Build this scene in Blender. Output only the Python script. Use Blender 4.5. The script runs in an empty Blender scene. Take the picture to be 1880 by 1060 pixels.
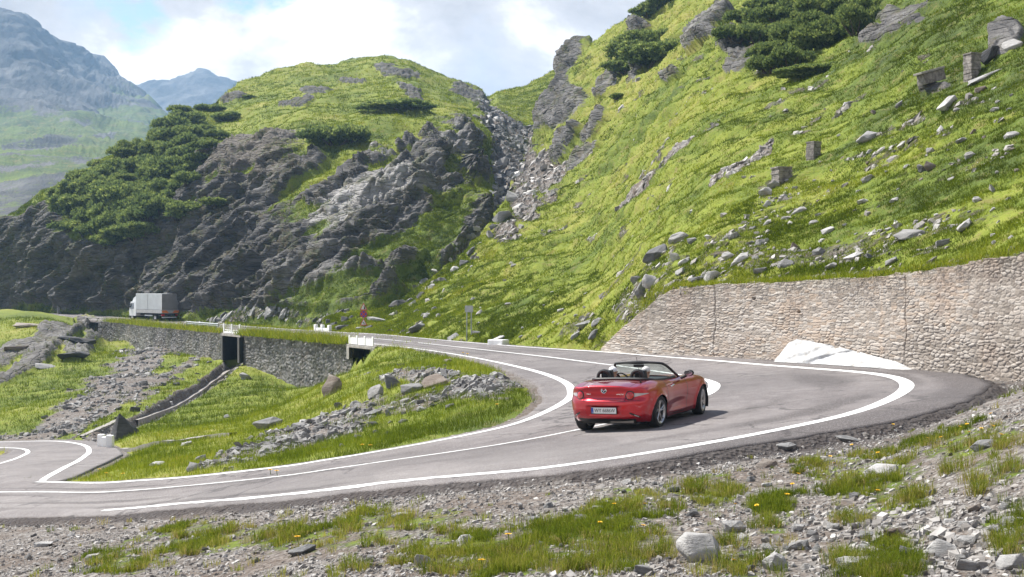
import bpy, bmesh, math, random
import numpy as np
from mathutils import Vector, Matrix, kdtree
from mathutils.bvhtree import BVHTree

random.seed(7)
RNG = np.random.default_rng(11)
F, CX, HY = 2300.0, 940.0, 545.0        # focal length and horizon in photograph pixels
SC = 0.95                               # metres per design unit of distance
C = bpy.context.scene.collection
R = math.radians

def P(px, py, Y):
    """Point seen at photograph pixel (px, py), Y design units in front of the camera."""
    Y = Y * SC
    return ((px - CX) * Y / F, Y, (HY - py) * Y / F)

def PA(a):
    a = np.asarray(a, float)
    Y = a[:, 2] * SC
    return np.stack([(a[:, 0] - CX) * Y / F, Y, (HY - a[:, 1]) * Y / F], 1)

def to_px(p):
    p = np.asarray(p, float)
    Y = np.maximum(p[..., 1], .05)
    return CX + F * p[..., 0] / Y, HY - F * p[..., 2] / Y

def sstep(a, b, x):
    t = np.clip((x - a) / (b - a), 0, 1)
    return t * t * (3 - 2 * t)

# ---------------------------------------------------------------- noise
def _hash(ix, iy, iz, seed):
    h = (ix.astype(np.uint32) * np.uint32(374761393) + iy.astype(np.uint32) * np.uint32(668265263)
         + iz.astype(np.uint32) * np.uint32(2147483647 - 5) + np.uint32((seed * 974634) & 0xffffffff))
    h = (h ^ (h >> np.uint32(13))) * np.uint32(1274126177)
    h = h ^ (h >> np.uint32(16))
    h = (h * np.uint32(2246822519)); h = h ^ (h >> np.uint32(15))
    return (h & np.uint32(0xffffff)).astype(np.float32) / np.float32(0xffffff)

def vnoise(p, seed=0):
    p = np.asarray(p, np.float32)
    f = np.floor(p); t = p - f; t = t * t * t * (t * (t * 6 - 15) + 10)
    i = f.astype(np.int64)
    x, y, z = i[:, 0], i[:, 1], i[:, 2]
    out = np.zeros(len(p), np.float32)
    for dx in (0, 1):
        wx = t[:, 0] if dx else 1 - t[:, 0]
        for dy in (0, 1):
            wy = t[:, 1] if dy else 1 - t[:, 1]
            for dz in (0, 1):
                wz = t[:, 2] if dz else 1 - t[:, 2]
                out += wx * wy * wz * _hash(x + dx, y + dy, z + dz, seed)
    return out * 2 - 1

def fbm(p, oct=4, seed=0, gain=.5, lac=2.03):
    a, s, o = 1.0, 0.0, 0.0
    p = np.asarray(p, np.float32)
    for k in range(oct):
        o = o + a * vnoise(p + 17.3 * k, seed + k); s += a
        a *= gain; p = p * lac
    return o / s

def ridged(p, oct=4, seed=0, gain=.55, lac=2.1):
    a, s, o = 1.0, 0.0, 0.0
    p = np.asarray(p, np.float32)
    for k in range(oct):
        o = o + a * (1 - 2 * np.abs(vnoise(p + 9.1 * k, seed + k))); s += a
        a *= gain; p = p * lac
    return o / s

def voro(p, seed=0, second=False):
    """Cell noise: distance to the nearest feature point, the gap to the next, and a random number of the cell."""
    p = np.asarray(p, np.float32); b = np.floor(p).astype(np.int64)
    d1 = np.full(len(p), 9e9, np.float32); d2 = d1.copy(); cid = np.zeros(len(p), np.float32)
    for dx in (-1, 0, 1):
        for dy in (-1, 0, 1):
            for dz in ((-1, 0, 1) if p.shape[1] == 3 else (0,)):
                c = [b[:, 0] + dx, b[:, 1] + dy, (b[:, 2] + dz) if p.shape[1] == 3 else np.zeros_like(b[:, 0])]
                q = [c[k] + .1 + .8 * _hash(*c, seed + 31 * k) for k in range(p.shape[1])]
                d = sum((p[:, k] - q[k]) ** 2 for k in range(p.shape[1]))
                m = d < d1
                d2 = np.where(m, d1, np.minimum(d2, d))
                cid = np.where(m, _hash(*c, seed + 777), cid)
                d1 = np.where(m, d, d1)
    return np.sqrt(d1), np.sqrt(d2) - np.sqrt(d1), cid

class TPS:
    def __init__(s, x, y, lam=0.0):
        s.x = np.asarray(x, float); n = len(s.x)
        K = s.k(s.x, s.x) + lam * np.eye(n)
        A = np.zeros((n + 3, n + 3)); A[:n, :n] = K
        A[:n, n] = 1; A[:n, n + 1:] = s.x; A[n, :n] = 1; A[n + 1:, :n] = s.x.T
        s.w = np.linalg.solve(A, np.concatenate([np.asarray(y, float), np.zeros(3)]))
    def k(s, a, b):
        d = ((a[:, None, :] - b[None, :, :]) ** 2).sum(-1)
        return .5 * d * np.log(d + 1e-12)
    def __call__(s, q):
        q = np.asarray(q, float); out = np.empty(len(q))
        n = len(s.x)
        for i in range(0, len(q), 40000):
            c = q[i:i + 40000]
            out[i:i + 40000] = s.k(c, s.x) @ s.w[:n] + s.w[n] + c @ s.w[n + 1:]
        return out

def poly_sd(px, py, poly):
    """Signed distance in pixels to a polygon, positive inside."""
    poly = np.asarray(poly, float); px = np.asarray(px, float); py = np.asarray(py, float)
    d = np.full(px.shape, 1e18); ins = np.zeros(px.shape, bool)
    n = len(poly)
    for i in range(n):
        ax, ay = poly[i]; bx, by = poly[(i + 1) % n]
        ex, ey = bx - ax, by - ay
        t = np.clip(((px - ax) * ex + (py - ay) * ey) / (ex * ex + ey * ey + 1e-9), 0, 1)
        d = np.minimum(d, (px - ax - t * ex) ** 2 + (py - ay - t * ey) ** 2)
        c = ((ay > py) != (by > py)) & (px < (bx - ax) * (py - ay) / (by - ay + 1e-12) + ax)
        ins ^= c
    return np.where(ins, 1, -1) * np.sqrt(d)

def ell(px, py, cx, cy, rx, ry, deg=0):
    """1 in the middle of an ellipse, 0 at its rim, negative outside. deg turns it up to the right."""
    a = R(deg); dx, dy = px - cx, -(py - cy)
    u = dx * math.cos(a) + dy * math.sin(a); v = -dx * math.sin(a) + dy * math.cos(a)
    return 1 - np.sqrt((u / rx) ** 2 + (v / ry) ** 2)

def spline(pts, n, dim=3):
    """Centripetal-ish Catmull-Rom through pts, n samples equally spaced along it."""
    p = np.asarray(pts, float)
    q = np.vstack([2 * p[0] - p[1], p, 2 * p[-1] - p[-2]])
    out = []
    for i in range(1, len(q) - 2):
        t = np.linspace(0, 1, 24, endpoint=False)[:, None]
        a, b, c, d = q[i - 1], q[i], q[i + 1], q[i + 2]
        out.append(.5 * (2 * b + (c - a) * t + (2 * a - 5 * b + 4 * c - d) * t ** 2 + (3 * b - a - 3 * c + d) * t ** 3))
    out = np.vstack(out + [p[-1:]])
    s = np.concatenate([[0], np.cumsum(np.linalg.norm(np.diff(out, axis=0), axis=1))])
    u = np.linspace(0, s[-1], n)
    return np.stack([np.interp(u, s, out[:, k]) for k in range(p.shape[1])], 1)

# ---------------------------------------------------------------- objects
def tag(o, label=None, cat=None, group=None, kind=None):
    if label: o['label'] = label
    if cat: o['category'] = cat
    if group: o['group'] = group
    if kind: o['kind'] = kind
    return o

def empty(name, loc=(0, 0, 0), rot=(0, 0, 0)):
    o = bpy.data.objects.new(name, None); C.objects.link(o)
    o.location = loc; o.rotation_euler = rot; o.empty_display_size = .2
    return o

def new_obj(name, me, mat=None, parent=None):
    o = bpy.data.objects.new(name, me); C.objects.link(o)
    for m in (mat if isinstance(mat, (list, tuple)) else [mat]):
        if m: me.materials.append(m)
    if parent: o.parent = parent
    return o

def mesh_np(name, v, faces, attrs=None, smooth=True, mi=None):
    """faces: (n,3) or (n,4) array, or a list of such arrays."""
    me = bpy.data.meshes.new(name)
    v = np.asarray(v, np.float32)
    fl = faces if isinstance(faces, list) else [faces]
    fl = [np.asarray(f, np.int32) for f in fl if len(f)]
    me.vertices.add(len(v)); me.vertices.foreach_set('co', v.ravel())
    nl = sum(f.size for f in fl); nf = sum(len(f) for f in fl)
    me.loops.add(nl); me.loops.foreach_set('vertex_index', np.concatenate([f.ravel() for f in fl]))
    st = []; o = 0
    for f in fl:
        st.append(o + np.arange(len(f), dtype=np.int32) * f.shape[1]); o += f.size
    me.polygons.add(nf); me.polygons.foreach_set('loop_start', np.concatenate(st))
    if mi is not None: me.polygons.foreach_set('material_index', np.asarray(mi, np.int32))
    me.polygons.foreach_set('use_smooth', np.full(nf, smooth))
    for k, a in (attrs or {}).items():
        a = np.asarray(a, np.float32)
        if a.ndim == 1:
            at = me.attributes.new(k, 'FLOAT', 'POINT'); at.data.foreach_set('value', a)
        else:
            at = me.attributes.new(k, 'FLOAT_VECTOR', 'POINT'); at.data.foreach_set('vector', a.ravel())
    me.update(calc_edges=True); me.validate()
    return me

def grid_faces(nr, nc, flip=False):
    i = np.arange(nr * nc).reshape(nr, nc)
    f = np.stack([i[:-1, :-1], i[:-1, 1:], i[1:, 1:], i[1:, :-1]], -1).reshape(-1, 4)
    return f[:, ::-1] if flip else f

class MB:
    """Collects boxes, bars, tubes and lathes that make up ONE part."""
    def __init__(s): s.bm = bmesh.new()
    def box(s, c, d, M=None, bev=0):
        r = bmesh.ops.create_cube(s.bm, size=1)['verts']
        for v in r: v.co = Vector((v.co.x * d[0], v.co.y * d[1], v.co.z * d[2]))
        if bev:
            es = list({e for v in r for e in v.link_edges})
            g = bmesh.ops.bevel(s.bm, geom=es, offset=bev, segments=2, affect='EDGES', profile=.7)
            r = list({v for f in g['faces'] for v in f.verts} | {v for v in r if v.is_valid})
        for v in r:
            v.co = v.co + Vector(c)
            if M: v.co = M @ v.co
        return s
    def tube(s, pts, rad, n=8, cap=True, flat=None):
        pts = [Vector(p) for p in pts]; rings = []
        rads = rad if isinstance(rad, (list, tuple)) else [rad] * len(pts)
        up = None
        for i, p in enumerate(pts):
            t = (pts[min(i + 1, len(pts) - 1)] - pts[max(i - 1, 0)]).normalized()
            if up is None: up = t.orthogonal().normalized() if flat is None else Vector(flat)
            a = (up - t * up.dot(t)); a = a.normalized() if a.length > 1e-6 else t.orthogonal().normalized()
            up = a; b = t.cross(a)
            rings.append([s.bm.verts.new(p + (a * math.cos(q) + b * math.sin(q)) * rads[i]) for q in [2 * math.pi * k / n for k in range(n)]])
        for r0, r1 in zip(rings, rings[1:]):
            for k in range(n):
                s.bm.faces.new((r0[k], r0[(k + 1) % n], r1[(k + 1) % n], r1[k]))
        if cap:
            s.bm.faces.new(rings[0][::-1]); s.bm.faces.new(rings[-1])
        return s
    def lathe(s, prof, n=32, M=None, close=False):
        """prof: (radius, axial) pairs about the local y axis."""
        rings = []
        for r, a in prof:
            ring = []
            for k in range(n):
                q = 2 * math.pi * k / n
                v = Vector((r * math.cos(q), a, r * math.sin(q)))
                ring.append(s.bm.verts.new(M @ v if M else v))
            rings.append(ring)
        pr = list(zip(rings, rings[1:])) + ([(rings[-1], rings[0])] if close else [])
        for r0, r1 in pr:
            for k in range(n): s.bm.faces.new((r0[k], r1[k], r1[(k + 1) % n], r0[(k + 1) % n]))
        return s
    def prism(s, pts, thick, M=None):
        """Outline pts (x, z) in the local xz plane, extruded along y by thick."""
        a = [s.bm.verts.new((M or Matrix()) @ Vector((x, -thick / 2, z))) for x, z in pts]
        b = [s.bm.verts.new((M or Matrix()) @ Vector((x, thick / 2, z))) for x, z in pts]
        s.bm.faces.new(a); s.bm.faces.new(b[::-1]); n = len(pts)
        for i in range(n): s.bm.faces.new((a[i], b[i], b[(i + 1) % n], a[(i + 1) % n]))
        return s
    def build(s, name, mat, parent=None, smooth=False, angle=35):
        bmesh.ops.recalc_face_normals(s.bm, faces=s.bm.faces[:])
        me = bpy.data.meshes.new(name); s.bm.to_mesh(me); s.bm.free()
        if smooth:
            me.polygons.foreach_set('use_smooth', [True] * len(me.polygons))
            try: me.set_sharp_from_angle(angle=R(angle))
            except Exception: pass
        return new_obj(name, me, mat, parent)

def kids(o): return [c for c in C.objects if c.parent == o]
def copy_tree(o, parent=None):
    c = o.copy(); C.objects.link(c); c.parent = parent
    for k in kids(o): copy_tree(k, c)
    return c

# ---------------------------------------------------------------- materials
class NT:
    def __init__(s, name):
        s.m = bpy.data.materials.new(name); s.m.use_nodes = True
        s.t = s.m.node_tree; s.t.nodes.clear()
        s.out = s.n('ShaderNodeOutputMaterial')
    def n(s, typ, **kw):
        nd = s.t.nodes.new(typ)
        for k, v in kw.items(): setattr(nd, k, v)
        return nd
    def put(s, sock, v):
        if v is None: return
        if hasattr(v, 'is_output'): s.t.links.new(v, sock)
        elif isinstance(v, (tuple, list)):
            sock.default_value = tuple(v) + ((1,) if len(v) == 3 and len(sock.default_value) == 4 else ())
        else: sock.default_value = v
    def attr(s, name, vec=False):
        a = s.n('ShaderNodeAttribute', attribute_name=name)
        return a.outputs['Color' if vec else 'Fac']
    def coord(s, scale=(1, 1, 1), rot=(0, 0, 0), kind='Object'):
        tc = s.n('ShaderNodeTexCoord'); mp = s.n('ShaderNodeMapping')
        s.put(mp.inputs['Vector'], tc.outputs[kind]); s.put(mp.inputs['Scale'], scale); s.put(mp.inputs['Rotation'], rot)
        return mp.outputs[0]
    def noise(s, co, scale, detail=4, rough=.55, dist=0, out='Fac'):
        nd = s.n('ShaderNodeTexNoise'); s.put(nd.inputs['Vector'], co)
        s.put(nd.inputs['Scale'], scale); s.put(nd.inputs['Detail'], detail); s.put(nd.inputs['Roughness'], rough); s.put(nd.inputs['Distortion'], dist)
        return nd.outputs[out]
    def vor(s, co, scale, feature='F1', out='Distance', rnd=1):
        nd = s.n('ShaderNodeTexVoronoi', feature=feature); s.put(nd.inputs['Vector'], co)
        s.put(nd.inputs['Scale'], scale); s.put(nd.inputs['Randomness'], rnd)
        return nd.outputs[out]
    def math(s, op, a, b=None, clamp=False):
        nd = s.n('ShaderNodeMath', operation=op, use_clamp=clamp); s.put(nd.inputs[0], a)
        if b is not None: s.put(nd.inputs[1], b)
        return nd.outputs[0]
    def rng(s, v, a, b, c=0, d=1, smooth=True):
        nd = s.n('ShaderNodeMapRange', interpolation_type='SMOOTHSTEP' if smooth else 'LINEAR', clamp=True)
        s.put(nd.inputs['Value'], v)
        for k, q in zip(('From Min', 'From Max', 'To Min', 'To Max'), (a, b, c, d)): s.put(nd.inputs[k], q)
        return nd.outputs['Result']
    def mix(s, f, a, b, mode='MIX'):
        nd = s.n('ShaderNodeMix', data_type='RGBA', blend_type=mode)
        s.put(nd.inputs[0], f); s.put(nd.inputs[6], a); s.put(nd.inputs[7], b)
        return nd.outputs[2]
    def ramp(s, f, stops):
        nd = s.n('ShaderNodeValToRGB'); s.put(nd.inputs[0], f); e = nd.color_ramp.elements
        while len(e) < len(stops): e.new(.5)
        for el, (p, c) in zip(e, stops):
            el.position = p; el.color = tuple(c) + ((1,) if len(c) == 3 else ())
        return nd.outputs[0]
    def bump(s, h, strength=1, dist=.02, normal=None):
        nd = s.n('ShaderNodeBump'); s.put(nd.inputs['Height'], h); s.put(nd.inputs['Strength'], strength); s.put(nd.inputs['Distance'], dist)
        if normal is not None: s.put(nd.inputs['Normal'], normal)
        return nd.outputs[0]
    def bsdf(s, col, rough=.8, normal=None, **kw):
        nd = s.n('ShaderNodeBsdfPrincipled'); s.put(nd.inputs['Base Color'], col); s.put(nd.inputs['Roughness'], rough)
        if normal is not None: s.put(nd.inputs['Normal'], normal)
        for k, v in kw.items(): s.put(nd.inputs[k.replace('_', ' ')], v)
        return nd.outputs[0]
    def end(s, sh):
        s.t.links.new(sh, s.out.inputs['Surface']); return s.m

def simple(name, col, rough=.6, var=.12, scale=6, bump=0, **kw):
    """Plain material whose colour varies a little with dirt and wear."""
    t = NT(name); co = t.coord()
    n = t.noise(co, scale, 5, .6)
    c = t.mix(t.rng(n, .3, .7), tuple(x * (1 - var) for x in col), tuple(min(1, x * (1 + var)) for x in col))
    nm = t.bump(t.noise(co, scale * 4, 4), .4, bump) if bump else None
    return t.end(t.bsdf(c, rough, nm, **kw))
# ================================================================ roads
LO_px = [(-230, 962, 31), (-110, 952, 29.6), (10, 943.5, 28.2), (193, 937, 26.3), (322, 925.5, 25), (520, 908.6, 23.2), (742, 882.5, 21.5), (956, 863.5, 20.6),
         (1060, 851, 20.4), (1200, 830, 20.6), (1400, 795, 22.6), (1560, 760, 25), (1640, 730, 27.9), (1665, 708, 30.5),
         (1640, 693, 33.3), (1580, 684, 35.6), (1480, 676, 38.4), (1400, 670, 40.8), (1300, 661.5, 44.2), (1200, 654, 48.2), (1100, 646, 54),
         (960, 637, 65.5), (815, 625, 79), (688, 613.6, 92.5), (600, 609, 101), (468, 600.4, 118), (319, 589, 157), (200, 581.7, 172), (110, 575.5, 186), (20, 571, 201)]
LI_px = [(-300, 884, 47.5), (-140, 885, 42), (-20, 885, 38.2), (68, 885, 36), (179, 887, 33.2), (251, 883, 32), (358, 875, 30.6), (520, 857, 28.9), (591, 846, 28.4), (678, 832, 28),
         (837, 803, 28.4), (956, 775, 30.2), (1035, 739, 33.8), (1049, 719, 36.8), (1031, 699, 40.8), (968, 678, 47.4), (865, 656, 57),
         (773, 641.5, 66.4), (698, 633, 74), (600, 624, 84), (463, 612.3, 98), (379, 605, 112), (292, 597.3, 131), (232, 590.7, 153.4), (120, 583.3, 168), (34, 577.3, 182), (-60, 573, 197)]
NST = 420
def stations(px, keys):
    """Resample a line so that its key points fall on the same stations as the other line's."""
    p = PA(px); full = spline(p, 4000)
    idx = [int(np.argmin(((full - p[k]) ** 2).sum(1))) for k in keys]
    idx[0], idx[-1] = 0, len(full) - 1
    out = []
    for (a, b), n in zip(zip(idx, idx[1:]), SEG):
        u = np.linspace(a, b, n, endpoint=False)
        out.append(np.stack([np.interp(u, np.arange(len(full)), full[:, k]) for k in range(3)], 1))
    return np.vstack(out + [full[-1:]])
SEG = [60, 60, 50, 60, 60, 60, 70]
LO = stations(LO_px, [0, 3, 6, 9, 13, 19, 22, 29])
LI = stations(LI_px, [0, 5, 9, 11, 13, 15, 17, 26])
NS = len(LO)
across = LO - LI; wid = np.linalg.norm(across[:, :2], axis=1, keepdims=True); across = across / wid
sta = np.linspace(0, 1, NS)
px_LO, _ = to_px(LO); 
off_o = np.interp(np.arange(NS), [0, 60, 120, 150, 180, 205, 230, 250, 275, 300, 340, NS], [.55, .45, .5, .6, .75, 1.5, 1.9, 2.1, 1.6, 1.1, .7, .6])
off_i = np.interp(np.arange(NS), [0, 30, 37, 120, 170, 200, 230, 270, 300, NS], [3.4, 2.8, .4, .4, .6, .95, 1.15, .9, .5, .35])
en = fbm(np.stack([sta * 160, sta * 0, sta * 0], 1), 4, 5)
off_o = off_o * (1 + .0 * en) + .16 * en * np.where(np.arange(NS) < 280, 1, .4)
off_i = off_i + .12 * fbm(np.stack([sta * 120, sta * 0 + 4, sta * 0], 1), 4, 8)
O = LO + across * off_o[:, None]; I = LI - across * off_i[:, None]
NCR = 57
tc = np.linspace(0, 1, NCR)
ROAD = I[:, None, :] * (1 - tc[None, :, None]) + O[:, None, :] * tc[None, :, None]
# lower hairpin, below on the left
LLo = spline(PA([(-330, 889, 47), (-140, 888, 41.5), (-20, 888, 38), (62, 886.3, 36), (84, 876, 38), (118, 857, 42.3), (146, 842, 46), (163, 830, 50.5), (158, 818.5, 55), (134, 812.5, 58.5), (95, 810, 61), (0, 812, 63), (-150, 815, 66), (-330, 816, 70)]), 150)
LLi = spline(PA([(-330, 880, 49), (-200, 874, 46), (-90, 868, 45), (0, 854, 46.5), (46, 832, 50.5), (50, 825, 53), (36, 820.5, 55), (0, 818, 57), (-90, 820, 60), (-250, 821, 63), (-420, 822, 66)]), 150)
dl = np.linspace(0, 1, 40)
tl = np.gradient(LLo, axis=0); nl = np.stack([tl[:, 1], -tl[:, 0], 0 * tl[:, 0]], 1); nl /= np.linalg.norm(nl, axis=1, keepdims=True)
LLe = LLo + nl * np.interp(np.arange(150), [0, 36, 44, 70, 90, 149], [.2, .1, .8, 1.3, .9, .7])[:, None]
mid_low = LLi.mean(0)
LLin = LLi * .35 + LLi[40:100].mean(0) * .65; LLin[:, 2] -= .02
ROADL = LLe[:, None, :] * (1 - dl[None, :, None]) + LLin[:, None, :] * dl[None, :, None]

KD = kdtree.KDTree(NS * NCR + 150 * 40)
rz = []
def _ins(arr, dz):
    for p in arr.reshape(-1, 3):
        KD.insert((p[0], p[1], 0), len(rz)); rz.append(p[2] + dz)
_ins(ROAD, 0); _ins(ROADL, -.015); KD.balance()
rz = np.array(rz)

# ================================================================ near ground
def Zp(px, Y, Z):      # a hidden point: pixel column, distance, height
    return (px, HY - Z * F / Y, Y)
ctrl = [(0, 1060, 19.2), (-300, 1060, 21), (300, 1060, 17), (600, 1060, 14.7), (940, 1060, 13), (1300, 1060, 11.8), (1600, 1060, 11.2), (1880, 1060, 10.7), (2150, 1060, 10),
        (300, 1000, 20), (600, 985, 17.8), (300, 958, 23), (700, 955, 18.2), (1000, 925, 17.6), (1300, 882, 18.3), (1300, 950, 15.2), (1600, 835, 19.3), (1600, 920, 15.3), (1600, 1000, 12.5),
        (1880, 905, 13.2), (1880, 800, 16), (1760, 785, 19.5), (1880, 722, 21.5), (1860, 700, 28), (2100, 800, 14), (2150, 700, 22),
        Zp(940, 5, -2.05), Zp(0, 7, -3.0), Zp(1880, 4.5, -1.75), Zp(940, 2, -1.75), Zp(0, 2, -1.9), Zp(1880, 2, -1.65), Zp(2300, 6, -1.4),
        # inside the hairpin
        (1000, 717, 37.8), (935, 706, 40), (900, 722, 37.6), (850, 742, 35.6), (800, 690, 46), (735, 690, 50), (690, 703, 51), (640, 732, 49), (760, 660, 60), (705, 652, 68),
        (600, 702, 62), (648, 688, 64), (560, 745, 56), (500, 788, 48), (560, 790, 43.5), (640, 782, 40), (700, 762, 41), (780, 772, 36), (420, 802, 49), (430, 850, 35), (330, 862, 35),
        (225, 829, 47), (330, 815, 49), (165, 862, 40),
        # the ravine
        (440, 690, 92), (380, 740, 75), (480, 722, 77), (520, 692, 85), (565, 716, 79), (625, 715, 74), (300, 772, 66), (250, 792, 60), (195, 820, 54.5), (150, 806, 60), (455, 668, 99),
        (400, 665, 102), (380, 640, 108), (330, 640, 116), (330, 690, 95), (280, 650, 112), (250, 722, 83), (180, 762, 72), (100, 792, 66), (200, 690, 96), (100, 742, 80), (0, 795, 70), (0, 745, 84),
        (100, 690, 100), (190, 650, 127), (0, 700, 100), (60, 645, 116), (140, 602, 139), (100, 577, 163), (50, 571, 164), (0, 581, 150), (0, 640, 123), (150, 640, 128), (-200, 590, 150), (-200, 720, 95), (-260, 850, 62),
        (180, 642, 141), (300, 637, 121), (415, 660, 107), (600, 740, 70),
        Zp(700, 112, -4.6), Zp(900, 97, -4.6), Zp(1100, 75, -4.2), Zp(1300, 62, -4.2), Zp(1600, 52, -4.2), Zp(1880, 46, -4.2), Zp(2150, 40, -4.2), Zp(1000, 140, -9), Zp(1500, 110, -9), Zp(2150, 100, -9),
        Zp(320, 215, -5), Zp(0, 270, -6), Zp(-320, 290, -8), Zp(600, 160, -7), Zp(600, 280, -12), Zp(1600, 280, -15)]
ca = PA(ctrl)
def uv(x, y): return np.stack([np.arctan2(x, y) * 6.5, np.log(np.maximum(y, .5)) * 2.6], 1)
px_I, _ = to_px(I)
wall_i = [int(np.argmin(np.abs(px_I[260:] - q))) + 260 for q in (662, 175)]
FT = PA([(175, 636, 146), (190, 641, 141), (300, 640, 121), (412, 660, 107), (455, 669, 100), (520, 694, 89), (565, 717, 83), (620, 718, 79), (662, 702, 75)])
ext = np.vstack([ca] + [I[k:k + 1] for k in range(0, NS, 14) if not wall_i[0] <= k <= wall_i[1]] + [O[k:k + 1] for k in range(0, NS, 14)])
tps = TPS(uv(ext[:, 0], ext[:, 1]), ext[:, 2], .002)

ncol, nrow = 1020, 600
cols = np.tan(np.linspace(math.atan(-1500 / F), math.atan(2000 / F), ncol))
rows = np.exp(np.linspace(math.log(1.6), math.log(285), nrow))
YY, KK = np.meshgrid(rows, cols, indexing='ij')
X = (KK * YY).ravel(); Y = YY.ravel()
Z = tps(uv(X, Y))
# flatten the terrain into the road bench
D = np.full(len(X), 99.0); ZR = np.zeros(len(X)); IDX = np.zeros(len(X), int)
near = np.ones(len(X), bool)
for i in np.nonzero(near)[0]:
    _, j, d = KD.find((X[i], Y[i], 0))
    D[i] = d; ZR[i] = rz[j]; IDX[i] = j
st_i = np.where(IDX < NS * NCR, IDX // NCR, 0); cr_i = np.where(IDX < NS * NCR, IDX % NCR, 0)
upper = IDX < NS * NCR
inner_side = upper & (cr_i < NCR // 2)
# wall stretch: the valley side of the far road drops straight down behind a retaining wall
in_wall = inner_side & (st_i >= wall_i[0]) & (st_i <= wall_i[1])
fall = np.where(upper, np.where(inner_side, 1.8, 1.5), 1.2)
fall = np.where(in_wall, .35, fall)
d0 = np.where(in_wall, .45, .28)
w = 1 - sstep(d0, d0 + fall, D)
deep_w = upper & (st_i >= wall_i[0]) & (st_i <= wall_i[1]) & ((D < .3) & (cr_i <= 8) | in_wall)
footz = np.interp(px_I[st_i], [175, 190, 300, 412, 455, 520, 565, 620, 662], FT[:, 2])
kf = np.where(deep_w, 1 - sstep(2.0, 4.5, D), 0)
w = np.where(deep_w, 0, w)
near_outer = upper & ~inner_side & (st_i < 300)
Zr2 = ZR - .06 - np.where(near_outer, .13, 0) * sstep(.05, .4, D)
far_side = upper & ~inner_side & (st_i >= 230)
Zt = np.where(far_side & (D < 8), np.minimum(Z, ZR + .1), Z)
Zt = np.where(deep_w, np.minimum(Zt, footz * kf + Zt * (1 - kf)), Zt)
Z = Zr2 * w + Zt * (1 - w)
# hollows under the two culverts
pxs_I, _ = to_px(I)
for a, b, zo in [(417, 452, P(432, 664, 101.5)[2]), (646, 692, None)]:
    m = upper & (st_i > 260) & (pxs_I[st_i] > a) & (pxs_I[st_i] < b) & ((D < .32) & (cr_i < 36) | inner_side & (D < 1.1))
    Z = np.where(m, (ZR - 2.2) if zo is None else np.minimum(zo, ZR - 2), Z)
GX, GY = to_px(np.stack([X, Y, Z], 1))
on_road = D < .3
# masks, laid out over the ground
n1 = fbm(np.stack([X * .5, Y * .5, Z * 0], 1), 5, 3); n2 = fbm(np.stack([X * .12, Y * .12, Z * 0], 1), 4, 9); n3 = fbm(np.stack([X * 2.2, Y * 2.2, Z * 0], 1), 4, 21)
grav = np.zeros(len(X))
def add(m, v, a=0, b=.35): 
    global grav
    grav = np.maximum(grav, v * sstep(a, b, m))
fore = (Y < 32 * SC) & near_outer | (Y < 17 * SC)
grav = np.where(fore, .95, grav)
for e in [(480, 990, 260, 40, 0), (900, 1030, 260, 55, 0), (1090, 1010, 160, 75, 8), (1290, 900, 60, 50, 0), (1590, 870, 120, 45, -8), (1640, 905, 70, 45, -10), (1780, 810, 130, 45, 0),
          (1840, 860, 90, 40, 0), (1620, 1045, 100, 40, 0), (1500, 830, 80, 22, 0), (1160, 930, 90, 40, 0), (720, 960, 150, 28, 0), (400, 975, 90, 22, 0), (240, 1035, 90, 28, 0), (1350, 1040, 90, 40, 0), (1420, 950, 50, 40, 0), (1860, 990, 50, 60, 0)]:
    grav = np.where(fore, np.minimum(grav, .95 - .46 * sstep(-.45, .6, ell(GX, GY, *e) + .8 * n1 + .45 * n3)), grav)
nf = ~fore
for e, v in [((870, 712, 90, 26, 4), .8), ((760, 738, 140, 24, 12), .62), ((560, 800, 180, 26, 18), .74), ((440, 835, 80, 14, 20), .7), ((780, 695, 110, 18, 0), .75), ((950, 700, 45, 16, 0), .6), ((640, 765, 110, 20, 18), .62),
             ((250, 690, 165, 52, 36), .82), ((330, 650, 90, 34, 30), .75), ((130, 765, 120, 30, 36), .85), ((200, 745, 110, 34, 36), .8), ((60, 805, 90, 12, 0), .8), ((700, 830, 60, 8, 10), .4)]:
    grav = np.where(nf, np.maximum(grav, v * sstep(-.35, .45, ell(GX, GY, *e) + .7 * n1 + .3 * n3)), grav)
for e in [(250, 765, 60, 12, 38), (330, 655, 50, 14, 28), (190, 775, 60, 9, 30)]:
    grav = np.where(nf, grav * (1 - sstep(-.2, .4, ell(GX, GY, *e) + .6 * n1)), grav)
rock = np.zeros(len(X))
for e in [(45, 645, 120, 15, 30), (110, 628, 100, 12, 33), (20, 692, 90, 10, 25), (150, 640, 40, 22, 40)]:
    rock = np.maximum(rock, sstep(-.1, .35, ell(GX, GY, *e) - .1 + .7 * n2 + .6 * n1) * (Y > 80 * SC))
rock = np.where((in_wall) & (D < 1.2), 0, rock)
grav = np.where(on_road & ~in_wall, 1, grav)
# a strip of dark crumbled tarmac and gravel along the near road edge
edge = near_outer & (D < 1.5)
grav = np.where(edge, np.maximum(grav, .95 * (1 - sstep(.5, 1.5, D + .5 * n1))), grav)
tar = np.where(near_outer, (1 - sstep(.28, .48, D + .28 * n1 + .12 * n3)), 0) * (IDX // NCR < 300)
tar = np.maximum(tar, np.where(near_outer & (GX > 1450), .75 * (1 - sstep(.5, 2.2, D + .8 * n1)), 0))
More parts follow.
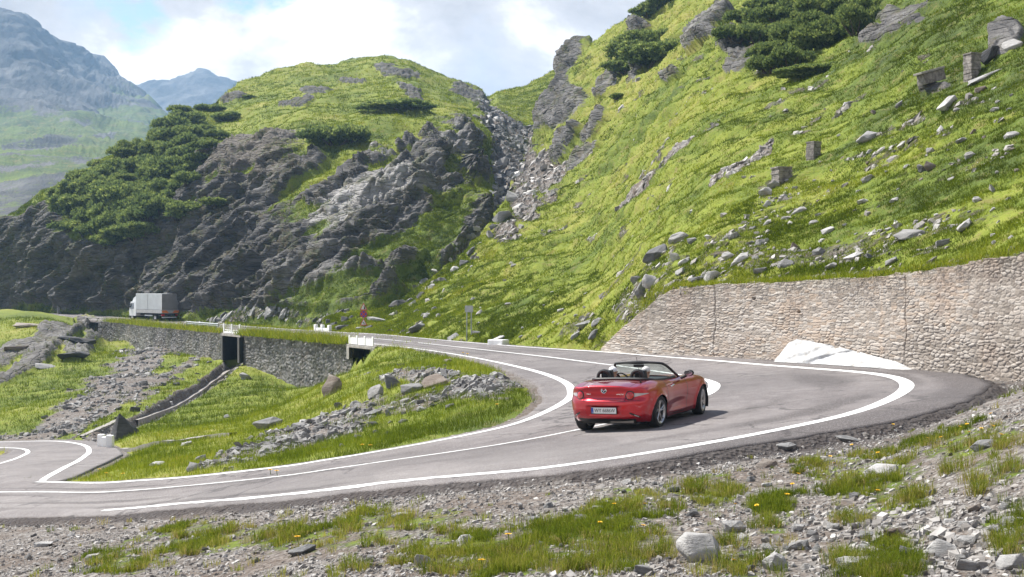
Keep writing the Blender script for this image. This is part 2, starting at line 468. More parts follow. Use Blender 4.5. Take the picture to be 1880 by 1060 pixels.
# relief
pts = np.stack([X, Y, Z], 1)
amp = (1 - w)
Z = Z + amp * (.10 * n2 * np.clip(Y / 20, .3, 3) + .05 * n1 * np.clip(Y / 25, .5, 3) + .014 * n3 * grav)
sco = np.stack([(X * .86 + Y * .3 + Z * .5) / 9, (-X * .5 + Z * .86) / 1.1, (Y) / 4], 1)
Z = Z + amp * rock * (.6 * ridged(sco, 4, 4) + .5)
dsh, edg, cid = voro(np.stack([X * 3.2, Y * 3.2], 1), 4)
Z = Z + amp * (grav > .6) * (Y < 60) * .035 * (.6 - dsh) * np.where(Y > 25, 2.2, 1)
# drain channel running down the ravine from the first culvert
chan = spline(PA([(430, 666, 101.5), (392, 691, 92), (334, 727, 80), (272, 759, 70), (235, 775, 65.5), (198, 789, 62), (158, 804, 59)]), 80)
ckd = kdtree.KDTree(80)
for i, p in enumerate(chan): ckd.insert((p[0], p[1], 0), i)
ckd.balance()
for i in np.nonzero((Y > 52) & (Y < 102) & (X < -14) & (X > -26))[0]:
    _, j, d = ckd.find((X[i], Y[i], 0))
    if d < 2.2:
        wq = 1 - float(sstep(.55, .95, d))
        Z[i] -= .75 * wq * min(1, (80 - j) / 25)
        if d < 1.0: grav[i] = max(grav[i], .9)
GRASS_N = dict(X=X, Y=Y, Z=Z, grav=grav, rock=rock, D=D, px=GX, py=GY, inwall=in_wall, fore=fore)
tone = np.clip(.5 + .5 * n2 + .35 * n1, 0, 1) * np.where(fore, .35, 1)
moist = np.zeros(len(X))

# ================================================================ hillsides: bottom line, skyline, distance
def hill(cpts, bottom, sky, px0, px1, step, nrow, back, maskf, dispf, front=None):
    c = np.asarray(cpts, float)
    T = TPS(c[:, :2] / 150, np.log(c[:, 2]), .0008)
    pxs = np.arange(px0, px1 + step, step)
    b = np.asarray(bottom, float); s = np.asarray(sky, float)
    yb = np.interp(pxs, b[:, 0], b[:, 1]); ys = np.minimum(np.interp(pxs, s[:, 0], s[:, 1]), yb - 2)
    t = np.linspace(0, 1, nrow)
    PX = np.repeat(pxs[None, :], nrow, 0); PY = yb[None, :] * (1 - t[:, None]) + ys[None, :] * t[:, None]
    Yd = np.exp(T(np.stack([PX.ravel(), PY.ravel()], 1) / 150)).reshape(PX.shape)
    pos = np.stack([(PX - CX) * Yd * SC / F, Yd * SC, (HY - PY) * Yd * SC / F], -1)
    # the ground goes on: over the crest and down behind, and under at the foot
    bk = []
    for k, (dy, dz) in enumerate(back):
        q = pos[-1].copy(); q[:, :2] *= (q[:, 1:2] + dy) / q[:, 1:2]; q[:, 2] -= dz; bk.append(q)
    fr = pos[0].copy(); fr[:, 2] -= 1.6; fr[:, :2] *= (fr[:, 1:2] + .3) / fr[:, 1:2]
    pos = np.concatenate([fr[None], pos, np.array(bk)], 0)
    nr, nc = pos.shape[:2]
    gy = np.gradient(pos, axis=0); gx = np.gradient(pos, axis=1)
    nm = np.cross(gx.reshape(-1, 3), gy.reshape(-1, 3)); nm /= np.linalg.norm(nm, axis=1, keepdims=True) + 1e-9
    p = pos.reshape(-1, 3)
    qx, qy = to_px(p)
    m = maskf(p, nm, qx, qy)
    d = dispf(p, nm, qx, qy, m)
    vis = np.ones((nr, nc)); vis[0] = 0; vis[1:4] *= np.array([.2, .5, .8])[:, None]
    p2 = p + nm * (d * vis.ravel())[:, None]
    return p2, nm, nr, nc, m, qx, qy

def strata(p, u=9.0, v=1.3, w_=5.0):
    return np.stack([(p[:, 0] * .80 + p[:, 2] * .60 + p[:, 1] * .15) / u, (-p[:, 0] * .60 + p[:, 2] * .80) / v, p[:, 1] / w_], 1)

def rock_disp(p, r, big, small):
    a = ridged(strata(p, 16, 5, 9), 4, 12)
    b = ridged(strata(p, 7, 1.6, 4), 4, 15)
    c = fbm(p / 2.0, 4, 17)
    d1, gp, cid = voro(strata(p, 12, 2.0, 6) + .35 * fbm(p / 3, 3, 19)[:, None], 18)
    d2, gp2, cid2 = voro(strata(p, 4.5, .8, 2.5) + .3 * fbm(p / 1.5, 2, 20)[:, None], 22)
    blk = 1.5 * (cid - .5) - .9 * np.exp(-(gp / .07) ** 2) + .55 * (cid2 - .5) - .3 * np.exp(-(gp2 / .08) ** 2)
    return r * (big * (a * .8 + .2) + small * .75 * b + small * .22 * c + small * .62 * blk)

# ---- middle hill with the dark cliff
H2c = [(180, 580, 222), (300, 582, 180), (400, 586, 152), (500, 590, 136), (560, 594, 128), (600, 588, 124), (650, 575, 121), (700, 560, 122), (735, 552, 123), (800, 505, 129), (860, 455, 137), (905, 410, 142), (935, 360, 158), (960, 300, 182),
       (60, 560, 240), (0, 562, 250), (-60, 562, 255), (0, 480, 252), (5, 412, 258), (100, 480, 238), (100, 400, 243), (60, 390, 255), (200, 480, 216), (200, 400, 226), (300, 500, 188), (300, 430, 196), (300, 350, 214), (400, 500, 160), (400, 400, 174), (380, 290, 205),
       (480, 480, 147), (480, 400, 158), (480, 300, 176), (480, 248, 190), (560, 500, 136), (560, 400, 150), (560, 300, 170), (560, 245, 185), (640, 460, 136), (640, 380, 146), (640, 300, 162), (700, 480, 132), (740, 340, 150), (740, 250, 176),
       (800, 420, 140), (800, 330, 152), (820, 235, 182), (870, 300, 172), (880, 240, 190), (905, 205, 240),
       (90, 347, 265), (150, 312, 262), (220, 282, 255), (300, 242, 258), (340, 217, 262), (430, 165, 278), (430, 220, 240), (500, 180, 245), (560, 122, 290), (560, 170, 240), (620, 200, 212), (620, 117, 300), (700, 108, 300), (700, 160, 240), (735, 195, 208), (740, 112, 300),
       (790, 131, 300), (790, 180, 235), (850, 152, 300), (850, 190, 240), (905, 168, 300), (920, 168, 300), (960, 160, 300), (1010, 170, 275), (960, 230, 240), (1060, 150, 290), (1060, 250, 215), (1060, 330, 190), (1000, 380, 172)]
H2c = [(a, b, c * float(np.interp(a, [180, 470], [.80, 1.0]))) for a, b, c in H2c]
H2b = [(-80, 572), (60, 574), (180, 581), (300, 588.5), (400, 595), (500, 604), (560, 606), (620, 612), (700, 600), (735, 575), (800, 530), (860, 485), (905, 445), (940, 400), (980, 385), (1070, 370)]
H2s = [(-80, 440), (-30, 425), (5, 408), (12, 402), (40, 382), (90, 347), (150, 312), (220, 282), (300, 240), (335, 214), (352, 205), (430, 160), (455, 147), (480, 136), (520, 127), (565, 119), (600, 119), (618, 117), (630, 111), (660, 108), (700, 106), (720, 107), (750, 113), (790, 130), (850, 151), (880, 163), (905, 169), (920, 167), (960, 158), (1000, 140), (1070, 115)]
H2_ROCK = [(-90, 420), (4, 410), (60, 398), (105, 372), (120, 420), (180, 455), (250, 450), (300, 395), (345, 350), (365, 300), (395, 268), (470, 248), (560, 245), (592, 272), (610, 300), (655, 300), (690, 262), (745, 232), (800, 222), (850, 224), (885, 255), (905, 330), (908, 400), (885, 440), (850, 470), (800, 505),
           (740, 540), (640, 556), (560, 556), (480, 568), (400, 568), (330, 574), (200, 568), (100, 560), (-90, 566)]
def m_h2(p, nm, qx, qy):
    na = fbm(p / 9, 5, 31); nb = fbm(p / 3, 4, 35); nst = ridged(strata(p, 14, 3.5, 8), 4, 12)
    r = sstep(-16, 12, poly_sd(qx, qy, H2_ROCK) + 22 * na + 8 * nb)
    for e, k in [((690, 258, 85, 20, 10), .95), ((790, 236, 60, 12, -8), .8), ((600, 322, 55, 22, 36), 1), ((830, 300, 30, 16, 60), .6), ((450, 330, 50, 8, 25), .7), ((640, 290, 45, 16, 28), 1), ((560, 345, 80, 13, 38), 1), ((505, 395, 60, 9, 40), 1), ((690, 470, 90, 26, 20), .9), ((800, 440, 55, 40, 30), .75), ((630, 530, 110, 22, 10), .9), ((840, 390, 40, 60, -60), .6), ((350, 385, 45, 10, 30), .9), ((720, 300, 60, 12, 30), .8), ((430, 405, 45, 8, 30), .8), ((770, 500, 60, 20, 35), .9), ((560, 480, 60, 12, 30), .35), ((400, 340, 30, 10, 40), .6)]:
        r = r * (1 - k * sstep(-.25, .35, ell(qx, qy, *e) + .55 * na + .35 * nb - .25 * nst))
    veg = sstep(.02, .38, .75 * fbm(p / 6, 5, 37) + .35 * nb + .25 * nst); r = r * (1 - .85 * veg * sstep(430, 620, qx) * (1 - .6 * sstep(-.2, .3, ell(qx, qy, 690, 365, 110, 50, 28))))
    for e in [(725, 133, 42, 9, -12), (745, 163, 26, 9, -25), (862, 176, 38, 14, -20), (880, 185, 24, 12, 0), (430, 182, 26, 7, 10), (345, 262, 14, 6, 30), (580, 168, 28, 6, 5), (545, 190, 40, 5, 5), (760, 180, 30, 7, -30), (640, 150, 30, 4, 0)]:
        r = np.maximum(r, sstep(-.1, .3, ell(qx, qy, *e) + .6 * nb + .3 * na))
    g = np.zeros(len(p))
    gp = [(872, 185), (905, 200), (960, 235), (1000, 250), (1050, 300), (1050, 320), (1010, 365), (985, 372), (950, 400), (915, 440), (860, 490), (800, 530), (740, 565), (735, 550), (800, 500), (860, 450), (900, 410), (915, 350), (900, 300), (905, 260), (885, 215)]
    g = sstep(-10, 6, poly_sd(qx, qy, gp) + 14 * na + 8 * nb)
    for e in [(975, 290, 22, 20, 0), (1005, 268, 26, 10, 0), (1010, 335, 26, 10, 10)]:
        g = g * (1 - .6 * sstep(-.2, .4, ell(qx, qy, *e) + .5 * nb))
    for e in [(470, 577, 90, 12, 4), (600, 585, 50, 12, 10), (420, 590, 60, 6, 0)]:
        g = np.maximum(g, .55 * sstep(-.2, .3, ell(qx, qy, *e) + .6 * nb))
    r = r * (1 - g)
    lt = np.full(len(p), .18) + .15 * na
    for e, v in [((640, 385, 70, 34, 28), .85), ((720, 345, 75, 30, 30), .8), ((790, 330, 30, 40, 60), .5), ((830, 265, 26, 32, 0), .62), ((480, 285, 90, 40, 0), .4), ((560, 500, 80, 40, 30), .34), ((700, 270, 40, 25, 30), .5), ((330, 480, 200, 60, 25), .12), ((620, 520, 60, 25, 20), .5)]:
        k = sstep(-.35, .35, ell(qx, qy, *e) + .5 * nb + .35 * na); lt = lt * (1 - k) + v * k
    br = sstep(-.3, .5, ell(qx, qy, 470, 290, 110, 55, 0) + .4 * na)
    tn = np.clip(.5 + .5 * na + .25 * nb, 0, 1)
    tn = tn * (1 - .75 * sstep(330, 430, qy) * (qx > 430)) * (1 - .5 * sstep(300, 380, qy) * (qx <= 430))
    return dict(rock=r, grav=g, rl=np.clip(lt, 0, 1), tone=tn, warm=br)
def d_h2(p, nm, qx, qy, m):
    na = fbm(p / 14, 4, 41); nb = fbm(p * np.array([1, 1, 2.2]) / 4.5, 4, 43)
    g = 1 - m['rock']
    gul = -1.3 * sstep(0, 14, 14 - np.abs(np.interp(qy, [160, 230, 300, 350, 405, 455, 505, 560], [895, 905, 925, 928, 908, 862, 802, 735]) - qx)) * (qx > 700)
    kr = .45 + .55 * sstep(-6, 14, poly_sd(qx, qy, H2_ROCK))
    return rock_disp(p, m['rock'], 2.6, 1.0) * kr + g * (1.3 * na + .75 * nb) + m['grav'] * .7 * fbm(p / 1.6, 3, 47) + gul
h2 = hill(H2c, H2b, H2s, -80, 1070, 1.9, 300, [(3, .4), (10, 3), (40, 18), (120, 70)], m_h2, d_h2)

# ---- right slope above the wall
WB = [(1100, 640.5, 54), (1150, 643.5, 51), (1250, 650, 47.4), (1480, 666.5, 40.6), (1600, 673.5, 37.4), (1700, 680, 35), (1880, 692, 31.4), (2150, 714, 27), (2500, 752, 22.5)]
WT = [(1100, 639), (1112, 628), (1200, 546), (1225, 532), (1250, 527), (1320, 522), (1400, 519), (1480, 515), (1600, 509), (1700, 496), (1780, 482), (1880, 463), (2150, 412), (2500, 330)]
def wall_Y(px): a = np.asarray(WB); return 1 / np.interp(px, a[:, 0], 1 / a[:, 2])
Hc = [(560, 604, 109), (620, 600, 104), (667, 588, 104), (700, 611, 95), (735, 556, 112), (800, 508, 115), (860, 458, 121), (905, 412, 127), (940, 345, 150), (815, 621, 81.5), (800, 570, 95), (900, 631, 72.5), (900, 540, 92), (960, 633, 67.5), (1050, 640, 59), (1100, 636, 55.5), (1000, 560, 77),
      (1000, 450, 105), (1000, 350, 137), (985, 250, 190), (1003, 190, 208), (1035, 140, 215), (1055, 85, 225), (1140, 40, 215), (1200, 0, 205), (1200, 100, 168), (1100, 200, 162), (1100, 300, 129), (1100, 400, 101), (1100, 500, 79), (1180, 565, 52.5), (1120, 600, 55),
      (1250, 528, 48), (1250, 450, 58), (1250, 350, 73), (1250, 250, 94), (1250, 150, 123), (1300, 0, 167), (1480, 516, 41.2), (1480, 420, 49.5), (1480, 300, 62), (1480, 200, 78), (1480, 100, 101), (1480, 0, 135), (1480, -120, 190),
      (1700, 497, 35.6), (1700, 400, 41.5), (1700, 300, 48.5), (1700, 200, 58), (1700, 100, 70), (1700, 0, 87), (1700, -160, 130), (1880, 464, 32), (1880, 350, 38), (1880, 250, 44.5), (1880, 130, 54), (1880, 0, 69), (1880, -200, 105), (2150, 414, 27.5), (2150, 200, 38.5), (2150, 0, 55), (2150, -240, 90), (2500, 334, 23), (2500, 100, 32), (2500, -300, 70)]
Hb = [(600, 611), (700, 616), (815, 626), (960, 637.5), (1050, 643), (1098, 646)] + [(a, b + 9) for a, b in WT[1:]]
Hs = [(600, 597), (620, 590), (660, 578), (700, 566), (735, 551), (800, 506), (860, 456), (905, 412), (935, 365), (945, 335), (958, 300), (972, 268), (985, 245), (1000, 205), (1003, 188), (1012, 176), (1022, 158), (1035, 140), (1044, 110), (1050, 92), (1062, 82), (1078, 78), (1086, 84), (1100, 70), (1140, 42), (1180, 14), (1200, 0), (1260, -36), (1400, -95), (1600, -160), (1880, -210), (2150, -260), (2500, -320)]
def m_h(p, nm, qx, qy):
    na = fbm(p / 7, 5, 51); nb = fbm(p / 2.2, 4, 55)
    r = sstep(-9, 8, poly_sd(qx, qy, [(990, 255), (1003, 190), (1028, 150), (1048, 88), (1080, 76), (1074, 100), (1056, 128), (1050, 160), (1078, 176), (1074, 196), (1040, 226), (1018, 240), (1003, 236)]) + 9 * na + 6 * nb)
    for e in [(1045, 262, 44, 11, 50), (1105, 235, 40, 7, 48), (1075, 290, 36, 5, 40), (1300, 58, 50, 15, 38), (1375, 122, 42, 18, 25), (1350, 95, 26, 20, 0), (1620, 62, 48, 17, 20), (1690, 20, 40, 14, 20), (1660, 35, 50, 18, 10), (1120, 150, 34, 10, 55), (1180, 125, 36, 8, 55), (1030, 290, 24, 12, 40), (1560, 15, 40, 14, 10), (1850, 75, 40, 16, 30), (1720, 165, 36, 8, 20), (1235, 140, 18, 9, 40), (1180, 60, 30, 7, 45)]:
        r = np.maximum(r, sstep(-.12, .3, ell(qx, qy, *e) + .6 * nb + .35 * na))
    g = np.zeros(len(p))
    for e, v in [((1250, 275, 45, 7, 42), .9), ((1180, 345, 55, 7, 45), .95), ((1390, 285, 60, 10, 40), .85), ((1330, 320, 40, 6, 40), .8), ((1480, 230, 50, 5, 35), .5), ((1560, 190, 60, 6, 40), .5), ((1500, 470, 240, 24, 4), .52), ((1330, 470, 100, 36, 20), .46), ((1650, 430, 160, 22, 12), .45), ((1230, 490, 60, 40, 40), .42), ((1620, 380, 200, 40, 12), .35), ((1740, 300, 150, 50, 12), .35), ((1420, 400, 90, 40, 20), .4), ((1160, 560, 50, 40, 50), .5), ((1060, 600, 60, 16, 25), .5), ((965, 300, 24, 60, 0), .9), ((1005, 320, 34, 44, 0), .85), ((962, 375, 30, 30, 0), .8), ((930, 425, 24, 20, 40), .7), ((1500, 300, 160, 12, 20), .3)]:
        g = np.maximum(g, v * sstep(-.25, .35, ell(qx, qy, *e) + .75 * nb + .3 * na))
    wy = np.interp(qx, [a for a, b in WT], [b for a, b in WT])
    g = np.where((qx > 1200), np.maximum(g, .5 * sstep(26, 4, wy - qy + 14 * nb)), g)
    soil = fbm(p * np.array([1, 1, 2.6]) / 3.2, 4, 58); g = np.maximum(g, .52 * sstep(.22, .55, soil) * sstep(40, 110, qy))
    g = g * (1 - r)
    nw = fbm(p / 20, 4, 57)
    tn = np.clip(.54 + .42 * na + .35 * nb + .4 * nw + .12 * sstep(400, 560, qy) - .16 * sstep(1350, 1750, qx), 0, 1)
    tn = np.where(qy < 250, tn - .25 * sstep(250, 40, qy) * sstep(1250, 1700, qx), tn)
    return dict(rock=r, grav=g, rl=np.clip(.30 + .35 * na + .25 * nb, 0, 1), tone=np.clip(tn, 0, 1), warm=np.zeros(len(p)))
def d_h(p, nm, qx, qy, m):
    na = fbm(p / 9, 4, 61); nb = fbm(p * np.array([1, 1, 2.4]) / 2.2, 4, 63); nc = fbm(p * np.array([1, 1, 1.6]) / .7, 3, 65)
    k = np.clip(p[:, 1] / 60, .45, 2.6)
    edge_ = sstep(.9, 3.5, np.abs(p[:, 1] - wall_Y(qx) * SC) + (qx < 1100) * 4)
    ter = np.sin(p[:, 2] * 3.2 + 3 * na) * .06
    kr = np.clip(p[:, 1] / 150, .22, 1.2)
    return rock_disp(p, m['rock'], 2.4, .9) * kr + (1 - m['rock']) * ((.30 * na + .30 * nb + ter) * k * edge_ + .09 * nc * np.clip(k, .6, 1.4)) + m['grav'] * .05 * nc * k * edge_
Hc += [(a, min(np.interp(a, [q for q, _ in WT], [r for _, r in WT]), 635) + 9 - e, float(wall_Y(a)) + .75 + e * .035) for a in (1150, 1200, 1225, 1320, 1400, 1550, 1600, 1650, 1780, 2000) for e in (0, 22)]
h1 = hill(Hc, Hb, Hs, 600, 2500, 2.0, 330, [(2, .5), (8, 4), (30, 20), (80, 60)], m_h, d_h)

# ---- far mountains
M1c = [(-400, 440, 430), (-100, 430, 430), (0, 420, 430), (150, 420, 450), (0, 330, 650), (100, 320, 650), (200, 330, 640), (-200, 330, 680), (0, 290, 800), (100, 270, 900), (200, 262, 1000), (300, 262, 1150), (0, 240, 1000), (60, 225, 1050), (140, 215, 1150), (0, 150, 1250), (80, 150, 1350), (0, 30, 1500), (75, 75, 1550), (140, 140, 1600), (180, 160, 1650),
       (-200, 100, 1300), (-400, 0, 1400), (240, 200, 1500), (330, 240, 1500)]
M1b = [(-400, 640), (500, 640)]
M1s = [(-400, -90), (-200, -40), (-60, 0), (0, 27), (14, 32), (30, 41), (44, 41), (58, 56), (75, 64), (80, 74), (105, 94), (140, 115), (165, 124), (175, 138), (190, 152), (200, 162), (240, 185), (300, 240), (500, 330)]
def m_m1(p, nm, qx, qy):
    na = fbm(p / 90, 6, 71); nb = fbm(p / 25, 4, 75)
    r = np.maximum(sstep(-60, 70, 225 - qy + 75 * na + 55 * nb), .62 * sstep(262, 300, qy + 50 * na + 25 * nb) * sstep(-.25, .25, nb + .5 * na)); r = np.where(p[:, 1] > 1700, 1, r)
    for e in [(100, 288, 70, 10, 8), (40, 300, 50, 10, -5), (60, 360, 110, 24, 14), (170, 275, 50, 7, 12)]:
        r = np.maximum(r, .6 * sstep(-.2, .4, ell(qx, qy, *e) + .5 * nb + .3 * na))
    return dict(rock=r, grav=np.zeros(len(p)), rl=np.clip(.02 + .3 * nb, 0, 1), tone=np.clip(.02 + .4 * na, 0, 1), warm=np.zeros(len(p)))
def d_m1(p, nm, qx, qy, m):
    k = np.clip(p[:, 1] / 1000, .3, 2)
    return (17 * ridged(p / 230, 6, 81, .6) + 5 * ridged(p / 45, 5, 83)) * k
m1 = hill(M1c, M1b, M1s, -400, 500, 3.0, 230, [(20, 6), (200, 150)], m_m1, d_m1)
M2c = [(100, 300, 1900), (300, 300, 1900), (600, 300, 1900), (150, 170, 2300), (240, 165, 2350), (370, 135, 2400), (430, 160, 2400), (600, 250, 2400), (300, 220, 2150), (-200, 200, 2300)]
M2s = [(-200, 150), (150, 165), (200, 163), (212, 166), (240, 163), (262, 157), (300, 155), (312, 156), (345, 143), (362, 136), (372, 134), (385, 141), (400, 148), (430, 156), (470, 190), (600, 260)]
m2 = hill(M2c, [(-200, 420), (600, 420)], M2s, -200, 600, 3.0, 110, [(30, 6), (200, 150)], m_m1, lambda *a: d_m1(*a) * .45)
# ================================================================ terrain materials and objects
def terrain_mat(name, gs=1.0, rs=1.0, fine=True, far=False):
    t = NT(name); co = t.coord()
    rk, gv, tn, rl, wm = (t.attr(k) for k in ('rock', 'grav', 'tone', 'rl', 'warm'))
    # grass: several sizes of variation
    g1 = t.noise(co, .35 * gs, 5, .62); g2 = t.noise(co, 2.2 * gs, 4, .65); g3 = t.noise(co, 9 * gs, 3, .6)
    gm = t.math('ADD', t.math('MULTIPLY', tn, .5), t.math('ADD', t.math('MULTIPLY', g1, .45), t.math('MULTIPLY', g2, .3)))
    gcol = t.ramp(gm, [(.30, (.040, .062, .010)), (.46, (.095, .135, .013)), (.64, (.175, .210, .022)), (.86, (.25, .245, .050))])
    dry = t.rng(t.math('ADD', t.noise(co, 1.1 * gs, 5, .7), t.math('MULTIPLY', g3, .5)), .76, .95)
    gcol = t.mix(t.math('MULTIPLY', dry, .6), gcol, (.17, .125, .055))
    gcol = t.mix(t.rng(g3, .28, .5, .55, 0), gcol, (.028, .038, .012))
    # rock: slate with slanting strata
    sc = t.coord((.35 * rs, .25 * rs, 1.0 * rs), (0, R(38), 0)) if not far else t.coord((.5 * rs, .4 * rs, .5 * rs), (0, R(50), 0))
    r1 = t.noise(sc, .9, 7, .68, .6); r2 = t.noise(co, .22 * rs, 5, .6); r3 = t.vor(sc, 1.6, 'DISTANCE_TO_EDGE')
    rr = t.math('ADD', t.math('MULTIPLY', r1, .75), t.math('ADD', t.math('MULTIPLY', rl, .62), t.math('MULTIPLY', r2, .2)))
    rcol = t.ramp(rr, [(.40, (.026, .025, .026)), (.56, (.090, .086, .084)), (.76, (.185, .178, .172)), (1.0, (.35, .34, .33))])
    rcol = t.mix(t.math('MULTIPLY', wm, .55), rcol, (.13, .105, .08))
    moss = t.rng(t.noise(co, .42 * rs, 6, .72), .47, .60)
    rcol = t.mix(t.math('MULTIPLY', moss, .0 if far else .68), rcol, t.mix(t.rng(t.noise(co, 1.3 * rs, 4, .7), .4, .6), (.060, .078, .022), (.11, .088, .048)))
    # gravel and rubble
    vc = t.vor(co, 7.5 * rs if fine else 2.2, out='Color'); vd = t.vor(co, 7.5 * rs if fine else 2.2)
    vc2 = t.vor(co, 22 * rs if fine else 6, out='Color')
    sep = t.n('ShaderNodeSeparateColor'); t.put(sep.inputs[0], vc); s2 = t.n('ShaderNodeSeparateColor'); t.put(s2.inputs[0], vc2)
    gvv = t.math('ADD', t.math('MULTIPLY', sep.outputs[0], .55), t.math('MULTIPLY', s2.outputs[0], .45))
    vcol = t.ramp(gvv, [(.1, (.075, .062, .053)), (.5, (.165, .148, .134)), (.8, (.26, .242, .225)), (.97, (.42, .405, .385))])
    vcol = t.mix(t.rng(t.noise(co, .8, 4), .42, .62, 0, .6), vcol, (.115, .085, .064))
    # how they meet
    jit = t.math('MULTIPLY', t.math('SUBTRACT', t.noise(co, 1.6 * gs, 6, .72), .5), 1.1)
    fr = t.rng(t.math('ADD', rk, jit), .38, .60); fg = t.rng(t.math('ADD', gv, jit), .40, .62)
    vcol = t.mix(t.math('MULTIPLY', t.attr('tar'), .85), vcol, (.045, .038, .037)); col = t.mix(fg, gcol, vcol); col = t.mix(fr, col, rcol)
    hb = t.math('ADD', t.math('MULTIPLY', g2, .5), t.math('MULTIPLY', g3, .35))
    hr = t.math('ADD', t.math('MULTIPLY', r1, .45 if far else 1.1), t.math('MULTIPLY', t.rng(r3, 0, .12), 0 if far else .25))
    b1 = t.bump(hb, .75, .22 / gs)
    b2 = t.bump(hr, 1.0, .8 / rs, b1)
    nb = t.n('ShaderNodeMix', data_type='VECTOR'); t.put(nb.inputs[0], fr); t.put(nb.inputs[4], b1); t.put(nb.inputs[5], b2)
    b3 = t.bump(t.math('MULTIPLY', vd, fg), .9, .09 / (rs if fine else .3), nb.outputs[1])
    return t.end(t.bsdf(col, .92, b3, Specular_IOR_Level=.25))
MT_near = terrain_mat('ground_cover', 2.0, 1.6)
MT_hill = terrain_mat('hillside_cover', 1.0, 1.0, fine=False)
MT_far = terrain_mat('mountain_cover', .12, .05, fine=False, far=True)

n0 = np.zeros(len(X))
rl_n = np.clip(.34 + .3 * n2, 0, 1)
me = mesh_np('ground', np.stack([X, Y, Z], 1), grid_faces(nrow, ncol), dict(rock=rock, grav=grav, tone=tone, rl=rl_n, warm=n0 + .25 * (rock > .3), tar=tar))
ground = tag(new_obj('ground', me, MT_near), 'stony grass ground with the ravine and verges around the hairpin', 'ground', kind='structure')
def put_hill(h, name, mat, label):
    p, nm, nr, nc, m, qx, qy = h
    o = new_obj(name, mesh_np(name, p, grid_faces(nr, nc), m), mat)
    return tag(o, label, 'hill', kind='structure')
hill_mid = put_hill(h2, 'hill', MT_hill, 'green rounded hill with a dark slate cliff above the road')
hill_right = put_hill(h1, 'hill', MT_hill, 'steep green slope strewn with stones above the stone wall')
mtn1 = put_hill(m1, 'mountain', MT_far, 'hazy blue mountain ridge falling to a pale green valley')
mtn2 = put_hill(m2, 'mountain', MT_far, 'distant hazy peak beyond the valley')

# ================================================================ asphalt
t = NT('asphalt'); co = t.coord()
a1 = t.noise(co, .5, 5, .65); a2 = t.noise(co, 3.0, 5, .7); a3 = t.noise(co, 60, 3, .7); a4 = t.vor(co, 85, out='Color')
sp = t.n('ShaderNodeSeparateColor'); t.put(sp.inputs[0], a4)
base = t.ramp(t.math('ADD', t.math('MULTIPLY', a1, .6), t.math('MULTIPLY', a2, .4)), [(.36, (.100, .086, .085)), (.5, (.155, .138, .135)), (.64, (.215, .196, .190))])
wear = t.attr('wear'); dark = t.attr('dark')
base = t.mix(t.math('MULTIPLY', wear, .7), base, (.25, .232, .222))
base = t.mix(t.math('MULTIPLY', t.rng(t.math('ADD', dark, t.math('MULTIPLY', a2, .35)), .34, .85), .85), base, (.070, .059, .058))
base = t.mix(t.math('MULTIPLY', t.rng(a3, .4, .75), .35), base, (.07, .065, .065))
base = t.mix(t.math('MULTIPLY', t.math('GREATER_THAN', sp.outputs[0], .86), .5), base, (.38, .37, .36))
wp = t.n('ShaderNodeVectorMath', operation='ADD'); t.put(wp.inputs[0], co); wn = t.n('ShaderNodeTexNoise'); t.put(wn.inputs['Vector'], co); wn.inputs['Scale'].default_value = 1.1; wn.inputs['Detail'].default_value = 5
wsc = t.n('ShaderNodeVectorMath', operation='SCALE'); t.put(wsc.inputs[0], wn.outputs['Color']); wsc.inputs['Scale'].default_value = 1.6; t.put(wp.inputs[1], wsc.outputs[0])
ck = t.rng(t.vor(wp.outputs[0], .32, 'DISTANCE_TO_EDGE'), .006, .022, 1, 0); ck = t.math('MULTIPLY', ck, t.rng(t.noise(co, .25, 3), .44, .54))
base = t.mix(t.math('MULTIPLY', ck, .7), base, (.045, .04, .04))
pt = t.rng(t.noise(t.coord((1, 1, 1)), .16, 2, .4), .53, .545); base = t.mix(t.math('MULTIPLY', pt, .28), base, (.085, .078, .078))
M_asphalt = t.end(t.bsdf(base, .85, t.bump(t.math('ADD', a3, t.math('MULTIPLY', a2, .5)), .5, .012), Specular_IOR_Level=.35))
def road_mesh(name, grid, attrs, mat, skirt=.35):
    nr, nc = grid.shape[:2]
    a = grid[:, :1].copy(); a[..., 2] -= skirt; b = grid[:, -1:].copy(); b[..., 2] -= skirt
    g = np.concatenate([a, grid, b], 1)
    at = {k: np.concatenate([v[:, :1], v, v[:, -1:]], 1).ravel() for k, v in attrs.items()}
    return new_obj(name, mesh_np(name, g.reshape(-1, 3), grid_faces(nr, nc + 2), at), mat)
ii, jj = np.meshgrid(np.arange(NS), np.linspace(0, 1, NCR), indexing='ij')
st_n = fbm(np.stack([ii.ravel() * .03, jj.ravel() * 14, jj.ravel() * 0], 1), 5, 91).reshape(ii.shape)
st_m = fbm(np.stack([ii.ravel() * .08, jj.ravel() * 4, jj.ravel() * 0 + 3], 1), 4, 95).reshape(ii.shape)
track = np.exp(-((jj - .28) / .07) ** 2) + np.exp(-((jj - .45) / .07) ** 2) + np.exp(-((jj - .66) / .07) ** 2) + np.exp(-((jj - .82) / .06) ** 2)
outr = sstep(.86, .97, jj) * sstep(150, 205, ii) * (1 - sstep(300, 345, ii))
dark_a = np.clip(.46 * track * (st_n + .55) + .28 * np.clip(st_n * 2.2, 0, 1) + .95 * outr + .3 * st_m, 0, 1)
wear_a = np.clip(.7 * np.exp(-((jj - .78) / .16) ** 2) * sstep(230, 120, ii) + .3 * st_m, 0, 1)
ROADz = ROAD.copy()
edge_drop = .05 * np.clip((jj - .94) / .06, 0, 1) * (ii < 290)
ROADz[..., 2] -= edge_drop
road = tag(road_mesh('road', ROADz, dict(dark=dark_a, wear=wear_a), M_asphalt), 'worn grey mountain road through the hairpin', 'road', kind='structure')
RL = ROADL.copy(); RL[..., 2] -= .015
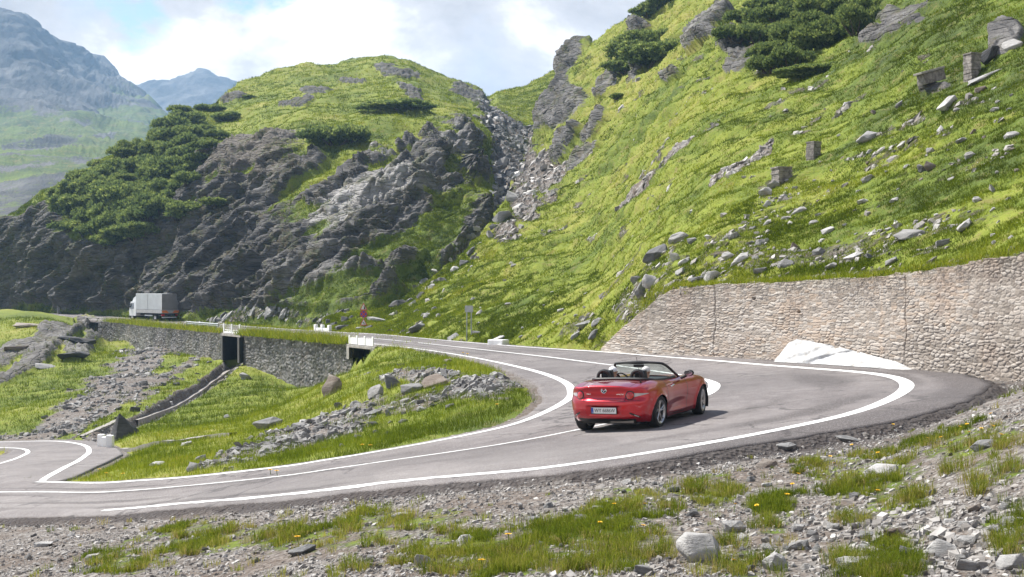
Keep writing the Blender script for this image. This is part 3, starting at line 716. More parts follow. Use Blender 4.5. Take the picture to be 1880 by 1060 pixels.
road_low = tag(road_mesh('road', RL, dict(dark=np.full(RL.shape[:2], .15), wear=np.full(RL.shape[:2], .2)), M_asphalt), 'lower hairpin of the same road', 'road', kind='structure')

t = NT('road_paint'); co = t.coord()
w1 = t.noise(co, 7, 6, .75); w2 = t.noise(co, 45, 3, .7); wr = t.attr('wornness')
c = t.mix(t.rng(w1, .3, .7), (.62, .62, .61), (.80, .80, .79))
al = t.rng(t.math('ADD', t.math('ADD', t.math('MULTIPLY', w1, .6), t.math('MULTIPLY', w2, .4)), t.math('MULTIPLY', wr, -.5)), .22, .34)
c = t.mix(al, (.19, .18, .175), c)
M_paint = t.end(t.bsdf(c, .7, t.bump(w2, .3, .004)))
def line(name, pts, width, parent, worn=.1, lift=.006, z=None):
    p = np.asarray(pts)
    tg = np.gradient(p[:, :2], axis=0); tg /= np.linalg.norm(tg, axis=1, keepdims=True) + 1e-9
    nrm = np.stack([-tg[:, 1], tg[:, 0]], 1)
    wv = width * (1 + .12 * fbm(np.stack([np.arange(len(p)) * .21, 0 * p[:, 0], 0 * p[:, 0]], 1), 3, 3)) if np.isscalar(width) else width
    wv = np.asarray(wv)[:, None]
    off = np.linspace(-.5, .5, 5)
    g = np.stack([np.concatenate([p[:, :2] + nrm * wv * o, p[:, 2:3]], 1) for o in off], 1)
    # keep every point on the road surface
    q = g.reshape(-1, 3)
    for i in range(len(q)):
        h = RBVH.ray_cast(Vector((q[i, 0], q[i, 1], q[i, 2] + 3)), Vector((0, 0, -1)))
        if h[0] is not None: q[i, 2] = h[0].z + lift
        else: q[i, 2] += lift
    wo = np.full(len(q), worn) if np.isscalar(worn) else np.repeat(worn, 5)
    return new_obj(name, mesh_np(name, q, grid_faces(len(p), 5), dict(wornness=wo)), M_paint, parent)
def bvh_of(*objs):
    vs, fs = [], []
    for o in objs:
        me = o.data; b = len(vs)
        co_ = np.empty(len(me.vertices) * 3, np.float32); me.vertices.foreach_get('co', co_)
        vs += [Vector(x) for x in co_.reshape(-1, 3)] if False else co_.reshape(-1, 3).tolist()
        li = np.empty(len(me.loops), np.int32); me.loops.foreach_get('vertex_index', li)
        lt = np.empty(len(me.polygons), np.int32); me.polygons.foreach_get('loop_total', lt)
        if (lt == 4).all(): fs += (li.reshape(-1, 4) + b).tolist()
        else:
            o_ = 0
            for k in lt: fs.append((li[o_:o_ + k] + b).tolist()); o_ += k
    return BVHTree.FromPolygons(vs, fs)
RBVH = bvh_of(road, road_low)
def dense(a, n): 
    return spline(a, n)
LOd = dense(LO[::4], 1200); LId = dense(LI[::4], 1200)
k_end = int(np.argmin(((LOd[:, :2] - np.array(P(193, 937, 26.3))[:2]) ** 2).sum(1)))
LOd_a = int(np.argmax(to_px(LOd)[0])); wl = np.interp(np.arange(1200), [0, LOd_a - 120, LOd_a - 30, LOd_a, LOd_a + 40, LOd_a + 90, 1199], [.13, .145, .27, .33, .27, .15, .13])
line('road_marking', LOd[k_end:], wl[k_end:] , road, .29)
aLI = int(np.argmax(np.where(np.arange(1200) < 900, to_px(LId)[0], 0)))
k0 = int(np.argmin(((LId[:, :2] - np.array(P(68, 885, 36))[:2]) ** 2).sum(1)))
line('road_marking', LId[k0:], np.interp(np.arange(1200), [0, aLI - 120, aLI - 20, aLI + 40, aLI + 90, 1199], [.13, .145, .24, .23, .15, .13])[k0:], road, .27)
cf = np.interp(np.arange(NS), [0, 110, 180, 230, 280, NS], [.60, .62, .56, .53, .5, .5])
CL = LO * (1 - cf[:, None]) + LI * cf[:, None]
CLd = dense(CL[::4], 1200)
px_c, _ = to_px(CLd); apx = int(np.argmax(px_c))
cw = np.interp(np.arange(1200), [0, 100, apx - 70, apx - 26, apx - 10, apx + 3, apx + 14, 1199], [.10, .09, .10, .13, .30, .32, .12, .10])
worn_c = np.interp(np.arange(1200), [0, 100, 220, apx - 80, apx - 30, apx + 10, apx + 50, apx + 110, 1199], [.34, .28, .30, .5, .30, .12, .45, .12, .12])
dash = int(np.argmin(np.abs(px_c[apx:] - 767))) + apx
line('road_marking', CLd[:dash], cw[:dash], road, worn_c[:dash])
b0 = dash + 6
k = b0; first = int(np.argmin(np.abs(px_c[apx:] - 600))) + apx
line('road_marking', CLd[b0:first], cw[b0:first], road, .15)
k = first
while k < 1160:
    line('road_marking', CLd[k + 10:k + 24], cw[k + 10:k + 24], road, .2); k += 24
iL = int(np.argmax(to_px(LLo)[0] > 62)); line('road_marking', LLo[iL:], .20, road_low, .1); line('road_marking', LLi[:], .17, road_low, .1)

# ================================================================ sky, sun, air
SUN_AZ = math.atan2(-.86, .50); SUN_EL = R(52)
sdir = Vector((math.sin(SUN_AZ) * math.cos(SUN_EL), math.cos(SUN_AZ) * math.cos(SUN_EL), math.sin(SUN_EL)))
w_ = bpy.data.worlds.new('World'); bpy.context.scene.world = w_; w_.use_nodes = True
nt = w_.node_tree; nt.nodes.clear()
class WT_(NT):
    def __init__(s): s.t = nt; s.out = nt.nodes.new('ShaderNodeOutputWorld')
t = WT_()
sky = t.n('ShaderNodeTexSky', sky_type='NISHITA', sun_disc=False, sun_elevation=SUN_EL, sun_rotation=SUN_AZ, altitude=1800, air_density=1.0, dust_density=2.0, ozone_density=1.0)
bg1 = t.n('ShaderNodeBackground'); t.put(bg1.inputs[0], sky.outputs[0]); t.put(bg1.inputs[1], .10)
dv = t.coord(kind='Generated')
def dirv(px, py): return Vector(((px - CX) / F, 1, (HY - py) / F)).normalized()
cn = t.noise(t.coord((1, 1, 2.0), kind='Generated'), 5.5, 9, .58, .3)
cn2 = t.noise(t.coord((1, 1, 1.6), kind='Generated'), 2.6, 6, .55)
cn3 = t.noise(t.coord((1, 1, 1.8), kind='Generated'), 16, 6, .6)
def blob(px, py, r, soft):
    d = dirv(px, py); n_ = t.n('ShaderNodeVectorMath', operation='DISTANCE'); t.put(n_.inputs[0], dv); n_.inputs[1].default_value = d
    dd = t.math('ADD', n_.outputs['Value'], t.math('MULTIPLY', t.math('SUBTRACT', cn3, .5), .10))
    return t.rng(dd, (r - soft) / F, (r + soft) / F, 1, 0)
hole = None
print('CL', apx, dash, first)
for b, v in [((238, 55, 22, 26), 1.0), ((225, 15, 30, 30), .8), ((275, 12, 30, 25), .9), ((440, -20, 34, 22), 1.0), ((520, -5, 26, 20), .9), ((600, 15, 34, 45), .35), ((150, 0, 40, 50), .3), ((880, 120, 40, 50), .25), ((500, 12, 10, 12), .5)]:
    q = t.math('MULTIPLY', blob(*b), v); hole = q if hole is None else t.math('MAXIMUM', hole, q)
gen = t.rng(cn2, .34, .56, 0, 1)
up = t.n('ShaderNodeSeparateXYZ'); t.put(up.inputs[0], dv)
gen = t.math('MULTIPLY', gen, t.rng(up.outputs[2], .27, .46))
hole = t.math('MAXIMUM', hole, gen)
bright = None
for b, v in [((340, 90, 60, 80), .55), ((390, 50, 40, 60), .5), ((240, 130, 40, 60), .5), ((480, 60, 40, 60), .35), ((560, 60, 80, 100), .25), ((980, 20, 60, 80), .25)]:
    q = t.math('MULTIPLY', blob(*b), v); bright = q if bright is None else t.math('MAXIMUM', bright, q)
lum = t.math('ADD', t.math('ADD', .47, t.math('MULTIPLY', t.math('SUBTRACT', cn, .5), 2.5)), t.math('MULTIPLY', bright, .62))
cc = t.ramp(lum, [(.18, (.36, .325, .30)), (.5, (.53, .485, .45)), (.8, (.95, .89, .83)), (1, (1.25, 1.18, 1.10))])
bg2 = t.n('ShaderNodeBackground'); t.put(bg2.inputs[0], cc); t.put(bg2.inputs[1], .90)
ms = t.n('ShaderNodeMixShader'); t.put(ms.inputs[0], t.math('SUBTRACT', 1, hole)); t.put(ms.inputs[1], bg1.outputs[0]); t.put(ms.inputs[2], bg2.outputs[0])
nt.links.new(ms.outputs[0], t.out.inputs[0])
ld = bpy.data.lights.new('sun', 'SUN'); ld.energy = 5.0; ld.angle = R(1.0); ld.color = (1, .955, .88)
lo = bpy.data.objects.new('sun', ld); C.objects.link(lo); lo.rotation_euler = sdir.to_track_quat('Z', 'Y').to_euler()

HAZE = True
if HAZE:
    mb = MB(); zt = 425.0
    mb.box((0, 1250, (zt - 60) / 2), (4600, 2700, zt + 60))
    t = NT('haze'); v = t.n('ShaderNodeVolumePrincipled'); t.put(v.inputs['Color'], (.40, .66, 1.0, 1)); t.put(v.inputs['Density'], 0.00021); t.put(v.inputs['Anisotropy'], .25)
    t.t.links.new(v.outputs[0], t.out.inputs['Volume'])
    hz = tag(mb.build('haze', t.m), 'thin blue summer haze in the valley air', 'haze', kind='stuff')

cam = bpy.data.cameras.new('camera'); cam.sensor_width = 36; cam.lens = F / 1880 * 36; cam.clip_end = 12000; cam.clip_start = .05
cam.shift_y = (HY - 530) / 1880
co_ = bpy.data.objects.new('camera', cam); C.objects.link(co_); co_.location = (0, 0, 0); co_.rotation_euler = (R(90), 0, 0)
sc = bpy.context.scene; sc.camera = co_
sc.view_settings.view_transform = 'Standard'; sc.view_settings.look = 'None'; sc.view_settings.gamma = 1; sc.view_settings.exposure = .92
sc.render.engine = 'CYCLES'; sc.cycles.use_denoising = True
sc.cycles.max_bounces = 6; sc.cycles.diffuse_bounces = 3; sc.cycles.glossy_bounces = 3; sc.cycles.transmission_bounces = 4; sc.cycles.volume_bounces = 1; sc.cycles.transparent_max_bounces = 8
# ================================================================ placing things on the ground
GBVH = bvh_of(ground, hill_mid, hill_right, road, road_low)
def hit(px, py, far=2000):
    d = Vector(((px - CX) / F, 1, (HY - py) / F)).normalized()
    h = GBVH.ray_cast(Vector((0, 0, 0)), d, far)
    return (h[0], h[1]) if h[0] is not None else (None, None)
def drop(x, y, z0=200):
    h = GBVH.ray_cast(Vector((x, y, z0)), Vector((0, 0, -1)))
    return h[0].z if h[0] is not None else 0

def leaf_mat(name, stops, trans=.45, dry=None):
    t = NT(name); co = t.coord()
    v = t.attr('shade')
    c = t.ramp(v, stops)
    d = t.n('ShaderNodeBsdfDiffuse'); t.put(d.inputs[0], c); t.put(d.inputs[1], .6)
    tr = t.n('ShaderNodeBsdfTranslucent'); t.put(tr.inputs[0], t.mix(1.0, c, (1.15, 1.12, .75), 'MULTIPLY'))
    m = t.n('ShaderNodeMixShader'); t.put(m.inputs[0], trans); t.put(m.inputs[1], d.outputs[0]); t.put(m.inputs[2], tr.outputs[0])
    return t.end(m.outputs[0])
M_grass = leaf_mat('grass_blades', [(0, (.06, .095, .016)), (.35, (.14, .19, .022)), (.55, (.235, .265, .04)), (.72, (.32, .29, .10)), (1, (.38, .30, .17))], .5)
M_grassf = leaf_mat('meadow_blades', [(0, (.055, .082, .011)), (.35, (.135, .185, .018)), (.65, (.25, .290, .028)), (.85, (.33, .305, .07)), (1, (.34, .265, .115))], .5)

def blades(base, nrm, H, W, nper, spread, shade, lean=.6, seed=1, segs=2):
    """nper blades from every base point, as one vertex array, faces and shade attribute."""
    r = np.random.default_rng(seed); n = len(base)
    k = np.repeat(np.arange(n), nper); m = len(k)
    a = r.uniform(0, 2 * np.pi, m); rad = spread[k] * np.sqrt(r.uniform(0, 1, m))
    b = base[k] + np.stack([np.cos(a) * rad, np.sin(a) * rad, 0 * a], 1)
    nn = nrm[k]; b[:, 2] -= ((b - base[k])[:, :2] * nn[:, :2]).sum(1) / np.maximum(nn[:, 2], .35)
    b[:, 2] -= .02 * H[k]
    a2 = a + r.normal(0, .9, m); h = H[k] * r.uniform(.55, 1.15, m); ln = lean * r.uniform(.15, 1.1, m)
    dirx = np.stack([np.cos(a2), np.sin(a2), 0 * a2], 1); up = np.array([0, 0, 1.0]) * .75 + nn * .25
    w = (W[k] * r.uniform(.7, 1.2, m))[:, None]
    fa = a2 + np.pi / 2 + r.normal(0, .7, m); side = np.stack([np.cos(fa), np.sin(fa), 0 * fa], 1) * w * .5
    hh = h[:, None]; l = ln[:, None]
    tip = b + up * hh * (1 - .35 * l) + dirx * hh * l * .85
    if segs == 1:
        v = np.stack([b - side, b + side, tip], 1).reshape(-1, 3); f = np.arange(m * 3).reshape(m, 3); q = 3
    else:
        mid_ = b + up * hh * .6 + dirx * hh * l * .25
        v = np.stack([b - side, b + side, mid_ - side * .75, mid_ + side * .75, tip], 1).reshape(-1, 3)
        i = np.arange(m)[:, None] * 5
        f = [i + np.array([[0, 1, 3, 2]]), i + np.array([[2, 3, 4]])]; q = 5
    sh = np.repeat(np.clip(shade[k] + r.normal(0, .09, m), 0, 1), q)
    return v, f, sh

def sample_grid(pos, nr, nc, wgt, n, rng):
    """n random points on a grid surface, picked in proportion to the vertex weight."""
    g = pos.reshape(nr, nc, 3); w = wgt.reshape(nr, nc)[:-1, :-1].ravel().clip(0)
    c = np.cumsum(w); i = np.searchsorted(c, rng.uniform(0, c[-1], n)); i = np.minimum(i, len(w) - 1)
    rr, cc = i // (nc - 1), i % (nc - 1)
    u, v = rng.uniform(0, 1, n)[:, None], rng.uniform(0, 1, n)[:, None]
    p = (g[rr, cc] * (1 - u) + g[rr, cc + 1] * u) * (1 - v) + (g[rr + 1, cc] * (1 - u) + g[rr + 1, cc + 1] * u) * v
    return p, rr * nc + cc

def grass_on(name, label, p, nr, nc, wgt, n, hgt, wdt, nper, tn, nrm, seed, mat, segs=1, spread=1.0, lean=.6):
    r = np.random.default_rng(seed)
    q, vi = sample_grid(p, nr, nc, wgt, n, r)
    H = hgt(q, r); Wd = wdt(q, r)
    v, f, sh = blades(q, nrm[vi], H, Wd, nper, H * spread, np.clip(tn[vi] + r.normal(0, .10, n), 0, 1), lean, seed, segs)
    o = new_obj(name, mesh_np(name, v, f, dict(shade=sh), smooth=False), mat)
    return tag(o, label, 'grass', kind='stuff')

# normals of the near ground
gg = np.stack([X, Y, Z], 1).reshape(nrow, ncol, 3)
gn = np.cross(np.gradient(gg, axis=1).reshape(-1, 3), np.gradient(gg, axis=0).reshape(-1, 3)); gn /= np.linalg.norm(gn, axis=1, keepdims=True) + 1e-9
gn *= np.sign(gn[:, 2:3] + 1e-9)
inview = (GX > -60) & (GX < 1940) & (GY < 1120) & (GY > 380)
jn = fbm(np.stack([X * 1.1, Y * 1.1, Z * 0], 1), 4, 140)
gfac = sstep(.66, .42, np.maximum(grav, rock) + .5 * jn)
offroad = sstep(.30, .55, D)
cell = 1.0
# foreground: lush tufts in the patches, thin ones between
jc = fbm(np.stack([X * 2.6, Y * 2.6, Z * 0], 1), 3, 145)
wf = fore * inview * offroad * sstep(-.15, .35, jc) * (sstep(.70, .40, grav + .5 * jn) ** 1.5 + .02) * np.where(D < .9, .05, 1)
tone_f = np.clip(.50 + .55 * jn + .3 * n2, .08, .97)
grass_on('grass', 'coarse green and straw coloured grass tufts on the stony bank before the road', gg.reshape(-1, 3), nrow, ncol, wf, 3600,
         lambda q, r: r.uniform(.05, .14, len(q)) * np.where(r.uniform(0, 1, len(q)) < .15, 1.7, 1), lambda q, r: np.full(len(q), .0052) * (q[:, 1] / 14), 20, tone_f, gn, 301, M_grass, 2, .55, .8)
def tufts(name, label, spots, seed):
    r = np.random.default_rng(seed); q, N_, H_, T_ = [], [], [], []
    for x, y, k in spots:
        b, n_ = hit(x, y)
        if b is None: continue
        for _ in range(int(5 * k)):
            o = r.normal(0, .13 * k, 2); z = drop(b.x + o[0], b.y + o[1], b.z + 2)
            q.append((b.x + o[0], b.y + o[1], z)); N_.append((0, 0, 1)); H_.append(r.uniform(.14, .24) * (.75 + .25 * k)); T_.append(r.uniform(.25, .62))
    q, N_, H_, T_ = map(np.array, (q, N_, H_, T_))
    v, f, sh = blades(q, N_.astype(float), H_, np.full(len(q), .0055) * (q[:, 1] / 14), 60, H_ * .42, T_, 1.0, seed, 2)
    v2, f2, sh2 = blades(q, N_.astype(float), H_ * .75, np.full(len(q), .005) * (q[:, 1] / 14), 26, H_ * .6, np.full(len(q), .9), 1.5, seed + 1, 2)
    f = [np.asarray(a).reshape(-1, a.shape[-1]) for a in f]; f2 = [np.asarray(a).reshape(-1, a.shape[-1]) + len(v) for a in f2]
    o = new_obj(name, mesh_np(name, np.concatenate([v, v2]), f + f2, dict(shade=np.concatenate([sh, sh2])), smooth=False), M_grass)
    return tag(o, label, 'grass', kind='stuff')
tufts('grass', 'taller grass clumps with straw coloured skirts on the stony bank', [(200, 1030, 1.2), (265, 1040, 1.3), (640, 1048, 1), (405, 982, 1.1), (530, 975, 1.2), (345, 985, .8), (360, 1015, 1), (1282, 905, 1.2), (1275, 890, .8), (1418, 970, .9), (1565, 895, 1.2), (1590, 890, 1), (1690, 915, 1.2), (1550, 950, .8), (1575, 960, .6),
 (1610, 1050, 1.4), (1640, 1055, 1.2), (760, 1028, 1), (745, 1035, .8), (960, 1010, 1.2), (920, 1020, 1), (1100, 1015, 1.4), (1150, 1010, 1.3), (1080, 990, 1), (1180, 985, 1), (1200, 1020, 1.4), (1120, 1040, 1.5), (1040, 1040, 1.2), (770, 970, .7), (825, 975, .7), (1320, 1000, 1), (1360, 1040, 1.2), (1340, 1052, 1.2), (1830, 870, 1.2), (1780, 820, 1), (1720, 815, .9), (1850, 820, 1.1), (1870, 990, 1.2), (1860, 1010, 1), (1500, 855, .7), (1460, 870, .6), (1230, 935, .8), (1160, 930, 1), (990, 970, .7), (870, 1045, 1.2), (830, 1050, 1.2), (480, 990, .8), (560, 985, .9), (640, 975, .8), (690, 1000, .6), (1740, 870, .9), (1800, 905, .7), (1540, 1030, .8)], 331)
wm = (~fore) * inview * offroad * gfac * (Y < 140)
wm = wm * np.where(in_wall & (D < 1.4), 0, 1)
grass_on('grass', 'bright meadow grass inside the hairpin and down in the ravine', gg.reshape(-1, 3), nrow, ncol, wm, 60000,
         lambda q, r: r.uniform(.10, .26, len(q)) * (.8 + q[:, 1] / 120), lambda q, r: .016 * (q[:, 1] / 45), 6, np.clip(.34 + .5 * n2 + .35 * jn, 0, .9), gn, 302, M_grassf, 1, .9, .7)
def hill_grass(h, n, seed, label, hs, lim=None):
    p, nm, nr, nc, m, qx, qy = h
    na = fbm(p / 1.8, 4, 150); nb = fbm(p / 7, 4, 151); ncl = fbm(p * np.array([1, 1, 2.5]) / .9, 3, 152)
    w = sstep(.62, .35, m['rock'] + .35 * na) * sstep(.72, .40, m['grav'] + .4 * na) * (qx > -60) * (qx < 2060) * (qy < 700) * (qy > -30)
    w = w * sstep(-.45, .25, ncl)
    w.reshape(nr, nc)[:3] = 0; w.reshape(nr, nc)[-5:] = 0
    tn = np.clip(m['tone'] * .60 + .02 + .45 * na + .2 * nb, 0, .92)
    return grass_on('grass', label, p, nr, nc, w, n, lambda q, r: r.uniform(.5, 1.15, len(q)) * hs(q[:, 1]), lambda q, r: .00042 * q[:, 1] * r.uniform(.8, 1.5, len(q)), 4, tn, nm, seed, M_grassf, 1, 1.0, .8)
hill_grass(h1, 145000, 303, 'tussocky grass covering the steep slope above the wall', lambda y: .085 + y * .0013)
def herbs(h, n, seed, label, hgt):
    p, nm, nr, nc, m, qx, qy = h
    na = fbm(p / 5, 4, 190); nb = fbm(p / 1.3, 3, 191)
    w = sstep(.15, .6, na + .5 * nb) * sstep(.4, .1, m['rock']) * sstep(.6, .3, m['grav']) * (qx > -30) * (qx < 1910) * (qy < 640) * (qy > -30)
    w.reshape(nr, nc)[:5] = 0; w.reshape(nr, nc)[-5:] = 0
    return grass_on('grass', label, p, nr, nc, w, n, lambda q, r: r.uniform(.6, 1.2, len(q)) * hgt * (.6 + q[:, 1] / 120), lambda q, r: .0008 * q[:, 1], 9, m['tone'] * 0 + .10, nm, seed, M_grassf, 1, .9, 1.2)
herbs(h1, 9000, 321, 'darker herb clumps dotted over the slope above the wall', .16)
hill_grass(h2, 70000, 304, 'grass over the rounded top of the middle hill', lambda y: .09 + y * .0014)

# fringe of grass along the tops of the walls and the road edge
def fringe(name, label, pts, hgt, n, seed, tone_=.5, spread=.25, nper=9, wdt=.012):
    r = np.random.default_rng(seed); p = spline(pts, max(40, n))
    i = r.integers(0, len(p), n); q = p[i] + r.normal(0, spread, (n, 3)) * np.array([1, 1, .1])
    v, f, sh = blades(q, np.tile([[0, 0, 1.0]], (n, 1)), r.uniform(.5, 1.2, n) * hgt, np.full(n, wdt), nper, np.full(n, hgt * .7), np.clip(tone_ + r.normal(0, .15, n), 0, 1), .9, seed, 1)
    o = new_obj(name, mesh_np(name, v, f, dict(shade=sh), smooth=False), M_grassf)
    return tag(o, label, 'grass', kind='stuff')

# ================================================================ dwarf pines
def pine_mesh(seed, nspray=1500, lobes=9, flat=.62):
    r = np.random.default_rng(seed)
    lc = np.stack([r.normal(0, .30, lobes), r.normal(0, .30, lobes), r.uniform(.18, .5, lobes)], 1); lr = r.uniform(.22, .36, lobes)
    li = r.integers(0, lobes, nspray)
    d = r.normal(0, 1, (nspray, 3)); d[:, 2] = np.abs(d[:, 2]) * .9 - .25; d /= np.linalg.norm(d, axis=1, keepdims=True)
    rad = lr[li] * r.uniform(.55, 1.08, nspray)
    b = lc[li] + d * rad[:, None] * np.array([1, 1, .9])
    b[:, 2] = np.maximum(b[:, 2] * flat / .62, .03)
    vs, sh = [], []
    up = d * .55 + np.array([0, 0, .75]); up /= np.linalg.norm(up, axis=1, keepdims=True)
    tone_ = .38 + 1.1 * (r.uniform(.0, .35, nspray) * (rad / lr[li] > .9)) + .35 * r.normal(0, .5, nspray) + .3 * (r.uniform(0, 1, lobes)[li] - .5)  # paler new growth outside; its colour also lifts the self-shadowed crown
    for k in range(7):
        q = up + r.normal(0, .42, (nspray, 3)); q /= np.linalg.norm(q, axis=1, keepdims=True)
        L = (r.uniform(.07, .13, nspray))[:, None]
        s = np.cross(q, r.normal(0, 1, (nspray, 3))); s /= np.linalg.norm(s, axis=1, keepdims=True); s *= .014
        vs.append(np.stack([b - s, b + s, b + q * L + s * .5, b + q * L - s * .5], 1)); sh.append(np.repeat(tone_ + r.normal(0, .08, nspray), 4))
    v = np.concatenate([x.reshape(-1, 3) for x in vs]); f = np.arange(len(v)).reshape(-1, 4)
    # dark inner boughs so the crown is not hollow
    return v, f, np.clip(np.concatenate(sh), 0, 1)
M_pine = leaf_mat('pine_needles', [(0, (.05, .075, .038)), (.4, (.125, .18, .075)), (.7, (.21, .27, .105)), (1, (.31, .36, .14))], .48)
M_bark = simple('pine_bark', (.07, .05, .035), .9)
pine_protos = []
def bough_mesh(seed):
    r = random.Random(seed); mb = MB()
    for k in range(6):
        a = r.uniform(0, 6.28); l = r.uniform(.3, .5)
        mb.tube([(0, 0, -.08), (math.cos(a) * l * .5, math.sin(a) * l * .5, .12), (math.cos(a) * l, math.sin(a) * l, .38)], [.035, .025, .01], 5)
    bmesh.ops.recalc_face_normals(mb.bm, faces=mb.bm.faces[:])
    me = bpy.data.meshes.new('trunk'); mb.bm.to_mesh(me); mb.bm.free(); me.materials.append(M_bark); return me
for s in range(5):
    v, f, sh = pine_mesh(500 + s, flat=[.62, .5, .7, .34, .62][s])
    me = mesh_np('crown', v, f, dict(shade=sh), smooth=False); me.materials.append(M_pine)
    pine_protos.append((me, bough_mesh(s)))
def shrub(px, py, wm_, hm, proto, label, group, rz=None, pos=None):
    p = pos
    if p is None:
        p, n = hit(px, py)
        if p is None: return
    o = empty('dwarf_pine', (p.x, p.y, p.z - .12), (0, 0, random.uniform(0, 6.28) if rz is None else rz))
    o.scale = (wm_, wm_ if rz is None else wm_ * .7, hm)
    tag(o, label, 'shrub', group)
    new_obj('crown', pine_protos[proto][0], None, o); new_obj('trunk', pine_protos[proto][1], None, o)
    return o
rp = random.Random(5)
thick = [(105, 400), (120, 345), (170, 315), (225, 286), (300, 248), (335, 215), (350, 225), (400, 225), (420, 250), (370, 285), (345, 340), (300, 388), (262, 440), (185, 452), (150, 430), (115, 420)]
pts_ = []
for _ in range(4000):
    x, y = rp.uniform(100, 425), rp.uniform(210, 455)
    sd = float(poly_sd(np.array([x]), np.array([y]), thick)[0])
    if sd < 4 or (x > 345 and rp.random() < .6): continue
    if all((x - a) ** 2 + ((y - b) * 1.3) ** 2 > 22 ** 2 for a, b in pts_): pts_.append((x, y))
pts_.sort(key=lambda q: q[1])
for x, y in pts_:
    k = rp.uniform(.8, 1.25) * (.8 if x > 350 else 1)
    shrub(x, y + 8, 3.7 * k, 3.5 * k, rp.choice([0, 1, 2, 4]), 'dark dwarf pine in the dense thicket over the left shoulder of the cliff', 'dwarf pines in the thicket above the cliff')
for x, y, w_m, h_m, pr, lb in [(735, 202, 8.4, 3.4, 3, 'low spreading dwarf pine alone on the bright top of the middle hill'), (617, 268, 6.0, 4.2, 0, 'rounded dwarf pine at the upper rim of the cliff, left of the lone spreading one'),
                              (330, 408, 4.2, 3.2, 2, 'small bright shrub on the cliff face below the thicket'), (338, 214, 3.6, 3.2, 1, 'single dark shrub standing on the skyline at the top of the thicket'),
                              (395, 380, 3.0, 2.0, 1, 'small light green shrub on a cliff ledge right of the thicket'), (415, 222, 5, 2.6, 1, 'dwarf pine right of the skyline shrub, in the grass'), (385, 205, 4, 2.2, 0, 'dwarf pine just below the left skyline of the middle hill'),
                              (455, 180, 3, 1.5, 3, 'tiny flat shrub by an outcrop high on the middle hill'), (640, 262, 4, 2.4, 2, 'dwarf pine touching the rounded one at the cliff rim'),
                              (1508, 133, 3.6, 1.5, 3, 'flat dark juniper patch alone in the steep meadow'), (1480, 142, 2.2, 1.0, 3, 'small flat juniper at the lower end of the dark patch in the meadow'), (1572, 66, 2.6, 2.7, 2, 'round dark shrub just left of the grey outcrop on the high slope'), (1592, 30, 2.4, 2.3, 0, 'dark shrub above the round one by the grey outcrop'),
                              (1132, 182, 1.4, 1.2, 1, 'small bright bush on the slope right of the rock tower'), (1260, 300, 0, 0, 0, '')]:
    if w_m: shrub(x, y, w_m, h_m, pr, lb, None, rz=0 if pr == 3 else None)
hc = []
poly_hc = [(1345, 62), (1360, 22), (1400, -5), (1480, -12), (1560, -10), (1560, 30), (1540, 60), (1500, 92), (1470, 112), (1440, 140), (1420, 150), (1395, 110), (1370, 92)]
for _ in range(3000):
    x, y = rp.uniform(1340, 1570), rp.uniform(-20, 155)
    if float(poly_sd(np.array([x]), np.array([y]), poly_hc)[0]) < 2: continue
    if all((x - a) ** 2 + ((y - b) * 1.2) ** 2 > 27 ** 2 for a, b in hc): hc.append((x, y))
for x, y in sorted(hc, key=lambda q: q[1]):
    k = rp.uniform(.85, 1.2)
    shrub(x, y + 8, 2.4 * k, 2.2 * k, rp.choice([0, 1, 2, 4]), 'dark dwarf pine in the thicket high on the right slope', 'dwarf pines in the thicket high on the right slope')
for x, y in [(1180, 92), (1200, 75), (1165, 112), (1190, 118), (1215, 100), (1150, 130), (1160, 88)]:
    shrub(x, y + 6, 4.3 * rp.uniform(.8, 1.2), 3.1, rp.choice([0, 1, 2]), 'grey green dwarf pine in the loose clump near the skyline of the right slope', 'dwarf pines in the clump near the right skyline')
for x, y in [(1205, 14), (1222, 2), (1240, -8), (1190, 26)]:
    shrub(x, y + 6, 4.0, 2.8, rp.choice([0, 1]), 'dark dwarf pine on the right skyline at the upper edge of the view', 'dwarf pines on the right skyline')
# ================================================================ stone walls
def stone_mat(name, lo_, mid_, hi_, warm=(.30, .24, .18), stain=(.16, .12, .09), amt=.5, gapk=.7):
    t = NT(name); co = t.coord()
    v = t.attr('tone'); gap = t.attr('gap')
    n = t.noise(co, 5, 6, .7); n2_ = t.noise(co, .45, 5, .6); n3_ = t.noise(co, 24, 4, .7)
    c = t.ramp(t.math('ADD', t.math('MULTIPLY', v, .6), t.math('MULTIPLY', n, .4)), [(.18, lo_), (.48, mid_), (.85, hi_)])
    wv = t.attr('warmth'); c = t.mix(t.math('MULTIPLY', t.rng(wv, .55, .95), .55), c, warm)
    c = t.mix(t.math('MULTIPLY', t.rng(n2_, .50, .68), amt), c, stain)
    c = t.mix(t.math('MULTIPLY', t.rng(t.noise(t.coord((1.6, 1.6, .12)), 1.2, 4), .56, .70), .35), c, warm)
    c = t.mix(t.math('MULTIPLY', gap, gapk), c, tuple(x * .33 for x in lo_))
    return t.end(t.bsdf(c, .92, t.bump(t.math('ADD', n, t.math('MULTIPLY', n3_, .5)), .9, .02), Specular_IOR_Level=.2))
M_wall = stone_mat('rubble_masonry', (.232, .203, .176), (.345, .308, .272), (.455, .42, .382), (.42, .32, .24), (.29, .225, .185), .5, .30)
M_wall2 = stone_mat('dark_masonry', (.095, .092, .087), (.175, .170, .163), (.30, .293, .285), (.19, .16, .125), (.085, .088, .055), .5)

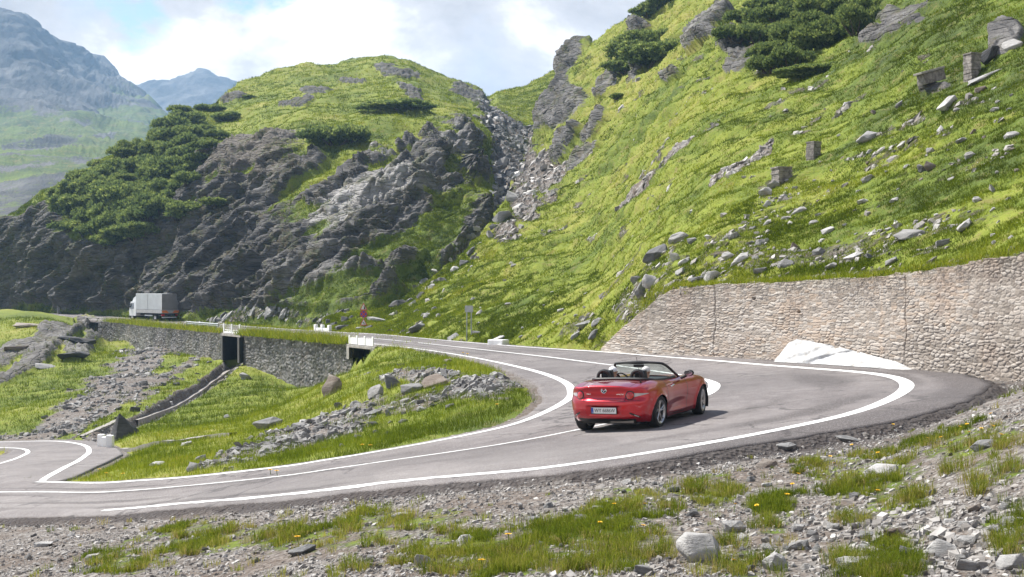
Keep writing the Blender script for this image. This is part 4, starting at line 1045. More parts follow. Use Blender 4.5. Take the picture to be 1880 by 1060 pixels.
def stone_wall(name, base, top, res_s, res_h, su, sv, depth, mat, label, cracks=(), holes=(), batter=.12, seed=3, cap=.9, ragged=.07):
    """base, top: matching polylines in space. The wall faces away from the hill; its stones stand out of it."""
    base, top = np.asarray(base), np.asarray(top)
    L = np.linalg.norm(np.diff(base[:, :2], axis=0), axis=1).sum()
    ns = int(L / res_s); Hm = (top[:, 2] - base[:, 2]).max(); nh = int(Hm / res_h)
    bl = np.linspace(0, 1, len(base)); ub = np.linspace(0, 1, ns)
    b = np.stack([np.interp(ub, bl, base[:, k]) for k in range(3)], 1); tp = np.stack([np.interp(ub, bl, top[:, k]) for k in range(3)], 1)
    tp[:, 2] += ragged * fbm(np.stack([ub * L * 2.2, ub * 0, ub * 0], 1), 4, seed) + ragged * .8 * (voro(np.stack([ub * L / .45, ub * 0 + .5], 1), seed)[2] - .5)
    u = np.linspace(0, 1, nh)[:, None, None]
    g = b[None] * (1 - u) + tp[None] * u
    tg = np.gradient(b[:, :2], axis=0); tg /= np.linalg.norm(tg, axis=1, keepdims=True)
    nrm = np.stack([tg[:, 1], -tg[:, 0], 0 * tg[:, 0]], 1); nrm *= np.sign(-(nrm[:, :2] * b[:, :2]).sum(1))[:, None]
    s_m = np.repeat((ub * L)[None], nh, 0).ravel(); h_m = (g[..., 2] - b[None, :, 2] + b[None, :, 2] * .0).ravel()
    zz = g[..., 2].ravel()
    wx = .85 * fbm(np.stack([s_m * 1.5, zz * 1.5, 0 * zz], 1), 3, seed + 1); wy = .75 * fbm(np.stack([s_m * 1.2, zz * 1.2, 0 * zz + 5], 1), 3, seed + 2)
    c2 = np.stack([s_m / su + wx, zz / sv + wy], 1)
    d1, gap, cid = voro(c2, seed)
    big = fbm(np.stack([s_m * .35, zz * .5, 0 * zz], 1), 4, seed + 5)
    fine = fbm(np.stack([s_m * 7, zz * 11, 0 * zz], 1), 5, seed + 6, .65)
    plast = sstep(-.45, .3, fbm(np.stack([s_m * .9, zz * 1.3, 0 * zz + 9], 1), 4, seed + 12)); rel = sstep(.02, .30, gap) * (.35 + .9 * cid) * (1 - .55 * plast) + .3 * plast
    disp = depth * (rel - .4) + .05 * big + .55 * depth * fine
    gp = (1 - sstep(.03, .17, gap)) * (1 - .8 * plast) * (.5 + .8 * _hash((cid * 9999).astype(int), (cid * 77).astype(int), (cid * 7).astype(int), 3))
    for (su0, dz, wd) in cracks:
        k = np.exp(-((s_m - su0 * L - .12 * fbm(np.stack([zz * 2, zz * 0, zz * 0], 1), 3, 9)) / wd) ** 2); disp -= .12 * k; gp = np.maximum(gp, k)
    for (us, uh, r_) in holes:
        k = np.exp(-(((s_m - us * L) / r_) ** 2 + ((np.repeat(u[:, 0, 0], ns) - uh) * Hm / r_) ** 2) ** 2); disp -= .25 * k; gp = np.maximum(gp, k)
    P_ = g.reshape(-1, 3) + np.tile(nrm, (nh, 1)) * (disp - batter * np.repeat(u[:, 0, 0], ns))[:, None]
    bk1 = P_.reshape(nh, ns, 3)[-1] - nrm * cap * .5; bk2 = bk1 - nrm * cap * .5; bk2[:, 2] -= .25
    V = np.concatenate([P_, bk1, bk2]); 
    ex = lambda a: np.concatenate([a, a[-ns:], a[-ns:]])
    me = mesh_np(name, V, grid_faces(nh + 2, ns), dict(tone=ex(np.clip(cid + .25 * big, 0, 1)), gap=ex(np.clip(gp, 0, 1)), warmth=ex(np.clip(.5 + .5 * fbm(np.stack([np.floor(c2[:, 0]), np.floor(c2[:, 1]), 0 * zz], 1) * 3.7, 2, seed + 9) + .5 * big, 0, 1))), smooth=True)
    o = new_obj(name, me, mat)
    return tag(o, label, 'wall'), b, tp, nrm
wpx = np.linspace(1100, 2500, 80)
ybase = np.interp(wpx, [a[0] for a in WB], [a[1] for a in WB]); ytop = np.interp(wpx, [a for a, b in WT], [b for a, b in WT])
bpt = PA(np.stack([wpx, ybase + 3, wall_Y(wpx)], 1)); bpt[:, 2] -= .25; tpt = PA(np.stack([wpx, np.minimum(ytop, ybase - 1), wall_Y(wpx)], 1))
stone_wall('retaining_wall', bpt, tpt, .02, .02, .225, .088, .030, M_wall, 'long pale rubble stone retaining wall along the outside of the hairpin',
           cracks=[(.635, 0, .03), (.15, 0, .015), (.40, 0, .012)], holes=[(.60, .68, .085), (.72, .62, .09), (.715, .42, .06), (.655, .25, .07), (.26, .66, .06), (.2, .8, .06), (.45, .5, .05)])

wall_fringe = [tuple(x) for x in tpt[4:]]
fringe('grass', 'grass and herbs hanging over the top of the pale wall', np.array(wall_fringe) + np.array([0, .35, .02]), .26, 1500, 63, .5, .22, 9, .014)
# ---- the walls that carry the far road above the ravine
px_I, py_I = to_px(I)
def along_I(pa, pb, n, off=.95):
    k = np.arange(260, NS); s = np.interp(np.linspace(pa, pb, n), px_I[k][::-1], k[::-1].astype(float))
    q = np.stack([np.interp(s, np.arange(NS), I[:, j]) for j in range(3)], 1); a = np.stack([np.interp(s, np.arange(NS), across[:, j]) for j in range(3)], 1)
    return q - a * off, a
def foot(p, depth=.35):
    b = p.copy()
    for i in range(len(b)): b[i, 2] = min(drop(p[i, 0], p[i, 1]) - depth, p[i, 2] - .5)
    return b
def ravine_wall(pa, pb, label, dz=0.0, seed=5, n=30):
    tp, a = along_I(pa, pb, n); tp[:, 2] += dz
    bs = foot(tp - a * .5 * np.array([1, 1, 0])); bs[:, :2] = tp[:, :2]
    return stone_wall('retaining_wall', bs, tp, .06, .06, .42, .22, .10, M_wall2, label, seed=seed, cap=1.0, ragged=.1)
ravine_wall(453, 652, 'dark stone wall under the far road between the two white parapets', seed=5)
ravine_wall(190, 417, 'long dark stone wall under the road by the truck, left of the culvert', seed=8, dz=-.1)
for a_, b_, s_ in [(455, 640, 61), (200, 414, 62)]:
    q, aa = along_I(a_, b_, 60, .8); q[:, 2] -= .05
    fringe('grass', 'grass hanging over the top of the wall under the far road', q, .75, 1100, s_, .55, .3, 8, .035)

# ---- culverts with white parapets
M_conc = simple('old_concrete', (.30, .28, .26), .9, .2, 3, .01)
M_white = simple('whitewash', (.78, .78, .77), .75, .06, 4, .004)
M_culvert_shade = simple('culvert_shade', (.06, .058, .055), .95)
def frame_at(pa, pb, off):
    q, a = along_I(pa, pb, 2, off); x = Vector(q[1] - q[0]); L = x.length; mid_ = Vector((q[0] + q[1]) / 2)
    xn = x.normalized(); nn = Vector((-a[0][0], -a[0][1], 0)).normalized(); up = xn.cross(nn); 
    if up.z < 0: xn = -xn; up = xn.cross(nn)
    return Matrix(((xn.x, nn.x, up.x, mid_.x), (xn.y, nn.y, up.y, mid_.y), (xn.z, nn.z, up.z, mid_.z), (0, 0, 0, 1))), L
def culvert(pa, pb, label, deep, parap, wide_over=.35):
    M, L = frame_at(pa, pb, .95)
    root = empty('culvert_bridge', M.translation); tag(root, label, 'bridge')
    Mi = Matrix.Translation(-M.translation) @ M
    MB().box((0, -.35, -.32), (L + .9, 1.5, .34), Mi, .03).build('deck_slab', M_conc, root)
    for s in (-1, 1):
        MB().box((s * (L / 2 + .12), -2.0, -.49 - deep / 2), (.5, 5.2, deep), Mi, .02).build('abutment', M_wall2 if deep > 2 else M_conc, root)
    MB().box((0, -4.4, -.49 - deep / 2), (L, .3, deep), Mi).build('shade_backing', M_culvert_shade, root)  # near-black sheet closing the opening; the inner shade is put into its colour
    p = MB(); 
    kind, n, hgt = parap
    if kind == 'posts': p.box((0, .12, .34), (L + .1, .08, .10), Mi, .02).box((0, .12, .02), (L + .3, .2, .2), Mi, .02)
    else: p.box((0, .12, .36), (L + .3, .14, .84), Mi, .02)
    par = p.build('parapet', M_white, root)
    for k in range(n):
        x = -L / 2 + L * k / (n - 1)
        q = MB().box((x, .12, hgt / 2 - .06), (.24, .26, hgt), Mi, .05)
        q.build('post', M_white, par)
    return root
tag_c1 = culvert(420, 449, 'narrow dark culvert bridge with three white posts in the wall under the far road', 3.4, ('posts', 3, 1.25))
tag_c2 = culvert(648, 690, 'low culvert bridge with a solid white parapet of four bumps above the grass', 1.5, ('solid', 4, 1.12))
# far side parapet
def far_parapet():
    k = np.arange(260, NS); pxo, _ = to_px(O)
    s = np.interp([605, 580], pxo[k][::-1], k[::-1].astype(float))
    q = np.stack([np.interp(s, np.arange(NS), O[:, j]) for j in range(3)], 1)
    a, b = Vector(q[0]), Vector(q[1]); x = (b - a); L = x.length; x.normalize(); m = (a + b) / 2; n_ = Vector((-x.y, x.x, 0)).normalized(); up = x.cross(n_)
    if up.z < 0: n_ = -n_; up = x.cross(n_)
    M = Matrix(((x.x, n_.x, up.x, 0), (x.y, n_.y, up.y, 0), (x.z, n_.z, up.z, 0), (0, 0, 0, 1)))
    r = empty('parapet', m); tag(r, 'low white parapet with three posts on the far roadside below the cliff', 'parapet')
    MB().box((0, 0, .06), (L + .2, .16, .34), M, .02).build('panel', M_white, r)
    for t_ in (-.5, 0, .5): MB().box((t_ * L, 0, .16), (.36, .26, .64), M, .08).build('post', M_white, r)
far_parapet()
# broken white parapet beside the lower hairpin
p0, _ = hit(190, 819); p1, _ = hit(202, 820)
r = empty('parapet', p0); tag(r, 'broken white parapet stub at the edge of the lower hairpin beside the boulder', 'parapet')
for px_, w_m, h_ in [(186, .26, .56), (193, .24, .5), (202, .27, .62)]:
    q, _ = hit(px_, 819.5 + (px_ - 186) * .12)
    MB().box((q.x - p0.x, q.y - p0.y, h_ / 2 - .06), (w_m, .3, h_), None, .05).build('post', M_white, r)
MB().box(((p1.x - p0.x) * .45, (p1.y - p0.y) * .45 + .02, .12), (.6, .16, .34), None, .02).build('panel', M_white, r)

# ---- low guard rail left of the first culvert
M_galv = simple('galvanised_steel', (.36, .38, .40), .45, .12, 5, 0, Metallic=.7)
q, a = along_I(348, 405, 14, .45)
r = empty('guard_rail', q[0]); tag(r, 'low grey steel guard rail on the road edge between truck and culvert', 'guard rail')
mb = MB()
for dz in (.42, .55): mb.tube([Vector(p_) - Vector(q[0]) + Vector((0, 0, dz)) for p_ in q], .075, 6)
mb.build('rail', M_galv, r)
for k in range(0, 14, 3): MB().box(tuple(Vector(q[k]) - Vector(q[0]) + Vector((0, 0, .22))), (.12, .12, .75)).build('post', M_galv, r)

# ---- concrete kerbs of the drain
def kerb(px_pts, label, w=.26, h=.34, lift=.10, n=70):
    pp = spline([tuple(hit(x, y)[0]) for x, y in px_pts], n)
    for i in range(n): pp[i, 2] = drop(pp[i, 0], pp[i, 1])
    for _ in range(40): pp[1:-1, 2] = (pp[:-2, 2] + pp[1:-1, 2] * 2 + pp[2:, 2]) / 4
    tg = np.gradient(pp[:, :2], axis=0); tg /= np.linalg.norm(tg, axis=1, keepdims=True); nr_ = np.stack([-tg[:, 1], tg[:, 0]], 1)
    prof = [(-w / 2, -h), (-w / 2, lift), (w / 2, lift), (w / 2, -h)]
    g = np.stack([np.concatenate([pp[:, :2] + nr_ * a, pp[:, 2:] + b], 1) for a, b in prof], 1)
    g[..., 2] += .03 * fbm(np.stack([np.arange(n) * .3, 0 * pp[:, 0], 0 * pp[:, 0]], 1), 3, 4)[:, None]
    o = new_obj('drain_kerb', mesh_np('drain_kerb', g.reshape(-1, 3), grid_faces(n, 4), smooth=False), M_conc)
    return tag(o, label, 'kerb')
kerb([(449, 668), (415, 690), (365, 722), (330, 744), (285, 763), (249, 774)], 'long straight concrete kerb running down the ravine from the culvert')
kerb([(226, 828), (270, 822), (330, 813), (385, 805), (428, 800)], 'curved concrete kerb across the grass above the lower bend', .3, .3, .12)
kerb([(150, 804), (180, 790), (205, 779), (226, 771)], 'short concrete kerb on the scree side of the boulder')

# ---- white bank at the foot of the right wall
def white_bank():
    px_ = np.linspace(1424, 1672, 130); 
    top = np.interp(px_, [1424, 1436, 1450, 1462, 1480, 1540, 1600, 1645, 1672], [660, 645, 628, 623, 625, 637, 652, 664, 678])
    base = np.interp(px_, [1424, 1500, 1600, 1672], [661, 664.5, 670.5, 678.5])
    yw = wall_Y(px_)
    rows_ = []
    for u in np.linspace(0, 1, 22):
        yd = yw - .62 * (1 - u) ** 1.2 + .02 * u - .10
        zb = (HY - base) * (yw - .62) * SC / F; zt = (HY - np.minimum(top, base)) * yw * SC / F
        z = zb + (zt - zb) * u ** .9 - .06 * (1 - u)
        rows_.append(np.stack([(px_ - CX) * yd * SC / F, yd * SC, z], 1))
    g = np.array(rows_); s = g.reshape(-1, 3)
    rg = fbm(np.stack([s[:, 0] * 5 + s[:, 1] * 3, s[:, 2] * .9, 0 * s[:, 0]], 1), 4, 6) * .10 + .14 * fbm(s * 1.3, 4, 8)
    s = s + np.array([-.8, -.6, .1]) * rg[:, None]
    t = NT('packed_white'); co = t.coord()
    c = t.mix(t.rng(t.noise(co, 3, 5, .6), .40, .75), (.50, .51, .52), (.33, .315, .29))
    m = t.end(t.bsdf(c, .7, t.bump(t.noise(co, 9, 5), .4, .04)))
    o = new_obj('white_bank', mesh_np('white_bank', s, grid_faces(22, 130)), m)
    tag(o, 'smooth white bank leaning against the foot of the pale stone wall', 'bank')
white_bank()
p, _ = hit(915, 633)
mb = MB(); mb.box((0, 0, .10), (1.0, .6, .34), Matrix.Rotation(R(-38), 4, 'Z'), .06)
o = mb.build('concrete_slab', M_white); o.location = p; tag(o, 'flat white slab lying on the far verge right of the grey signboard', 'slab')

# ---- ruined masonry pillars on the slope
M_pillar = simple('pillar_masonry', (.20, .182, .168), .95, .45, 5, .05)
def pillar(px, py, wpx, hpx, label, lean=0, slab=False, rz=.5):
    p, n = hit(px, py); s = p.y / F
    w, h = wpx * s, hpx * s
    r = empty('masonry_pillar', p, (0, 0, rz)); tag(r, label, 'pillar')
    mb = MB(); k = 9
    for i in range(k):      # courses of uneven stone
        z0 = -.25 + (h + .25) * i / k; z1 = -.25 + (h + .25) * (i + 1) / k
        j = random.uniform(-.02, .02) * w
        mb.box((j * 1.6 + lean * (z0 + z1) / 2, random.uniform(-.02, .02), (z0 + z1) / 2), (w * random.uniform(.94, 1.0), w * random.uniform(.92, 1.0), (z1 - z0) * .97), None, .02)
    mb.build('shaft', M_pillar, r)
    mb = MB(); mb.box((lean * h, 0, h + .03), (w * 1.03, w * 1.03, .07), None, .02); mb.build('top_course', M_pillar, r)
pillar(1785, 143, 23, 42, 'tall square ruined stone pillar high on the slope below the dark boulder', rz=.35)
pillar(1493, 292, 20, 29, 'short square stone pillar standing alone halfway up the slope', .05, rz=.6)
pillar(1436, 333, 29, 23, 'squat broken masonry block with pale slabs at its foot', -.08, rz=.3)
p, n = hit(1712, 152); s = p.y / F
r = empty('masonry_pillar', p, (0, 0, .3)); tag(r, 'toppled slanting masonry stub lying left of the tall pillar', 'pillar')
mb = MB(); mb.box((0, 0, .25), (46 * s, 22 * s, 20 * s), Matrix.Rotation(R(-16), 4, 'Y'), .04); mb.build('shaft', M_pillar, r)
mb = MB(); mb.box((-2 * s, -1 * s, .25 + 12 * s), (52 * s, 25 * s, 4 * s), Matrix.Rotation(R(-16), 4, 'Y'), .02); mb.build('cap_slab', M_conc, r)

# ================================================================ road signs
M_red = simple('sign_red', (.52, .03, .03), .5, .1, 4); M_swhite = simple('sign_white', (.75, .75, .74), .5, .05); M_blue = simple('sign_blue', (.03, .08, .42), .5, .1); M_black = simple('sign_black', (.02, .02, .02), .6)
def sign_stack():
    p, n = hit(667.5, 602); s = p.y / F
    r = empty('road_sign', p, (0, 0, .12)); tag(r, 'stack of three red edged warning signs on a post beside the stream boulders', 'sign')
    zf = lambda y: (602 - y) * s
    MB().tube([(0, .06, -.4), (0, .06, zf(556))], .04, 10).build('post', M_galv, r, True)
    def tri(w, h, z0): return [(-w / 2, z0), (w / 2, z0), (0, z0 + h)]
    def plate(name, outl, mat, dy, th, par): 
        return MB().prism(outl, th, Matrix.Translation((0, dy, 0))).build(name, mat, par)
    for (yb, yt, sym) in ((570, 556.3, 'rocks'), (598, 584.3, 'bend')):
        w, h, z0 = 13.6 * s, (yb - yt) * s, zf(yb)
        a = plate('triangle_plate', tri(w, h, z0), M_red, 0, .02, r)
        plate('face', tri(w * .70, h * .70, z0 + h * .12), M_swhite, -.014, .012, a)
        if sym == 'rocks':
            plate('symbol', [(w * .02, z0 + h * .15), (w * .27, z0 + h * .15), (w * .20, z0 + h * .36), (w * .10, z0 + h * .56), (w * .03, z0 + h * .66), (w * .05, z0 + h * .35)], M_black, -.024, .012, a)
        else:
            plate('symbol', [(-w * .13, z0 + h * .42), (-w * .02, z0 + h * .47), (w * .13, z0 + h * .30), (w * .10, z0 + h * .20), (w * .0, z0 + h * .30)], M_black, -.024, .012, a)
    cz, rr = zf(577), 6.7 * s
    circ = lambda r_, n_=28: [(r_ * math.cos(2 * math.pi * k / n_), cz + r_ * math.sin(2 * math.pi * k / n_)) for k in range(n_)]
    c = plate('round_plate', circ(rr), M_red, 0, .02, r)
    plate('face', circ(rr * .80), M_blue, -.014, .012, c)
    for sg in (-1, 1):
        d, e = rr * .60, rr * .12
        plate('cross_bar', [(-d + e, cz - sg * d - e * sg * 0 - e), (-d - e, cz - sg * d + e), (d - e, cz + sg * d + e), (d + e, cz + sg * d - e)] if sg == 1 else [(-d - e, cz + d - e), (-d + e, cz + d + e), (d + e, cz - d + e), (d - e, cz - d - e)], M_red, -.024 - .003 * sg, .012, c)
sign_stack()
def grey_board():
    p, n = hit(861, 621); s = p.y / F
    r = empty('road_sign', p, (0, 0, -.15)); tag(r, 'blank grey back of a signboard on two thin posts by the far verge', 'sign')
    MB().box((0, 0, (621 - 567.5) * s), (15 * s, .04, 12 * s), None, .01).build('board', M_galv, r)
    MB().box((0, .03, (621 - 565) * s), (15 * s, .03, .05)).build('bracket', M_galv, r)
    for x in (-4.2, 4.2): MB().tube([(x * s, .05, -.3), (x * s, .05, (621 - 562) * s)], .035, 8).build('post', M_galv, r, True)
grey_board()
# ================================================================ red roadster
def crv(x, xs, ys):
    """Smooth (monotone cubic) curve through points."""
    xs = np.asarray(xs, float); ys = np.asarray(ys, float); x = np.clip(x, xs[0], xs[-1])
    h = np.diff(xs); d = np.diff(ys) / h
    m = np.zeros(len(xs)); m[0], m[-1] = d[0], d[-1]
    for i in range(1, len(xs) - 1):
        m[i] = 0 if d[i - 1] * d[i] <= 0 else 3 * (h[i - 1] + h[i]) / ((2 * h[i] + h[i - 1]) / d[i - 1] + (h[i] + 2 * h[i - 1]) / d[i])
    i = np.clip(np.searchsorted(xs, x) - 1, 0, len(h) - 1); t = (x - xs[i]) / h[i]
    return ((1 + 2 * t) * (1 - t) ** 2 * ys[i] + t * (1 - t) ** 2 * h[i] * m[i] + t * t * (3 - 2 * t) * ys[i + 1] + t * t * (t - 1) * h[i] * m[i + 1])
WBASE, WR = 2.31, .308
def smax(a, b, k):
    h = np.clip(.5 + .5 * (a - b) / k, 0, 1)
    return b * (1 - h) + a * h + k * h * (1 - h)
def bodyF(x, y, z):
    a = np.abs(y)
    Tc = crv(x, [-.85, -.74, -.60, -.35, 0, .6, 1.3, 1.62, 1.9, 2.3, 2.7, 2.95, 3.12], [.895, .905, .922, .948, .958, .93, .925, .915, .885, .825, .745, .66, .55])
    Tf = crv(x, [-.85, -.6, -.3, 0, .3, .7, 1.2, 1.55, 1.95, 2.25, 2.6, 2.9, 3.12], [.80, .875, .93, .945, .925, .90, .895, .905, .905, .875, .80, .70, .58])
    k = sstep(.30, .66, a)
    T = Tc * (1 - k) + Tf * k - .55 * np.clip(a - .66, 0, 1) ** 2 - .05 * (1 - k) * (a / .5) ** 2 * .4
    Wp = crv(x, [-.85, -.70, -.55, -.3, 0, .35, .8, 1.2, 1.7, 2.1, 2.4, 2.7, 2.92, 3.05, 3.12], [.60, .73, .795, .845, .868, .858, .835, .832, .845, .862, .862, .82, .74, .60, .42])
    s = crv(z, [.12, .2, .3, .42, .55, .64, .72, .80, .88, .96], [-.12, -.075, -.045, -.022, -.002, 0, -.010, -.035, -.085, -.16])
    r0 = np.hypot(x, z - WR); r1 = np.hypot(x - WBASE, z - WR)
    sc_ = -.032 * np.exp(-((x - 1.15) / .52) ** 2) * np.exp(-((z - .43) / .13) ** 2) + .018 * np.exp(-((x - 1.05) / .7) ** 2) * np.exp(-((z - .27) / .035) ** 2)
    fl = .022 * (np.exp(-((r0 - .37) / .05) ** 2) + np.exp(-((r1 - .37) / .05) ** 2)) * (z < .9)
    Fs = a - (Wp + s + sc_ + fl)
    Xr = crv(z, [.15, .22, .28, .36, .45, .55, .605, .64, .70, .78, .84, .875, .905, .96], [-.55, -.66, -.735, -.782, -.80, -.80, -.79, -.765, -.742, -.736, -.750, -.768, -.765, -.70])
    rc = crv(a, [0, .25, .45, .60, .70, .78, .86], [0, .006, .028, .075, .14, .23, .36])
    pl = .035 * sstep(.36, .30, a) * sstep(.325, .345, z) * sstep(.53, .50, z)
    hollow = .02 * np.exp(-((z - .67) / .05) ** 2) * sstep(.45, .35, a)
    Fr = (Xr + rc + pl + hollow) - x
    Xf = 3.115 - .10 * np.clip((z - .45) / .3, -1, 1) ** 2 - crv(a, [0, .3, .5, .65, .78, .86], [0, .03, .10, .20, .36, .55])
    Ff = x - Xf
    B = .155 + .03 * sstep(.2, -.6, x) + .05 * sstep(-.5, -.75, x) + .03 * sstep(2.6, 3.0, x)
    f = smax(z - T, Fs, .075)
    f = smax(f, Fr, .035); f = smax(f, Ff, .08)
    return smax(f, B - z, .03)
def solve(o, d, tmax=2.2, n=44):
    lo_ = np.zeros(len(o)); hi_ = np.full(len(o), tmax)
    for _ in range(n):
        m = (lo_ + hi_) / 2; p = o + d * m[:, None]
        ins = bodyF(p[:, 0], p[:, 1], p[:, 2]) < 0
        lo_ = np.where(ins, m, lo_); hi_ = np.where(ins, hi_, m)
    return o + d * hi_[:, None]
ZS, XA, XB = .56, -.30, 2.7
ph = np.linspace(0, np.pi / 2, 46)[:-1]; xm = np.arange(XA, XB, .0185); pf = np.linspace(np.pi / 2, 0, 34)
NV = 220
th = np.linspace(0, 2 * np.pi, NV, endpoint=False)
ring = np.stack([0 * th, np.cos(th), np.sin(th)], 1)
og, dg_ = [], []
for q in ph: og.append(np.tile([[XA, 0, ZS]], (NV, 1))); dg_.append(np.array([[-math.cos(q), 0, 0]]) + ring * max(math.sin(q), 1e-3))
for x in xm: og.append(np.tile([[x, 0, ZS]], (NV, 1))); dg_.append(ring.copy())
for q in pf: og.append(np.tile([[XB, 0, ZS]], (NV, 1))); dg_.append(np.array([[math.cos(q), 0, 0]]) + ring * max(math.sin(q), 1e-3))
BP = solve(np.concatenate(og), np.concatenate(dg_))
NU = len(og)
vi = np.arange(NU * NV).reshape(NU, NV)
bf = np.stack([vi[:-1], np.roll(vi, -1, 1)[:-1], np.roll(vi, -1, 1)[1:], vi[1:]], -1).reshape(-1, 4)
# wheel arches: pull nearby points onto the rim of the arch, drop what lies inside
AR = .352
dead = np.zeros(NU * NV, bool)
for cx_ in (0, WBASE):
    dx, dz = BP[:, 0] - cx_, BP[:, 2] - (WR + .012)
    rr = np.hypot(dx, dz); side = np.abs(BP[:, 1]) > .5
    snap = side & (np.abs(rr - AR) < .016)
    kk = AR / np.maximum(rr, 1e-6); BP[snap, 0] = cx_ + dx[snap] * kk[snap]; BP[snap, 2] = WR + .012 + dz[snap] * kk[snap]
    dead |= side & (rr < AR - .016)
fc = BP[bf].mean(1)
alive = ~dead[bf].any(1)
ck = (fc[:, 2] > .80) & (np.abs(fc[:, 1]) < .615 - .04 * sstep(1.1, 1.5, fc[:, 0])) & (fc[:, 0] > .03) & (fc[:, 0] < 1.56 - .22 * (np.abs(fc[:, 1]) / .6) ** 2)
alive &= ~ck
mi = np.zeros(len(bf), np.int32)
mi[(fc[:, 2] < .268) & (fc[:, 0] < -.45) & (np.abs(fc[:, 1]) < .60)] = 1
mi[(fc[:, 2] < .195)] = 1
door_f = (fc[:, 0] > .43) & (fc[:, 0] < 1.50) & (fc[:, 2] > .235) & (np.abs(fc[:, 1]) > .58)
seam_f = (fc[:, 0] > .41) & (fc[:, 0] < 1.52) & (fc[:, 2] > .222) & (np.abs(fc[:, 1]) > .58) & ~door_f
mi[seam_f] = 1
t = NT('red_car_paint'); co = t.coord()
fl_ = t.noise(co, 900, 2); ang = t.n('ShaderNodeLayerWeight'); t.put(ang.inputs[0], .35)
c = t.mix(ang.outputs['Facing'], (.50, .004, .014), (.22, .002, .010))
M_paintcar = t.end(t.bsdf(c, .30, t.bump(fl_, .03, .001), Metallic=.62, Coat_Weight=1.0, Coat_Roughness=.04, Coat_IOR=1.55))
M_trim = simple('black_trim', (.016, .016, .017), .5, .15, 8); M_rubber = simple('tyre_rubber', (.020, .020, .021), .85, .2, 12)
M_rim = simple('polished_alloy', (.42, .42, .43), .28, .1, 9, 0, Metallic=.9); M_gun = simple('gunmetal_alloy', (.055, .056, .06), .4, .1, 9, 0, Metallic=.6)
M_chrome = simple('chrome', (.82, .82, .83), .12, .03, 5, 0, Metallic=1.0); M_leather = simple('black_leather', (.022, .022, .024), .55, .2, 14, .004)
M_redlens = simple('red_lens', (.45, .006, .010), .15, .1, 9, 0, Coat_Weight=1.0); M_clear = simple('clear_lens', (.42, .38, .38), .15, .12, 30, 0, Coat_Weight=1.0)
M_steel = simple('exhaust_steel', (.20, .19, .18), .35, .1, 8, 0, Metallic=.9)

# --- where it stands
SLOPE = math.atan2(*(lambda a, b: (b.z - a.z, math.hypot(b.x - a.x, b.y - a.y)))(hit(1207, 786)[0], hit(1286, 760)[0])) if False else 0
def solve_pose(px, py, head):
    p, _ = hit(px, py)
    return p
HEAD = R(29)                      # heading, to the right of straight ahead
fwd = Vector((math.sin(HEAD), math.cos(HEAD), 0)); lft = Vector((-math.cos(HEAD), math.sin(HEAD), 0))
prr, _ = hit(1206, 784)             # where the right rear tyre meets the road
CS = prr.y / 24.25                  # the car is drawn at the size its distance calls for
base = prr + lft * (.752 * CS)
def gz(x, y):
    h = RBVH.ray_cast(Vector((x, y, 5)), Vector((0, 0, -1))); return h[0].z if h[0] is not None else prr.z
gw = {}
for nm_, xx, yy in (('rr', 0, -.752), ('rl', 0, .752), ('fr', WBASE, -.748), ('fl', WBASE, .748)):
    q = base + fwd * xx * CS + lft * yy * CS; gw[nm_] = gz(q.x, q.y)
print('CAR scale', CS, {k: round(v, 3) for k, v in gw.items()}, base)
zr_, zf_ = (gw['rr'] + gw['rl']) / 2, (gw['fr'] + gw['fl']) / 2
pitch = math.atan2(zf_ - zr_, WBASE * CS)
roll = .35 * math.atan2(gw['rl'] - gw['rr'], 1.5 * CS)
car = empty('convertible_car', (base.x, base.y, zr_ + .0))
yaw = math.pi / 2 - HEAD
Mcar = Matrix.Translation(car.location) @ Matrix.Rotation(yaw, 4, 'Z') @ Matrix.Rotation(-pitch, 4, 'Y') @ Matrix.Rotation(roll, 4, 'X') @ Matrix.Scale(CS, 4)
car.matrix_world = Mcar; bpy.context.view_layer.update()
tag(car, 'glossy red open top two seat roadster cornering through the hairpin', 'car')

def sub_mesh(name, fsel, mats, mids, parent, extra=None):
    f = bf[fsel]; u, inv = np.unique(f, return_inverse=True)
    me = mesh_np(name, BP[u], inv.reshape(-1, 4), smooth=True, mi=mids[fsel])
    return new_obj(name, me, mats, parent)
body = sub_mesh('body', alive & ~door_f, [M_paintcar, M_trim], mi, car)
for s in (-1, 1):
    d_ = sub_mesh('door', alive & door_f & (np.sign(fc[:, 1]) == s), [M_paintcar, M_trim], mi, car)
    hx, hz = .62, .775
    hp = solve(np.array([[hx + .11 * k, 0, hz + .012 * k] for k in (0, .5, 1, 1.5, 2)]), np.tile([[0, s, 0]], (5, 1)).astype(float))
    MB().tube([Vector(p) + Vector((0, s * (.004 if i in (0, 4) else .022), 0)) for i, p in enumerate(hp)], [.010, .014, .015, .014, .010], 8).build('handle', M_chrome if s < 0 else M_paintcar, d_, True)

def patch(name, ysz, mat, parent, lift=.006, axis='x', thick=0):
    """ysz: grid (n, m, 2) of (y, z) laid on the tail, or (x, z) on a flank."""
    g = np.asarray(ysz, float); n, m = g.shape[:2]; q = g.reshape(-1, 2)
    if axis == 'x': pos = solve(np.stack([q[:, 0] * 0 + .1, q[:, 0], q[:, 1]], 1), np.tile([[-1.0, 0, 0]], (len(q), 1))); pos[:, 0] -= lift
    else: pos = solve(np.stack([q[:, 0], q[:, 0] * 0, q[:, 1]], 1), np.tile([[0, float(axis), 0]], (len(q), 1))); pos[:, 1] += axis * lift
    return new_obj(name, mesh_np(name, pos, [grid_faces(n, m)], smooth=True), mat, parent)
def disc_grid(cy, cz, r0, r1, n=28):
    a = np.linspace(0, 2 * np.pi, n + 1)
    return np.array([[(cy + r * math.cos(q), cz + r * math.sin(q)) for q in a] for r in np.linspace(r0, r1, 5)])
LZ, LY = .715, .525
